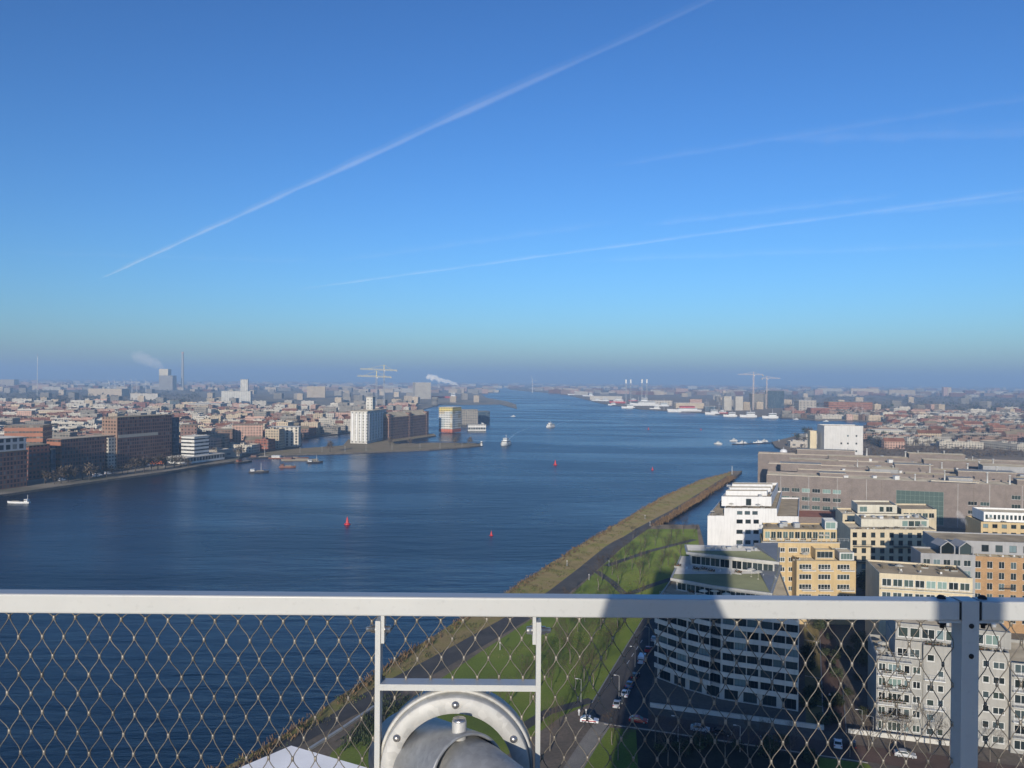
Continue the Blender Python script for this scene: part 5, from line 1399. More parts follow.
LM = []          # footprints that the scattered city keeps clear of
def lm(fp): LM.append([Vector(p) for p in fp]); return fp
fp, a = qfoot(-46, 496, 27.5, 22); z = zat(6, 437, 590)
simple_building('waterfront_office', 'dark brick and glass waterfront block with a white gridded top at the photo edge', 'office building', lm(fp), 0, z-9.5, 'fac_dark_brick', 'roof_dark',
                extra=[('glass_bay', (qfoot(10, 487, 22, 4)[0], 3, z-10), 'fac_glass_blue')])
fpx, _ = qfoot(-46, 496.3, 27.5, 21)
LMB = simple_building('white_office', 'white gridded office floors standing on the dark waterfront block', 'office building', inset(fp, 0.4), z-8.95, z, 'fac_white_grid', 'roof_light')
fp, a = qfoot(28.5, 480, 50, 20); simple_building('red_brick_office', 'small dark red brick waterfront block between two larger ones', 'office building', lm(fp), 0, zat(38, 444.5, 640), 'fac_red_brick', 'roof_dark')
fp, a = qfoot(51, 477.2, 56, 16); simple_building('glass_office', 'narrow dark glass block filling the gap in the brick waterfront', 'office building', lm(fp), 0, 22, 'fac_glass_blue', 'roof_dark')
fp, a = qfoot(61.5, 475.2, 116.5, 15); z = zat(61, 439, 664)
e = simple_building('brick_office', 'long dark brick waterfront office with a bright red end wall and ground floor arcade', 'office building', lm(fp), 0, z, 'fac_dark_brick', 'roof_tan')
mb = MB(e.location); mb.prism([tuple(Vector(fp[0])-QD*1.0), tuple(Vector(fp[0])-QD*0.03), tuple(Vector(fp[3])-QD*0.03), tuple(Vector(fp[3])-QD*1.0)], 0, z+0.3, 0, 0); mb.build('end_wall', MATS['fac_orange_brick'], e)
fp, a = qfoot(117.5, 468.6, 172, 17); z = zat(118, 417.5, 712)
e = simple_building('tall_brick_office', 'tallest brick waterfront office slab with a pale band halfway up its long facade', 'office building', lm(fp), 0, z, 'fac_dark_brick', 'roof_dark')
b0 = [Vector(p) for p in qfoot(117.5, 468.6, 158, 17)[0]]
o = QI*-0.25
mb = MB(e.location); mb.prism([tuple(b0[0]+QD*0.5+o), tuple(b0[1]+o), tuple(b0[1]-QI*0.02), tuple(b0[0]+QD*0.5-QI*0.02)], z*0.60, z*0.66, 0, 0, True); mb.build('facade_band', MATS['ledge_pale'], e)
mb = MB(e.location); mb.prism([tuple(b0[3]-QD*0.6), tuple(b0[0]-QD*0.6), tuple(b0[0]-QD*0.02), tuple(b0[3]-QD*0.02)][::1] if False else [tuple(b0[0]-QD*0.6), tuple(b0[0]-QD*0.02), tuple(b0[3]-QD*0.02), tuple(b0[3]-QD*0.6)], 0, z+0.2, 0, 0); mb.build('end_wall', MATS['fac_brown'], e)
mb = MB(e.location); f0 = [b0[3]-QD*9-QI*2, b0[0]-QD*9+QI*1, b0[0]-QD*0.8+QI*1, b0[3]-QD*0.8-QI*2]; f0 = [tuple(b0[0]-QD*9+QI*1), tuple(b0[0]-QD*0.8+QI*1), tuple(b0[3]-QD*0.8), tuple(b0[3]-QD*9)]
mb.prism(f0, 0, z*0.62, 0, 0); mb.build('side_wing', MATS['fac_white'], e)
fp, a = qfoot(172.6, 460.5, 179.5, 15); simple_building('glass_stair_block', 'narrow blue glass block closing the end of the tall brick slab', 'office building', lm(fp), 0, zat(175, 417, 800), 'fac_glass_blue', 'roof_dark')
def cbox(name, label, cat, px0, px1, yb, yt, depth, wall, roof='roof_grey', yaw=0.0, gable=False, z0=0.0, group=None, clear=True, Y=None):
    pm = (px0+px1)/2
    p = at(pm, yb, z0) if Y is None else at_y(pm, yb, Y)
    Y_ = p.y; w = (px1-px0)/F*Y_; h = at_y(pm, yt, Y_).z-z0
    u = Vector((math.cos(R(yaw)), math.sin(R(yaw)))); v = Vector((-u.y, u.x)); c = Vector((p.x, p.y))
    fp = [tuple(c-u*w/2), tuple(c+u*w/2), tuple(c+u*w/2+v*depth), tuple(c-u*w/2+v*depth)]
    if clear: lm(fp)
    return simple_building(name, label, cat, fp, z0, z0+h if not gable else z0+h*0.75, wall, roof, gable, None, group)
cbox('orange_brick_office', 'orange brick office with pale bands rising behind the waterfront blocks', 'office building', 6, 41, 462, 426, 25, 'fac_orange_brick', 'roof_tan', 12)
# the white building on the water
fp, a = qfoot(187, 465.8, 225, 23, -0.6); lm(fp)
e = empty('quayside_pavilion', (*((Vector(fp[0])+Vector(fp[2]))/2), WATER_Z), 0, 'white building on piles over the water with a banded tower on its long podium', 'building')
zt = zat(187, 460, a.y); zt = max(zt, 6.0)
mb = MB(e.location); mb.prism(fp, 0.8, zt, 0, 0, True); mb.build('podium_wall', MATS['fac_podium'], e)
mb = MB(e.location); mb.prism(inset(fp, -0.4), zt+0.02, zt+0.9, 0, 0, True); mb.build('podium_roof', MATS['roof_light'], e)
P0 = Vector(fp[0])
for k in range(6):
    c = P0.lerp(Vector(fp[1]), (k+0.3)/6)+QI*1.5
    mb = MB(e.location); mb.tube([(c.x, c.y, WATER_Z-1), (c.x, c.y, 0.85)], 0.5, 8); mb.build('pile', MATS['quay_wall'], e)
c0 = P0+QD*14+QI*4; tf = [tuple(c0), tuple(c0+QD*20), tuple(c0+QD*20+QI*15), tuple(c0+QI*15)]
mb = MB(e.location); mb.prism(tf, zt+0.9, zat(206, 434.5, 790), 0, 0); mb.build('tower_wall', MATS['fac_white_bands'], e)
mb = MB(e.location); mb.prism(inset(tf, -0.4), zat(206, 434.5, 790)+0.02, zat(206, 434.5, 790)+0.7, 0, 0, True); mb.build('tower_roof', MATS['roof_light'], e)
# granaries on the breakwater quay
r_, l_ = Vector((0.13, 0.99)), Vector((-0.96, 0.28))
n0 = at(367.2, 443.8, -0.25); n0 = Vector((n0.x, n0.y))
k = (386.5-CX)/F; sR = (k*n0.y-n0.x)/(r_.x-k*r_.y)
fp = lm([tuple(n0), tuple(n0+r_*sR), tuple(n0+r_*sR+l_*23), tuple(n0+l_*23)])
z = zat(367, 411.5, n0.y)
e = simple_building('white_granary', 'tall white ribbed granary with a small square tower on its roof', 'granary', fp, -0.25, z, 'fac_silo', 'roof_grey')
tc = n0+r_*sR*0.55+l_*8; tf = [tuple(tc), tuple(tc+r_*12), tuple(tc+r_*12+l_*9), tuple(tc+l_*9)]
mb = MB(e.location); mb.prism(tf, z+0.5, zat(377, 397.5, tc.y), 0, 0); mb.build('roof_tower', MATS['fac_silo'], e)
mb = MB(e.location); mb.prism(inset(tf, -0.6), zat(377, 397.5, tc.y)+.02, zat(377, 397.5, tc.y)+0.9, 0, 0, True); mb.build('tower_cap', MATS['roof_light'], e)
mb = MB(e.location)
for kk in range(7):
    f_ = (kk+0.5)/7; c = n0.lerp(n0+r_*sR, f_); mb.prism([tuple(c-l_*0.8-r_*0.9), tuple(c-l_*0.8+r_*0.9), tuple(c-l_*0.02+r_*0.9), tuple(c-l_*0.02-r_*0.9)], 3, z-2.5, 0, 0, True)
for kk in range(4):
    f_ = (kk+0.5)/4; c = n0.lerp(n0+l_*23, f_); mb.prism([tuple(c-r_*0.8+l_*0.9), tuple(c-r_*0.8-l_*0.9), tuple(c-r_*0.02-l_*0.9), tuple(c-r_*0.02+l_*0.9)], 3, z-2.5, 0, 0, True)
mb.build('pilaster', MATS['render_white'], e)['kind'] = 'stuff'
a, b = at(388.5, 440.0, -0.25), at(428.5, 434.6, -0.25); a = Vector((a.x, a.y)); b = Vector((b.x, b.y)); d = (b-a).normalized(); inn = Vector((-d.y, d.x))
z = zat(390, 417.5, a.y)
fp = lm([tuple(a), tuple(b), tuple(b+inn*18), tuple(a+inn*18)])
e = simple_building('brick_granary', 'old brown brick granary with pitched grey roof beside the white granary', 'granary', fp, -0.25, z, 'fac_old_brick', 'roof_grey', True)
for f_ in (0.02, 0.5, 0.95):
    c = a.lerp(b, f_); g0 = [tuple(c-d*2-inn*0.5), tuple(c+d*5-inn*0.5), tuple(c+d*5+inn*6), tuple(c-d*2+inn*6)]
    mb = MB(e.location); mb.prism(g0, -0.25, z+4.5, 0, 0); mb.build('stair_gable', MATS['fac_old_brick'], e)
n0 = at(452.2, 433.3, WATER_Z); n0 = Vector((n0.x, n0.y)); rr = Vector((0.42, 0.907)); ll = Vector((-0.97, 0.24))
k = (461.5-CX)/F; sR = (k*n0.y-n0.x)/(rr.x-k*rr.y); z = zat(452, 407.5, n0.y)
fp = lm([tuple(n0), tuple(n0+rr*sR), tuple(n0+rr*sR+ll*21.5), tuple(n0+ll*21.5)])
simple_building('panelled_apartment_block', 'box of flats in coloured panels standing in the water with yellow top and red base', 'apartment building', fp, -0.4, z, 'fac_panels', 'roof_light')
e = bpy.data.objects[[o.name for o in col.objects if o.name.startswith('panelled_apartment_block')][0]]
for kk in range(4):
    c = n0.lerp(n0+ll*21.5, (kk+0.5)/4)+rr*2; mb = MB(e.location); mb.tube([(c.x, c.y, WATER_Z-1.5), (c.x, c.y, -0.4)], 0.8, 8); mb.build('pile', MATS['quay_wall'], e)
cbox('cream_waterfront_block', 'cream block of flats with dark balcony columns at the root of the breakwater', 'apartment building', 267, 298, 446.4, 427.5, 24, 'fac_cream_ribs', 'roof_light', 8)
cbox('floating_pavilion', 'low white pavilion on a pontoon beside the panelled flats', 'pavilion', 468, 486, 430.8, 425.0, 14, 'fac_podium', 'roof_light', 8, z0=WATER_Z+0.4)
for (x0, x1, yb, yt, dp, w, ro, lb) in ((462, 478, 424.5, 410, 20, 'fac_grey', 'roof_grey', 'grey green block of flats standing in the water behind the panelled flats'),
        (476, 490, 422.0, 411.5, 18, 'fac_glass_blue', 'roof_dark', 'dark glass block on the pier beyond the panelled flats')):
    cbox('pier_building', lb, 'building', x0, x1, yb, yt, dp, w, ro, 14, z0=WATER_Z+0.6)
for args in (
    ('apartment_slab', 'cream slab of flats standing alone above the low sheds', 'apartment building', 307, 325, 397.5, 386.5, 20, 'fac_cream', 'roof_light', 5),
    ('white_apartment_tower', 'tall white block of flats with a dark glazed side on the far quay', 'apartment building', 415, 431, 399.0, 382.6, 45, 'fac_white', 'roof_light', 20),
    ('long_white_shed', 'long white shed behind the white granary', 'warehouse', 354, 381, 407.0, 401.5, 40, 'fac_white', 'roof_light', 4),
    ('low_white_shed', 'low white roofed shed among the bare trees', 'warehouse', 297, 315, 416.5, 412.0, 30, 'fac_white', 'roof_light', 2),
    ('long_tan_shed', 'long tan roofed shed beside the harbour basin', 'warehouse', 336, 352, 421.5, 412.5, 20, 'fac_pink', 'roof_tan', 6),
    ('cream_warehouse', 'long cream warehouse standing above the roofs near the horizon', 'warehouse', 88, 122, 396.0, 388.8, 60, 'fac_cream', 'roof_light', -2),
    ('pale_warehouse', 'pale warehouse at the hazy edge of the city', 'warehouse', -6, 14, 386.5, 379.5, 60, 'fac_cream', 'roof_light', 0),
    ('white_terrace', 'long row of white flats beyond the red roofs', 'apartment building', 130, 158, 400.0, 393.5, 20, 'fac_white', 'roof_tan', -3),
    ('long_white_hall', 'long low white hall in front of the pale silos', 'warehouse', 189, 220, 409.5, 403.8, 60, 'fac_white', 'roof_light', 4),
    ('pale_silo_block', 'broad pale concrete silo block', 'silo', 222, 250, 404.5, 391.2, 40, 'fac_silo', 'roof_light', 10),
    ('silo_tower', 'white silo tower rising above the pale silo block', 'silo', 240.5, 247.5, 403.5, 379.5, 16, 'fac_silo', 'roof_light', 10),
    ('glass_office_cube', 'small dark blue glass office cube above the red roofs', 'office building', 170, 179, 411.5, 400.3, 20, 'fac_glass_blue', 'roof_dark', 8),
    ('pink_apartment_block', 'pale pink block of flats with dark gaps behind the orange office', 'apartment building', 17, 31, 424.0, 411.0, 14, 'fac_pink', 'roof_light', 6),
    ('cream_apartment_slab', 'long cream slab of flats in the old city', 'apartment building', 38, 64, 419.0, 410.5, 14, 'fac_cream', 'roof_light', 3),
    ('orange_apartment_block', 'small orange block next to the long cream slab', 'apartment building', 64, 74, 419.5, 410.0, 14, 'fac_pink', 'roof_tan', 3),
    ('brown_tower_block', 'brown brick block behind the white pavilion on the water', 'apartment building', 216, 232, 449.0, 430.0, 20, 'fac_brown', 'roof_dark', 18),
    ('brown_brick_block', 'wide brown brick block between the glass stair block and the white tower', 'apartment building', 181, 196, 447.0, 425.5, 25, 'fac_old_brick', 'roof_dark', 18),
    ('red_brick_flats', 'reddish brick flats above the harbour with a pale base', 'apartment building', 233, 262, 447.5, 425.0, 20, 'fac_pink', 'roof_tan', 16),
    ('white_cube_building', 'square white building left of its twin on the far shore', 'building', 724, 731.5, 410.5, 396.5, 20, 'fac_white', 'roof_light', 0),
    ('white_cube_building', 'square white building beside the tower crane on the far shore', 'building', 735.5, 743, 410.5, 396.5, 20, 'fac_white', 'roof_light', 0),
    ('dark_glass_office', 'dark glass office block right of the tower cranes', 'office building', 768, 784, 408.0, 391.0, 30, 'fac_glass_blue', 'roof_tan', 0),
    ('grey_office', 'grey office block under the tower crane booms', 'office building', 752, 766, 408.0, 394.0, 30, 'fac_grey', 'roof_grey', 0),
    ('orange_brick_hall', 'long orange brick hall on the far shore behind the white box tower', 'hall', 829, 872, 412.5, 402.0, 40, 'fac_orange_brick', 'roof_tan', -3),
    ('grey_shipyard_hall', 'grey shipyard hall with a stepped pale gable', 'hall', 799, 816, 413.5, 400.5, 40, 'fac_shed', 'roof_light', -4),
    ('red_shipyard_hall', 'low red and white hall on the far shore', 'hall', 811, 829, 415.5, 408.0, 30, 'fac_red_brick', 'roof_light', -4),
    ('twin_tower_block', 'pink high rise on the hazy horizon, the wider of a pair', 'tower block', 943.5, 947.6, 396.2, 387.2, 22, 'fac_pink', 'roof_tan', 0),
    ('twin_tower_block', 'pink high rise on the hazy horizon, the slimmer of a pair', 'tower block', 948.0, 951.4, 396.2, 387.3, 22, 'fac_cream', 'roof_tan', 0),
    ('pale_flats', 'pale long flats on the horizon above the orange brick hall', 'apartment building', 818, 841, 394.6, 388.4, 20, 'fac_white', 'roof_light', 0),
    ('pale_flats', 'pale long flats on the horizon between two similar slabs', 'apartment building', 851, 879, 395.0, 388.6, 20, 'fac_cream', 'roof_light', 0),
    ('pale_flats', 'pale long flats on the horizon nearest the pink high rise pair', 'apartment building', 889, 915, 396.0, 390.0, 20, 'fac_cream', 'roof_light', 0),
    ('white_greenhouse', 'long white roofed shed in the middle of the eastern sheds', 'warehouse', 939, 966, 420.5, 413.8, 40, 'fac_white', 'roof_light', -2),
    ('dome_hall', 'pink arched hall above the long pale roofs', 'hall', 931, 943, 411.0, 404.5, 40, 'fac_pink', 'roof_tan', 0),
    ('long_pale_roof_shed', 'long pale shed with a thin roof edge beside the pink hall', 'warehouse', 886, 932, 412.0, 409.0, 30, 'fac_pink', 'roof_tan', 0),
    ('boat_shed', 'white boat shed at the water behind the white box tower', 'boat shed', 874, 905, 437.5, 430.5, 25, 'fac_white', 'roof_light', -4),
    ('boat_shed', 'low cream boat shed behind the roof vents', 'boat shed', 906, 925, 439.0, 434.0, 20, 'fac_cream', 'roof_light', -4),
): cbox(*args)

# power station, its chimney and steam
Yp = 5000.0
e = cbox('power_station', 'large power station block with a pale upper half near the tall chimney', 'power station', 159, 172.5, 385.5, 375.5, 60, 'fac_grey', 'roof_dark', 0, Y=Yp)
p = at_y(159, 376, Yp); p2 = at_y(168, 376, Yp); zt = at_y(163, 369, Yp).z
mb = MB(e.location); mb.prism([(p.x, Yp+1), (p2.x, Yp+1), (p2.x, Yp+50), (p.x, Yp+50)], at_y(163, 375.5, Yp).z+0.6, zt, 0, 0); mb.build('boiler_house', MATS['render_cream'], e)
def chimney(px_, ytop, Y, r_, label):
    p = at_y(px_, 384, Y); zt = at_y(px_, ytop, Y).z
    e = empty('chimney', (p.x, Y, 0), 0, label, 'chimney')
    mb = MB((p.x, Y, 0)); mb.lathe([(r_*1.25, 0), (r_, zt*0.6), (r_*0.85, zt)], (p.x, Y, 0), n=16); mb.build('shaft', MATS['clad_grey'], e)
    mb = MB((p.x, Y, 0)); mb.lathe([(r_*0.95, zt*0.96), (r_*0.95, zt), (0, zt+0.5)], (p.x, Y, 0), n=16); mb.build('chimney_crown', MATS['fac_pink'], e)
chimney(182.6, 352.0, 5100, 7.5, 'tall grey chimney standing beside the power station')
def plume(name, pts, rads, mat, label, seed):
    r = random.Random(seed); mb = MB(); vs = []; fs = []
    pts = [Vector(p) for p in pts]; n = 14; M = len(pts)*5
    rows = []
    for i in range(M):
        f_ = i/(M-1)*(len(pts)-1); k_ = min(int(f_), len(pts)-2); t = f_-k_
        c = pts[k_].lerp(pts[k_+1], t); rad = rads[k_]*(1-t)+rads[k_+1]*t
        if i in (0, M-1): rad *= 0.15
        ph = r.uniform(0, 6.28); ring = []
        for q in range(n):
            a = 2*math.pi*q/n
            w_ = 1+0.28*math.sin(2*a+ph)+0.18*math.sin(5*a+ph*2.3)
            ring.append(c+Vector((0.25*rad*math.cos(a), rad*w_*math.cos(a), rad*w_*math.sin(a)*0.8+0.22*rad*math.sin(i*1.3+seed))))
        rows.append(ring)
    vs = [q for rg in rows for q in rg]
    for i in range(M-1):
        for q in range(n):
            q2 = (q+1) % n; fs.append((i*n+q, i*n+q2, (i+1)*n+q2, (i+1)*n+q))
    fs.append(tuple(range(n))[::-1]); fs.append(tuple(range((M-1)*n, M*n)))
    mb.verts_faces(vs, fs, 0, True)
    o = mb.build(name, mat)
    bm = bmesh.new(); bm.from_mesh(o.data); bmesh.ops.recalc_face_normals(bm, faces=bm.faces)
    if bm.calc_volume(signed=True) < 0: bmesh.ops.reverse_faces(bm, faces=bm.faces)
    bm.to_mesh(o.data); bm.free(); tag(o, label, 'steam'); return o
P = lambda x, y, Y: tuple(at_y(x, y, Y))
plume('steam_plume', [P(164, 368.5, 5020), P(158, 364, 5040), P(150, 361, 5060), P(142, 357.5, 5080), P(132, 356, 5100)], [15, 30, 40, 42, 26], volmat('steam_thin', (1, 1, 1), 0.006, -0.35), 'faint steam drifting sideways from the power station', 3)
plume('steam_plume', [P(459, 385.5, 3900), P(450, 382, 3900), P(442, 380.5, 3900), P(434, 377.5, 3900), P(426, 377, 3900)], [5, 9, 12, 17, 12], volmat('steam_dense', (1, 1, 1), 0.05, -0.45), 'white steam cloud beside the tall white block of flats', 5)
plume('steam_plume', [P(968, 527, 330), P(966, 522, 331), P(962, 517, 332), P(956, 513, 333)], [0.7, 1.6, 2.3, 2.0], volmat('steam_roof', (1, 1, 1), 0.06, -0.3), 'thin white steam rising between the orange and ochre blocks', 7)
plume('steam_plume', [P(990, 520, 345), P(987, 516, 346), P(983, 512, 347)], [0.6, 1.6, 1.9], MATS['steam_roof'], 'thin white steam over the ochre block top floor', 9)

# wind turbines
def turbine_meshes():
    t = MB(); t.lathe([(2.2, 0), (1.4, 70), (1.2, 80)], n=10)
    h = MB(); h.obox((0, 1.5, 81), (0, 1, 0), (1, 0, 0), (0, 0, 1), 4.5, 1.6, 1.7); h.lathe([(0, -4.6), (1.4, -4.0), (1.7, -2.8)], (0, 0, 81), (0, 1, 0), 10)
    bs = []
    for k in range(3):
        a = R(90+120*k+20); b = MB(); d = Vector((math.cos(a), 0, math.sin(a))); pr = Vector((-d.z, 0, d.x))
        b.verts_faces([Vector((0, -3.6, 81))+d*1.2+pr*0.8, Vector((0, -3.6, 81))+d*1.2-pr*0.8, Vector((0, -3.5, 81))+d*34, Vector((0, -3.0, 81))+d*1.2+pr*0.8, Vector((0, -3.0, 81))+d*1.2-pr*0.8, Vector((0, -3.4, 81))+d*34.0+pr*0.3],
                      [(0, 1, 2), (3, 5, 4), (0, 2, 5, 3), (1, 4, 5, 2), (0, 3, 4, 1)]); bs.append(b)
    e = empty('wind_turbine', (0, 0, 0), 0, 'white wind turbine on the hazy horizon above the cream warehouse', 'wind turbine', 'wind turbines on the horizon')
    t.build('tower', MATS['vent_white'], e); h.build('nacelle', MATS['vent_white'], e)
    for b in bs: b.build('blade', MATS['vent_white'], e)
    return e
wt = turbine_meshes()
for i, (px_, Y) in enumerate(((109, 3600), (115, 3700), (124.5, 3700), (132, 4000), (137, 3900), (146, 4000))):
    p = at_y(px_, 384, Y); place(wt, (p.x, Y, 0), rz=rnd.uniform(-0.6, 0.6), s=0.72)
p = at_y(532.5, 384, 5200); o = place(wt, (p.x, 5200, 0), rz=0.2); o['label'] = 'white wind turbine standing alone at the far end of the river'; del o['group']
p = at_y(37.5, 384, 3300)
e = empty('radio_mast', (p.x, 3300, 0), 0, 'thin lattice radio mast rising above the hazy roofs', 'mast')
mb = MB((p.x, 3300, 0)); zt = at_y(37.5, 356.5, 3300).z
for sx, sy in ((-1.5, -1.5), (1.5, -1.5), (0, 1.5)): mb.beam((p.x+sx, 3300+sy, 0), (p.x+sx*0.2, 3300+sy*0.2, zt), 0.7, 0.7)
mb.build('lattice', MATS['metal_grey'], e)
mb = MB((p.x, 3300, 0)); mb.tube([(p.x, 3300, zt), (p.x, 3300, zt+12)], 0.4, 6); mb.build('antenna', MATS['tail_red'], e)

# tower cranes
solid('crane_yellow', (0.62, 0.50, 0.16), 0.5); solid('crane_pale', (0.62, 0.50, 0.42), 0.5); solid('crane_grey', (0.28, 0.30, 0.32), 0.5)
def lattice(mb, a, b, w, n):
    a = Vector(a); b = Vector(b); d = (b-a).normalized(); ref = Vector((0, 1, 0)) if abs(d.y) < 0.9 else Vector((1, 0, 0)); x = d.cross(ref).normalized()*w/2; y = d.cross(x).normalized()*w/2
    cs = [x+y, x-y, -x-y, -x+y]
    for c in cs: mb.beam(a+c, b+c, w*0.16, w*0.16)
    for k in range(n):
        p0 = a.lerp(b, k/n); p1 = a.lerp(b, (k+1)/n)
        for j in range(4): mb.beam(p0+cs[j], p1+cs[(j+1) % 4], w*0.1, w*0.1)
def tower_crane(px_, yb, Y, ymast, x0, x1, yjib, mm, jm, label, w=3.0, tilt=0.0):
    p = at_y(px_, 384, Y); zj = at_y(px_, yjib, Y).z; zt = at_y(px_, ymast, Y).z; o_ = (p.x, Y, 0)
    e = empty('tower_crane', o_, 0, label, 'crane')
    mb = MB(o_); lattice(mb, (p.x, Y, 0), (p.x, Y, zj), w, 18); mb.build('mast', MATS[mm], e)
    X0 = at_y(x0, yjib, Y).x; X1 = at_y(x1, yjib, Y).x
    mb = MB(o_); lattice(mb, (X0, Y, zj+1.5+tilt), (X1, Y, zj+1.5-tilt), w*0.9, 22); mb.build('jib', MATS[jm], e)
    mb = MB(o_); mb.beam((p.x, Y, zj), (p.x, Y, zt), w*0.5, w*0.5); mb.beam((p.x, Y, zt), (X0+(p.x-X0)*0.3, Y, zj+2+tilt), 0.35, 0.35); mb.beam((p.x, Y, zt), (X1+(p.x-X1)*0.3, Y, zj+2-tilt), 0.35, 0.35); mb.build('apex_ties', MATS[jm], e)
    far = X1 if abs(X1-p.x) < abs(X0-p.x) else X0
    mb = MB(o_); mb.box(far-2.5, far+2.5, Y-1.5, Y+1.5, zj-2.5, zj+0.2); mb.build('counterweight', MATS['clad_grey'], e)
    mb = MB(o_); mb.box(p.x+0.8, p.x+3.2, Y-2.6, Y-0.5, zj-3.2, zj-0.3); mb.build('cab', MATS['vent_white'], e)
tower_crane(376.5, 412, 2050, 371, 357.5, 391, 377, 'crane_grey', 'crane_yellow', 'tower crane with the lower of two yellow jibs behind the white granary', 3.2, 1.2)
tower_crane(384.0, 412, 2120, 365, 360.5, 396.5, 370.2, 'crane_grey', 'crane_yellow', 'tower crane with the higher of two yellow jibs behind the white granary', 3.2, 1.6)
tower_crane(753.5, 408, 2300, 372, 738, 763, 375.0, 'crane_pale', 'crane_pale', 'pale tower crane with the higher jib on the far shore', 2.6)
tower_crane(766.8, 408, 2400, 376, 762, 780, 378.6, 'crane_pale', 'crane_pale', 'pale tower crane with the lower jib beside the dark glass office', 2.4)

# ============================================================ ships, boats and buoys
solid('hull_red', (0.40, 0.05, 0.05), 0.5); solid('hull_dark', (0.05, 0.05, 0.06), 0.5); solid('hull_white', (0.72, 0.72, 0.70), 0.4); solid('hull_rust', (0.22, 0.10, 0.07), 0.7); solid('deck_tan', (0.30, 0.26, 0.2), 0.8); solid('buoy_red', (0.55, 0.03, 0.04), 0.4); solid('hull_blue', (0.04, 0.10, 0.2), 0.5)
def hull(mb, Ln, Wd, h, dr=0.8, m=0, mdeck=1, bow=0.22):
    st = [(-0.5, 0.72), (-0.46, 0.9), (-0.3, 1.0), (0.5-bow*1.6, 1.0), (0.5-bow*0.8, 0.78), (0.5-bow*0.25, 0.35), (0.5, 0.03)]
    lo = []; hi = []
    for sx, sw in st:
        x = sx*Ln; sheer = h*(1+0.35*max(0, (sx-0.1))/0.4*0.6)
        lo.append((x-(0.03*Ln if sx > 0.3 else 0), sw*Wd/2*0.82, -dr)); hi.append((x, sw*Wd/2, sheer))
    n = len(st); vs = [(x, -y, z) for x, y, z in lo]+[(x, -y, z) for x, y, z in hi]+[(x, y, z) for x, y, z in lo]+[(x, y, z) for x, y, z in hi]
    fs = []
    for i in range(n-1):
        fs += [(i, i+1, n+i+1, n+i), (2*n+i+1, 2*n+i, 3*n+i, 3*n+i+1)]
    fs += [(0, n, 3*n, 2*n), (n-1, 3*n-1, 4*n-1, 2*n-1)]
    mb.verts_faces(vs, fs, m)
    mb.verts_faces(vs, [(n+i, n+i+1, 3*n+i+1, 3*n+i) for i in range(n-1)], mdeck)
def make_ship(name, cat, label, Ln, Wd, h, hm, houses, masts=(), dm='deck_tan', extra=None, group=None):
    e = empty(name, (0, 0, 0), 0, label, cat, group)
    mb = MB(); hull(mb, Ln, Wd, h); mb.build('hull', [MATS[hm], MATS[dm]], e)
    for (x0, x1, w, z0, z1, m) in houses:
        mb = MB(); mb.prism([(x0, -w/2), (x1-w*0.12, -w/2), (x1, -w*0.3), (x1, w*0.3), (x1-w*0.12, w/2), (x0, w/2)], z0, z1, 0, 0)
        hs = mb.build('deckhouse', MATS[m], e)
        if z1-z0 > 1.4:
            mb = MB(); mb.prism([(x0+0.3, -w/2-0.03), (x1-w*0.12, -w/2-0.03), (x1+0.03, -w*0.3), (x1+0.03, w*0.3), (x1-w*0.12, w/2+0.03), (x0+0.3, w/2+0.03)], z0+(z1-z0)*0.5, z0+(z1-z0)*0.8, 0, 0, True); mb.build('window_band', MATS['pane_glass'], hs)
    for (x, z0, z1, r_) in masts:
        mb = MB(); mb.tube([(x, 0, z0), (x, 0, z1)], [r_, r_*0.6], 6); mb.beam((x, -(z1-z0)*0.14, z0+(z1-z0)*0.7), (x, (z1-z0)*0.14, z0+(z1-z0)*0.7), r_, r_); mb.build('mast', MATS['bollard_white'], e)
    return e
def float_at(e, px_, py_, ang):
    p = at(px_, py_, WATER_Z); e.location = (p.x, p.y, WATER_Z); e.rotation_euler = (0, 0, R(ang)); return e
float_at(make_ship('motor_barge', 'boat', 'pale open barge with a small mast moored near the quay at the photo edge', 15, 3.4, 1.1, 'hull_white', [(-6.5, -4.0, 2.6, 1.0, 2.6, 'hull_white'), (-1, 4, 2.2, 1.0, 1.5, 'deck_tan')], [(-6.0, 2.6, 5.5, 0.12)]), 18.5, 503, 178)
float_at(make_ship('ferry', 'ferry', 'white river ferry with a tall wheelhouse heading up the river', 26, 9, 2.4, 'hull_white', [(-9, 6, 7.0, 2.4, 5.6, 'hull_white'), (-4, 3, 5.5, 5.6, 8.8, 'hull_white')], [(-2, 8.8, 13, 0.25)]), 505.5, 445.0, 250)
float_at(make_ship('ferry', 'ferry', 'white ferry trailing a pale wake in the middle of the river', 24, 8.5, 2.2, 'hull_white', [(-9, 6, 6.8, 2.2, 5.6, 'hull_white'), (-3, 3, 5.0, 5.6, 8.0, 'hull_white')], [(-1, 8, 11, 0.25)]), 550.0, 427.2, 235)
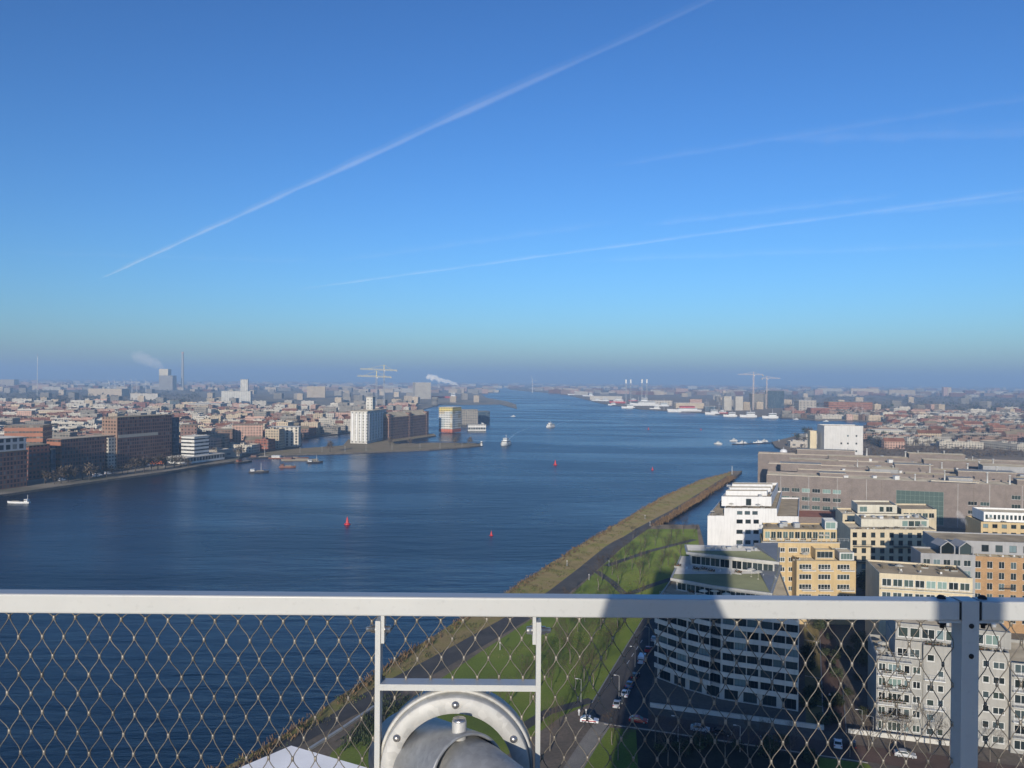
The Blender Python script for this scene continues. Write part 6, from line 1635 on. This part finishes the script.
for i, (x, y, ln, hm, an, lb) in enumerate([(262, 458, 26, 'hull_dark', 20, 'dark sailing barge moored at the root of the breakwater'), (289, 458.5, 40, 'hull_rust', 4, 'long rusty freight barge moored along the breakwater'), (300, 460.3, 36, 'deck_tan', 5, 'tan freight barge moored outside the rusty one'),
        (315, 462.8, 16, 'hull_dark', 30, 'small dark tug with a mast lying off the breakwater'), (287.5, 467.5, 15, 'hull_rust', 10, 'small red brown boat anchored off the breakwater'), (259, 472.5, 17, 'hull_dark', 15, 'dark work boat anchored nearest the white pavilion'), (244, 462.5, 20, 'hull_dark', 60, 'dark houseboat moored behind the white pavilion')]):
    float_at(make_ship('moored_barge', 'boat', lb, ln, ln*0.2+1, 1.3, hm, [(-ln*0.42, -ln*0.2, ln*0.12+1, 1.3, 3.2, 'hull_white' if i % 2 else 'hull_rust'), (-ln*0.12, ln*0.25, ln*0.13+0.6, 1.3, 1.9, 'deck_tan')], [(ln*0.1, 1.3, 1.3+ln*0.42, 0.16)] if i in (0, 3, 5) else []), x, y, an)
ferryd = make_ship('moored_ship', 'boat', 'white passenger boat moored at the floating jetty', 22, 6, 1.8, 'hull_white', [(-8, 5, 4.6, 1.8, 4.0, 'hull_white'), (-3, 2, 3.6, 4.0, 6.0, 'hull_white')], [(0, 6, 9, 0.2)])
place(ferryd, (0, 0, 0), rz=0); float_at(ferryd, 742, 443.5, 175); ferryd.scale = (0.62, 0.62, 0.62)
for (x, y, an, lb) in ((758, 443.0, 170, 'white boat with masts moored in the middle of the jetty'), (764, 441.5, 182, 'white boat moored at the landward end of the jetty'), (718, 444.0, 140, 'small white boat alone left of the jetty'), (733.5, 441, 200, 'small white boat crossing just behind the jetty'),
                      (478, 428, 170, 'white boat moored by the low white pavilion'), (481, 424, 160, 'white tour boat moored at the pier behind the panelled flats'), (513, 416.5, 190, 'tour boat rounding the far pier head'), (796, 419.5, 185, 'white yacht moored on the far shore under the grey hall'), (826, 421.5, 180, 'white yacht moored on the far shore by the orange brick hall')):
    o = place(ferryd, (0, 0, 0), rz=0, s=rnd.uniform(0.42, 0.6), label=lb); p = at(x, y, WATER_Z); o.location = (p.x, p.y, WATER_Z); o.rotation_euler = (0, 0, R(an))
def buoy(px_, py_, s_, label):
    p = at(px_, py_, WATER_Z); e = empty('buoy', p, 0, label, 'buoy'); e.scale = (s_, s_, s_)
    mb = MB(); mb.lathe([(0.0, -0.6), (1.5, -0.5), (1.7, 0.2), (1.5, 0.6), (0.9, 0.7)], n=14); mb.build('float', MATS['buoy_red'], e)
    mb = MB(); mb.lathe([(0.9, 0.7), (0.65, 2.2), (0.35, 3.4), (0.0, 4.4)], n=10); mb.build('cone_top', MATS['buoy_red'], e)
    mb = MB(); mb.tube([(0, 0, 4.2), (0, 0, 5.2)], 0.14, 6); mb.build('lantern', MATS['hull_dark'], e)
buoy(347.3, 524.5, 1.05, 'large red cone buoy, nearest of the buoys on the open water'); buoy(555.3, 465.0, 1.2, 'red cone buoy in the middle of the river below the ferry')
buoy(491.3, 535.5, 0.6, 'small red buoy close above the white rail'); buoy(652.5, 470.0, 0.75, 'small dark red buoy off the dike'); buoy(648.5, 429.5, 1.0, 'faint red buoy far out below the shipyard'); buoy(701, 430, 0.8, 'faint red buoy far out below the white ferry terminal')
# pale churned water behind the two ferries
ground_mat('wake_foam', [(0.3, (0.05, 0.10, 0.15)), (0.6, (0.12, 0.19, 0.25)), (0.8, (0.25, 0.32, 0.36))], 0.12, 0.35, 0.8)
def wake(pts, w0, w1):
    p = resample([tuple(W(*q)[:2]) for q in pts], 14); n_ = len(p); mb = MB()
    for i in range(n_-1):
        wa = w0+(w1-w0)*i/(n_-1); wb = w0+(w1-w0)*(i+1)/(n_-1)
        a = offset_line(p, -wa/2)[i]; b = offset_line(p, wa/2)[i]; c = offset_line(p, wb/2)[i+1]; d = offset_line(p, -wb/2)[i+1]
        mb.face([(*a, WATER_Z+0.012), (*b, WATER_Z+0.012), (*c, WATER_Z+0.012), (*d, WATER_Z+0.012)])
    tag(mb.build('boat_wake', MATS['wake_foam']), kind='stuff')
wake([(550, 427.6), (560, 423.5), (574, 419.5), (590, 417)], 3.0, 1.0); wake([(505.5, 445.5), (509, 439), (516, 433), (527, 428.5), (540, 425)], 3.5, 0.8)
# floating jetty
pa, pb = at(733, 444.6, WATER_Z), at(783, 442.6, WATER_Z)
e = empty('floating_jetty', ((pa.x+pb.x)/2, (pa.y+pb.y)/2, WATER_Z), 0, 'long dark floating jetty with white boats off the right bank', 'jetty')
c_ = ((pa.x+pb.x)/2, (pa.y+pb.y)/2, WATER_Z)
mb = MB(c_); mb.beam((pa.x, pa.y, WATER_Z+0.35), (pb.x, pb.y, WATER_Z+0.35), 4.0, 0.9); mb.build('walkway', MATS['hull_dark'], e)
for k in range(7):
    q = pa.lerp(pb, (k+0.5)/7); mb = MB(c_); mb.tube([(q.x, q.y+2.6, WATER_Z-1), (q.x, q.y+2.6, WATER_Z+4.5)], 0.35, 7); mb.build('mooring_post', MATS['bollard_white' if k % 3 == 0 else 'hull_dark'], e)
# shipyard on the far right shore
float_at(make_ship('moored_tanker', 'ship', 'red hulled ship with a white bridge beside the tall white flats', 110, 18, 9, 'hull_red', [(-48, -30, 15, 9, 24, 'hull_white')], [(-38, 24, 34, 0.5)], 'hull_red'), 444, 398.4, 182)
float_at(make_ship('red_supply_ship', 'ship', 'red hulled ship with white decks lying at the shipyard', 60, 14, 8, 'hull_red', [(-20, 15, 11, 8, 15, 'hull_white'), (-8, 8, 9, 15, 20, 'hull_white')], [(0, 20, 30, 0.4)], 'hull_red'), 617.5, 403.6, 178)
float_at(make_ship('white_supply_ship', 'ship', 'large white ship with a high bridge at the shipyard', 95, 18, 9, 'hull_white', [(-35, 20, 14, 9, 17, 'hull_white'), (-10, 10, 12, 17, 27, 'hull_white')], [(-4, 27, 40, 0.6), (18, 17, 32, 0.5)], 'deck_tan'), 644, 406.2, 184)
float_at(make_ship('work_ship', 'ship', 'small grey white work ship left of the red hulled ship', 40, 11, 5, 'hull_white', [(-15, 4, 9, 5, 12, 'hull_white')], [(-6, 12, 22, 0.4)]), 604, 401.5, 182)
float_at(make_ship('freighter', 'ship', 'white coaster moored at the point where the far shore begins', 60, 14, 7, 'hull_white', [(-25, -8, 11, 7, 22, 'hull_white')], [(-14, 22, 32, 0.5)]), 573, 395.2, 180)
float_at(make_ship('freighter', 'ship', 'second white coaster just right of the point of the far shore', 55, 13, 7, 'hull_white', [(-22, -6, 11, 7, 20, 'hull_white')], [(-12, 20, 28, 0.5)]), 588, 396.6, 178)
float_at(make_ship('car_ferry', 'ship', 'long white ferry hull with a red upper deck on the far shore', 92, 17, 6.5, 'hull_white', [(-34, 16, 14, 6.5, 11, 'hull_white'), (-28, 12, 12, 11, 15.5, 'buoy_red')], [], 'hull_white'), 684, 411.9, 183)
ws = bpy.data.objects[[o.name for o in col.objects if o.name.startswith('work_ship')][0]]; used.add(ws.name)
rs_ = bpy.data.objects[[o.name for o in col.objects if o.name.startswith('red_supply_ship')][0]]; used.add(rs_.name)
for (pr, x, y, s_, an, lb) in ((ws, 596, 401.2, 0.9, 178, 'grey white work ship nearest the open river at the shipyard'), (ws, 612, 405.3, 0.7, 186, 'small pale work boat in front of the red hulled ship'), (ws, 628, 408.3, 1.0, 180, 'pale work ship lying outside the large white ship'),
        (ws, 655, 409.6, 0.8, 175, 'small pale ship between the large white ship and the red topped ferry'), (ws, 662, 406.8, 1.1, 184, 'pale ship behind the bow of the red topped ferry'), (rs_, 633, 401.5, 0.6, 180, 'small red ship behind the large white ship'), (ws, 712, 414.4, 0.9, 182, 'pale work ship right of the red topped ferry'), (ws, 730, 416.6, 0.8, 178, 'small pale ship below the two white cube buildings'),
        (ws, 748, 417.2, 1.0, 183, 'pale ship on the shore below the tower cranes'), (rs_, 722, 414.0, 0.5, 180, 'small red ship just left of the white cube buildings'), (ws, 770, 418.2, 0.9, 178, 'pale ship below the dark glass office')):
    o = place(pr, (0, 0, 0), rz=0, s=s_, label=lb); float_at(o, x, y, an)
for args in (('low_shipyard_shed', 'long low pale shed stretching behind the shipyard ships', 'warehouse', 590, 622, 399.8, 396.2, 30, 'fac_white', 'roof_light', -4), ('low_shipyard_shed', 'low tan shed behind the large white ship', 'warehouse', 648, 672, 405.4, 400.6, 40, 'fac_shed', 'roof_tan', -4),
        ('low_shipyard_shed', 'low cream shed behind the red topped ferry', 'warehouse', 676, 704, 408.4, 403.2, 40, 'fac_cream', 'roof_light', -3), ('blue_shed', 'small blue shed near the white cube buildings', 'warehouse', 705, 716, 411.2, 406.4, 25, 'fac_glass_blue', 'roof_light', -3), ('small_hall', 'small pink hall between the shipyard and the cube buildings', 'hall', 690, 702, 405.2, 399.4, 30, 'fac_pink', 'roof_tan', -3),
        ('small_hall', 'small white hall above the far point of the shipyard shore', 'hall', 575, 588, 395.2, 391.8, 40, 'fac_white', 'roof_light', -3)): cbox(*args)
for i, (x, y0) in enumerate(((626, 379.5), (630.7, 379.5), (642, 379.2), (646.8, 379.2))):
    Y = 2650; p = at_y(x, 384, Y); zt = at_y(x, y0, Y).z; o_ = (p.x, Y, 0)
    e = empty('platform_leg_tower', o_, 0, ['outermost', 'second', 'third', 'innermost'][i]+' of four tall white topped lattice towers over the shipyard, counted from the river', 'tower')
    mb = MB(o_); lattice(mb, (p.x, Y, 0), (p.x, Y, zt-13), 3.0, 10); mb.build('lattice', MATS['crane_grey'], e)
    mb = MB(o_); lattice(mb, (p.x, Y, zt-13), (p.x, Y, zt), 3.6, 4); mb.box(p.x-1.8, p.x+1.8, Y-1.8, Y+1.8, zt-12, zt-0.5); mb.build('leg_top', MATS['vent_white'], e)
def mast(px_, yb, yt, label, r_=0.35):
    p = at(px_, yb); zt = at_y(px_, yt, p.y).z; e = empty('ship_mast', p, 0, label, 'mast', 'tall masts along the far shore')
    mb = MB(p); mb.tube([(p.x, p.y, 0), (p.x, p.y, zt)], [r_, r_*0.5], 6); mb.build('pole', MATS['bollard_white'], e)
    mb = MB(p); mb.beam((p.x-4, p.y, zt*0.75), (p.x+4, p.y, zt*0.75), 0.3, 0.3); mb.build('spreader', MATS['bollard_white'], e)
for x, yb, yt in ((706, 413, 399), (719, 414, 401), (793, 419.5, 402), (856, 418, 404), (862, 419, 405), (708, 413, 401), (664, 410, 398)): mast(x, yb, yt, 'slender white mast standing on the far shore')

# ============================================================ the city around: many separate buildings
def proto_building(kind, L_, D_, H_, wall, roof, gable):
    mb = MB(); fp = [(-L_/2, -D_/2), (L_/2, -D_/2), (L_/2, D_/2), (-L_/2, D_/2)]
    if gable:
        n = 4
        for i in range(n):
            a, b = fp[i], fp[(i+1) % n]; ln = math.dist(a, b)
            mb.face([(*a, 0), (*b, 0), (*b, H_), (*a, H_)], 0, [(0, 0), (ln, 0), (ln, H_), (0, H_)])
        h = min(D_*0.42, 6); o = 0.4
        A_, B_, C_, D2 = (-L_/2, -D_/2-o, H_-0.2), (L_/2, -D_/2-o, H_-0.2), (L_/2, D_/2+o, H_-0.2), (-L_/2, D_/2+o, H_-0.2); R0, R1 = (-L_/2, 0, H_+h), (L_/2, 0, H_+h)
        mb.verts_faces([A_, B_, C_, D2, R0, R1], [(0, 1, 5, 4), (2, 3, 4, 5)], 1)
        mb.verts_faces([(-L_/2, -D_/2, H_), (-L_/2, D_/2, H_), (-L_/2, 0, H_+h-0.2), (L_/2, -D_/2, H_), (L_/2, D_/2, H_), (L_/2, 0, H_+h-0.2)], [(0, 2, 1), (3, 4, 5)], 0)
        for k in range(int(L_/9)):
            x = -L_/2+5+k*9; mb.box(x-0.5, x+0.5, -0.5, 0.5, H_+h-0.6, H_+h+1.3, 0)
    else:
        mb.prism(fp, 0, H_, 0, 1)
        ip = inset(fp, 0.35)
        for i in range(4):
            j = (i+1) % 4
            mb.face([(*fp[i], H_+0.01), (*fp[j], H_+0.01), (*fp[j], H_+0.7), (*fp[i], H_+0.7)], 0); mb.face([(*ip[i], H_+0.7), (*ip[j], H_+0.7), (*ip[j], H_+0.02), (*ip[i], H_+0.02)], 0)
            mb.face([(*fp[i], H_+0.7), (*fp[j], H_+0.7), (*ip[j], H_+0.7), (*ip[i], H_+0.7)], 0)
        for k in range(max(1, int(L_/16))):
            x = -L_/2+6+k*16*0.9
            if abs(x) < L_/2-3: mb.box(x-2, x+2, -D_*0.2, D_*0.15, H_+0.02, H_+2.4, 0)
    return mb.mesh(kind, [MATS[wall], MATS[roof]])
KINDS = {
 'house_row': ('house', [('red roofed brick houses', 'fac_brown', 'roof_red'), ('red roofed pink brick houses', 'fac_pink', 'roof_red'), ('red roofed cream houses', 'fac_cream', 'roof_red'), ('grey roofed brick houses', 'fac_old_brick', 'roof_dark')], (14, 34), (9, 11), (8, 12), True),  # each mesh is a whole row of houses
 'apartment_block': ('apartment building', [('cream flat roofed flats', 'fac_cream', 'roof_grey'), ('white flat roofed flats', 'fac_white', 'roof_grey'), ('pink flat roofed flats', 'fac_pink', 'roof_tan'), ('white flats with a light roof', 'fac_white', 'roof_light')], (16, 40), (11, 14), (10, 17), False),
 'brick_block': ('apartment building', [('dark brown brick block', 'fac_brown', 'roof_dark'), ('old brick block with tan roof', 'fac_old_brick', 'roof_tan'), ('red brick block', 'fac_red_brick', 'roof_dark')], (14, 34), (11, 16), (10, 15), False),
 'warehouse': ('warehouse', [('grey shed with a light roof', 'fac_shed', 'roof_light'), ('grey shed with a dark roof', 'fac_grey', 'roof_grey'), ('white shed with a tan roof', 'fac_white', 'roof_tan'), ('brown shed with a tan roof', 'fac_brown', 'roof_tan')], (28, 70), (15, 28), (6, 9), False),
 'office_building': ('office building', [('grey office block', 'fac_grey', 'roof_grey'), ('tan office block', 'fac_cream', 'roof_tan')], (16, 30), (13, 18), (15, 24), False),
}
PROTO = {}
for kd, (cat, vs_, lr, dr_, hr, gb) in KINDS.items():
    PROTO[kd] = []
    for (ad, w, ro) in vs_:
        for _ in range(3): PROTO[kd].append((ad, proto_building(kd, rnd.uniform(*lr), rnd.uniform(*dr_), rnd.uniform(*hr), w, ro, gb)))
COUNT = {k: 0 for k in KINDS}
PLACED = {}
def zone(px_, Y):
    if px_ < 190 and Y < 1500: return 'in the old town behind the brick waterfront', 'old town'
    if px_ < 190: return 'in the hazy old town toward the power station', 'hazy old town'
    if px_ < 345 and Y < 1700: return 'among bare trees behind the harbour basin', 'harbour quarter'
    if px_ < 345: return 'in the hazy district around the pale silos', 'silo district'
    if px_ < 530: return 'on the far harbour quays beyond the granaries', 'far harbour quays'
    if px_ < 780: return 'on the far shore behind the shipyard', 'shipyard shore'
    if Y < 1500: return 'in the low quarter beyond the brick complex', 'quarter beyond the brick complex'
    return 'in the hazy plain beyond the brick complex', 'hazy plain'
def blocked(x, y, rad):
    for fp in LM:
        xs = [p.x for p in fp]; ys = [p.y for p in fp]
        if min(xs)-rad < x < max(xs)+rad and min(ys)-rad < y < max(ys)+rad: return True
    cx_, cy_ = int(x//60), int(y//60)
    for i in (-1, 0, 1):
        for j in (-1, 0, 1):
            for (qx, qy, qr) in PLACED.get((cx_+i, cy_+j), ()):
                if math.hypot(qx-x, qy-y) < (qr+rad)*0.8: return True
    return False
def clear_of_water(x, y, rad, fps):
    for k in range(8):
        a = k*math.pi/4
        if not any(inside(x+rad*math.cos(a), y+rad*math.sin(a), fp) for fp in fps): return False
    return True
def add_city(px_, d, weights, fps, maxn=300):
    Y = 64800.0/d; X = (px_-CX)/F*Y
    kd = rnd.choices(list(weights), list(weights.values()))[0]
    if px_ > 780 and d > 44:
        if rnd.random() < 0.35+0.02*(d-44): return
        kd = rnd.choice(('warehouse', 'warehouse', 'warehouse', 'house_row'))
    if COUNT[kd] >= maxn: return
    ad, me = rnd.choice(PROTO[kd])
    rad = max(me.vertices[1].co.x, 8)
    s_ = 1.0 if Y < 1600 else min(1.0+(Y-1600)/6000, 1.3)
    if 590 < px_ < 716 and d > 17.5: return
    if not clear_of_water(X, Y, rad*s_*0.9, fps) or blocked(X, Y, rad*s_*0.62): return
    o = bpy.data.objects.new(kd, me); col.objects.link(o)
    o.location = (X, Y, 0); o.rotation_euler = (0, 0, rnd.choice([0.18, 0.05, -0.15, -0.05])+rnd.uniform(-0.12, 0.12)+(math.pi/2 if rnd.random() < 0.15 else 0)); o.scale = (s_, s_, 1.0+0.25*(s_-1))
    zl, zg = zone(px_, Y)
    tag(o, ad[0].upper()[0].lower()+ad[1:]+' '+zl, KINDS[kd][0], {'house_row': 'brick houses', 'apartment_block': 'flats', 'brick_block': 'brick blocks', 'warehouse': 'sheds', 'office_building': 'offices'}[kd]+' of the '+zg+', '+ad)
    COUNT[kd] += 1
    PLACED.setdefault((int(X//60), int(Y//60)), []).append((X, Y, rad*s_*0.62))
WL = {'house_row': 4, 'apartment_block': 3.2, 'brick_block': 3, 'warehouse': 0.6, 'office_building': 0.5}
WS = {'house_row': 1.8, 'apartment_block': 1.7, 'brick_block': 2.0, 'warehouse': 2.5, 'office_building': 0.6}
WR = {'house_row': 0.7, 'apartment_block': 0.7, 'brick_block': 0.8, 'warehouse': 4.5, 'office_building': 0.2}
d = 86.0
while d > 12.5:
    x = -30.0+rnd.uniform(0, 10)
    while x < 535:
        if d < 78 or x < 230: add_city(x, d+rnd.uniform(-0.9, 0.9), WL if x < 200 else WS, [LEFT_FP])
        x += rnd.uniform(6, 13)*(d/40.0)**0.35
    x = 560.0
    while x < 1130:
        if (d < 30 if x < 790 else d < 66): add_city(x, d+rnd.uniform(-0.7, 0.7), WS if x < 800 else WR, [RIGHT_FP])
        x += rnd.uniform(7, 16)*(d/40.0)**0.35
    d -= 1.3 if d > 30 else 0.85
# ------------------------------------------------------------ trees of the town
def far_tree_mesh(h, n, seed, cols):
    r = random.Random(seed); mb = MB()
    mb.tube([(0, 0, 0), (0, 0, h*0.45)], [0.35, 0.18], 5, 0, cap=False)
    for _ in range(n):
        d_ = Vector((r.gauss(0, 1), r.gauss(0, 1), r.gauss(0, 1))).normalized(); rr_ = r.uniform(0.25, 1.0)
        p = Vector((d_.x*h*0.36*rr_, d_.y*h*0.36*rr_, h*0.62+d_.z*h*0.36*rr_))
        a = (d_+Vector((r.gauss(0, .5), r.gauss(0, .5), r.gauss(0, .5)))).normalized(); b = a.orthogonal().normalized(); s_ = h*r.uniform(0.03, 0.075)
        mb.face([p-a*s_*1.8, p+b*s_*0.45, p+a*s_*1.8, p-b*s_*0.45], r.choice((1, 1, 2)))
    return mb.mesh('bare_tree', [MATS[c] for c in cols])
solid('twig_grey', (0.085, 0.07, 0.055), 0.95, var=0.3, vscale=0.8, var2=0.3)
solid('twig_tan', (0.15, 0.11, 0.075), 0.95, var=0.3, vscale=0.8, var2=0.3)
FT = [far_tree_mesh(rnd.uniform(9, 13), 130, 40+k, ('bark_dark', 'twig_grey', 'twig_tan')) for k in range(4)]
EV = [far_tree_mesh(rnd.uniform(8, 12), 150, 60+k, ('bark_dark', 'leaf_dark', 'leaf_mid')) for k in range(2)]
cnt = [0]
def far_tree(X, Y, ev, label, group):
    if cnt[0] >= 298: return
    o = bpy.data.objects.new('evergreen_tree' if ev else 'bare_tree', rnd.choice(EV if ev else FT)); col.objects.link(o)
    s_ = rnd.uniform(0.75, 1.3)*(1.0 if Y < 1500 else 1.3); o.location = (X, Y, 0); o.rotation_euler = (0, 0, rnd.uniform(0, 6.28)); o.scale = (s_*1.15, s_*1.15, s_)
    tag(o, label, 'tree', group); cnt[0] += 1
def in_lm(x, y):
    return any(min(p.x for p in f)-3 < x < max(p.x for p in f)+3 and min(p.y for p in f)-3 < y < max(p.y for p in f)+3 for f in LM)
# along the left quay
for k in range(26):
    p = at(30+k*7.6+rnd.uniform(-2, 2), 489-k*0.93*0.98-rnd.uniform(1.5, 4.5))
    if inside(p.x, p.y, LEFT_FP) and not in_lm(p.x, p.y): far_tree(p.x, p.y, False, 'bare tree standing along the quay before the brick waterfront', 'bare trees on the waterfront quay')
tries = 0
while cnt[0] < 175 and tries < 4000:
    tries += 1
    x = rnd.uniform(-10, 430); d = rnd.uniform(26, 84); Y = 64800/d; X = (x-CX)/F*Y
    if inside(X, Y, LEFT_FP) and not in_lm(X, Y): far_tree(X, Y, rnd.random() < 0.25, 'bushy tree between the roofs of the left bank town', 'trees among the left bank roofs')
tries = 0
while cnt[0] < 290 and tries < 4000:
    tries += 1
    x = rnd.uniform(790, 1035); d = rnd.uniform(24, 64); Y = 64800/d; X = (x-CX)/F*Y
    if inside(X, Y, RIGHT_FP) and not in_lm(X, Y): far_tree(X, Y, rnd.random() < 0.35, 'bushy tree in the low quarter beyond the brick complex', 'trees beyond the brick complex')
for (x, y) in ((390, 445.3), (410, 444.9), (455, 445.3), (470, 445.4), (330, 452)): 
    p = at(x, y); far_tree(p.x, p.y, False, 'bare tree on the narrow breakwater', 'bare trees on the breakwater')
# ------------------------------------------------------------ beyond: hazy masses nobody could count
def mass(name, mat_list, n, seed, dlo, dhi, fps, size, hgt, xr=(-60, 1090)):
    r = random.Random(seed); mb = MB()
    for _ in range(n):
        x = r.uniform(*xr); d = math.exp(r.uniform(math.log(dlo), math.log(dhi))); Y = 64800/d; X = (x-CX)/F*Y
        if not any(inside(X, Y, f) for f in fps): continue
        w = r.uniform(*size); dp = r.uniform(*size)*0.5; h = r.uniform(*hgt)*(1.6 if r.random() < 0.06 else 1)
        m = r.randrange(len(mat_list))
        a = r.uniform(-0.3, 0.3); u = Vector((math.cos(a), math.sin(a)))*w/2; v = Vector((-u.y, u.x)).normalized()*dp/2; c = Vector((X, Y))
        mb.prism([tuple(c-u-v), tuple(c+u-v), tuple(c+u+v), tuple(c-u+v)], 0, h, m, m)
    return tag(mb.build(name, [MATS[m] for m in mat_list]), kind='stuff')
mass('distant_city', ['fac_cream', 'fac_white', 'fac_brown', 'fac_pink', 'fac_grey', 'roof_red'], 1500, 91, 3.2, 14.0, [LEFT_FP, RIGHT_FP], (30, 110), (10, 26))
wd = MB(); r = random.Random(17)
for _ in range(5200):
    x = r.uniform(-60, 1090); d = math.exp(r.uniform(math.log(3.0), math.log(30.0))); 
    if 200 < x < 780 and d > 13: continue
    Y = 64800/d; X = (x-CX)/F*Y
    if not (inside(X, Y, LEFT_FP) or inside(X, Y, RIGHT_FP)) or in_lm(X, Y): continue
    w = r.uniform(10, 26)*(1+20/d*0.3); h = r.uniform(7, 13)
    n = 9
    for k in range(n):
        q = Vector((X+r.gauss(0, w*0.4), Y+r.gauss(0, w*0.3), h*r.uniform(0.15, 0.9))); s_ = r.uniform(1.5, 3.6)*(1+0.25*(20/d))
        a = Vector((r.gauss(0, 1), r.gauss(0, 1), r.gauss(0, 0.6))).normalized(); b = a.orthogonal().normalized()
        wd.face([q-a*s_, q+b*s_*0.7, q+a*s_, q-b*s_*0.7], r.choice((0, 0, 1, 2)))
for _ in range(1500):
    x = r.uniform(795, 1060); d = r.uniform(38, 74); Y = 64800/d; X = (x-CX)/F*Y
    if not inside(X, Y, RIGHT_FP) or in_lm(X, Y) or blocked(X, Y, 2): continue
    for k in range(8):
        q = Vector((X+r.gauss(0, 5), Y+r.gauss(0, 5), r.uniform(0.4, 5.5))); s_ = r.uniform(0.5, 1.5)
        a = Vector((r.gauss(0, 1), r.gauss(0, 1), r.gauss(0, 0.8))).normalized(); b = a.orthogonal().normalized()
        wd.face([q-a*s_, q+b*s_*0.6, q+a*s_, q-b*s_*0.6], r.choice((0, 2, 2, 2)))
tag(wd.build('distant_woods', [MATS['twig_grey'], MATS['leaf_dark'], MATS['twig_tan']]), kind='stuff')
# parked rows of pale things on the quay: vans along the left waterfront
for k, (x, y) in enumerate([(96, 477), (98.5, 476), (108, 474.5), (150, 466), (154, 465.5), (62, 481), (160, 464.5)]):
    p = at(x, y)
    if k == 0: qv = make_vehicle('parked_van', 'car_white', 'white van parked on the quay before the brick waterfront', True, 'vans parked on the waterfront quay'); qv.location = (p.x, p.y, 0.03); qv.rotation_euler = (0, 0, 1.2); used.add(qv.name)
    else: place(qv, (p.x, p.y, 0.03), rz=1.2+rnd.uniform(-.1, .1))
solid('awning_orange', (0.60, 0.16, 0.06), 0.7)
p = at(157, 467)
e = empty('market_tent', (p.x, p.y, 0), 0.3, 'orange tent on the quay below the tall brick slab', 'tent')
mb = MB(); mb.verts_faces([(-6, -4, 3), (6, -4, 3), (6, 4, 3), (-6, 4, 3), (-4, 0, 5.5), (4, 0, 5.5)], [(0, 1, 5, 4), (2, 3, 4, 5), (1, 2, 5), (3, 0, 4)]); mb.build('tent_roof', MATS['awning_orange'], e)
for sx in (-5.8, 5.8):
    for sy in (-3.8, 3.8):
        mb = MB(); mb.tube([(sx, sy, 0), (sx, sy, 3.02)], 0.12, 6); mb.build('leg', MATS['pole_grey'], e)
# poles along the breakwater
bp = make_bollard(6.0, 'slim white topped post along the breakwater', 'posts along the breakwater')
for x in (300, 322, 345, 366, 392, 420, 440, 462):
    p = at(x, 452.8-(x-300)*0.032); place(bp, (p.x, p.y, -0.25))
p = at(481.5, 445.5); e = empty('harbour_light', (p.x, p.y, -0.25), 0, 'pale blue harbour light at the tip of the breakwater', 'light')
mb = MB(); mb.lathe([(1.3, 0), (1.1, 3.2), (1.5, 3.4), (1.5, 4.6), (0.9, 5.4), (0, 5.8)], n=12); mb.build('light_body', MATS['bollard_white'], e)
mb = MB(); mb.lathe([(1.54, 3.5), (1.54, 4.4)], n=12); mb.build('lantern', MATS['green_glass'], e)

# ============================================================ contrails
def contrail(pa, pb, alt, rad, dens, label, seed, wob=1.0, n=70):
    r = random.Random(seed); mb = MB()
    def sky_pt(px_, py_):
        d = ray(px_, py_); t = (alt-CAM_H)/d.z; return Vector((d.x*t, d.y*t, alt))
    a, b = sky_pt(*pa), sky_pt(*pb); pts = []; rs = []
    n = 160; w1, w2 = r.uniform(0, 6), r.uniform(0, 6)
    for i in range(n):
        t = i/(n-1); p = a.lerp(b, t)
        sw = math.sin(t*31+w1)+0.6*math.sin(t*73+w2)
        pts.append(p+Vector((0, sw*rad*0.25, sw*rad*0.25)))
        rs.append(rad*(1+0.12*math.sin(t*47+w2)+0.08*math.sin(t*113+w1))*(0.15+0.85*min(1.0, 7*t, 5*(1-t)+0.3)))
    mb.tube(pts, rs, 14, 0)
    o = mb.build('contrail', volmat('contrail_%d' % seed, (1, 1, 1), dens, -0.5)); tag(o, label, 'contrail')
    hb = MB(); off = Vector((0, rad*0.5, rad*0.9)); hb.tube([p+off for p in pts], [q*2.3 for q in rs], 14, 0)
    hb.build('spread_veil', volmat('contrail_veil_%d' % seed, (1, 1, 1), dens*0.22, -0.5), o)
    return o
contrail((96, 281), (760, -22), 9000, 78, 0.00024, 'long bright contrail slanting across the whole sky', 1)
contrail((280, 292), (1300, 154), 9500, 64, 0.00026, 'long thin contrail low across the right half of the sky', 2)
contrail((600, 168), (1090, 88), 9200, 70, 0.00010, 'faint short contrail high at the right', 3)
contrail((640, 226), (900, 196), 9300, 100, 0.00008, 'faint wide contrail above the long thin one', 4)
contrail((330, 262), (620, 222), 9400, 110, 0.00005, 'very faint contrail smear left of the long thin one', 5)
contrail((0, 252), (330, 262), 9400, 120, 0.00005, 'very faint level contrail near the bright contrail start', 6)
contrail((560, 262), (1200, 236), 9400, 130, 0.00005, 'very faint level contrail smear below the long thin one', 7)
contrail((760, 140), (1200, 128), 9300, 150, 0.00005, 'very faint wide contrail at the right between two others', 8)
contrail((850, 216), (1200, 180), 9600, 110, 0.00008, 'faint contrail joining the long thin one at the right edge', 9)
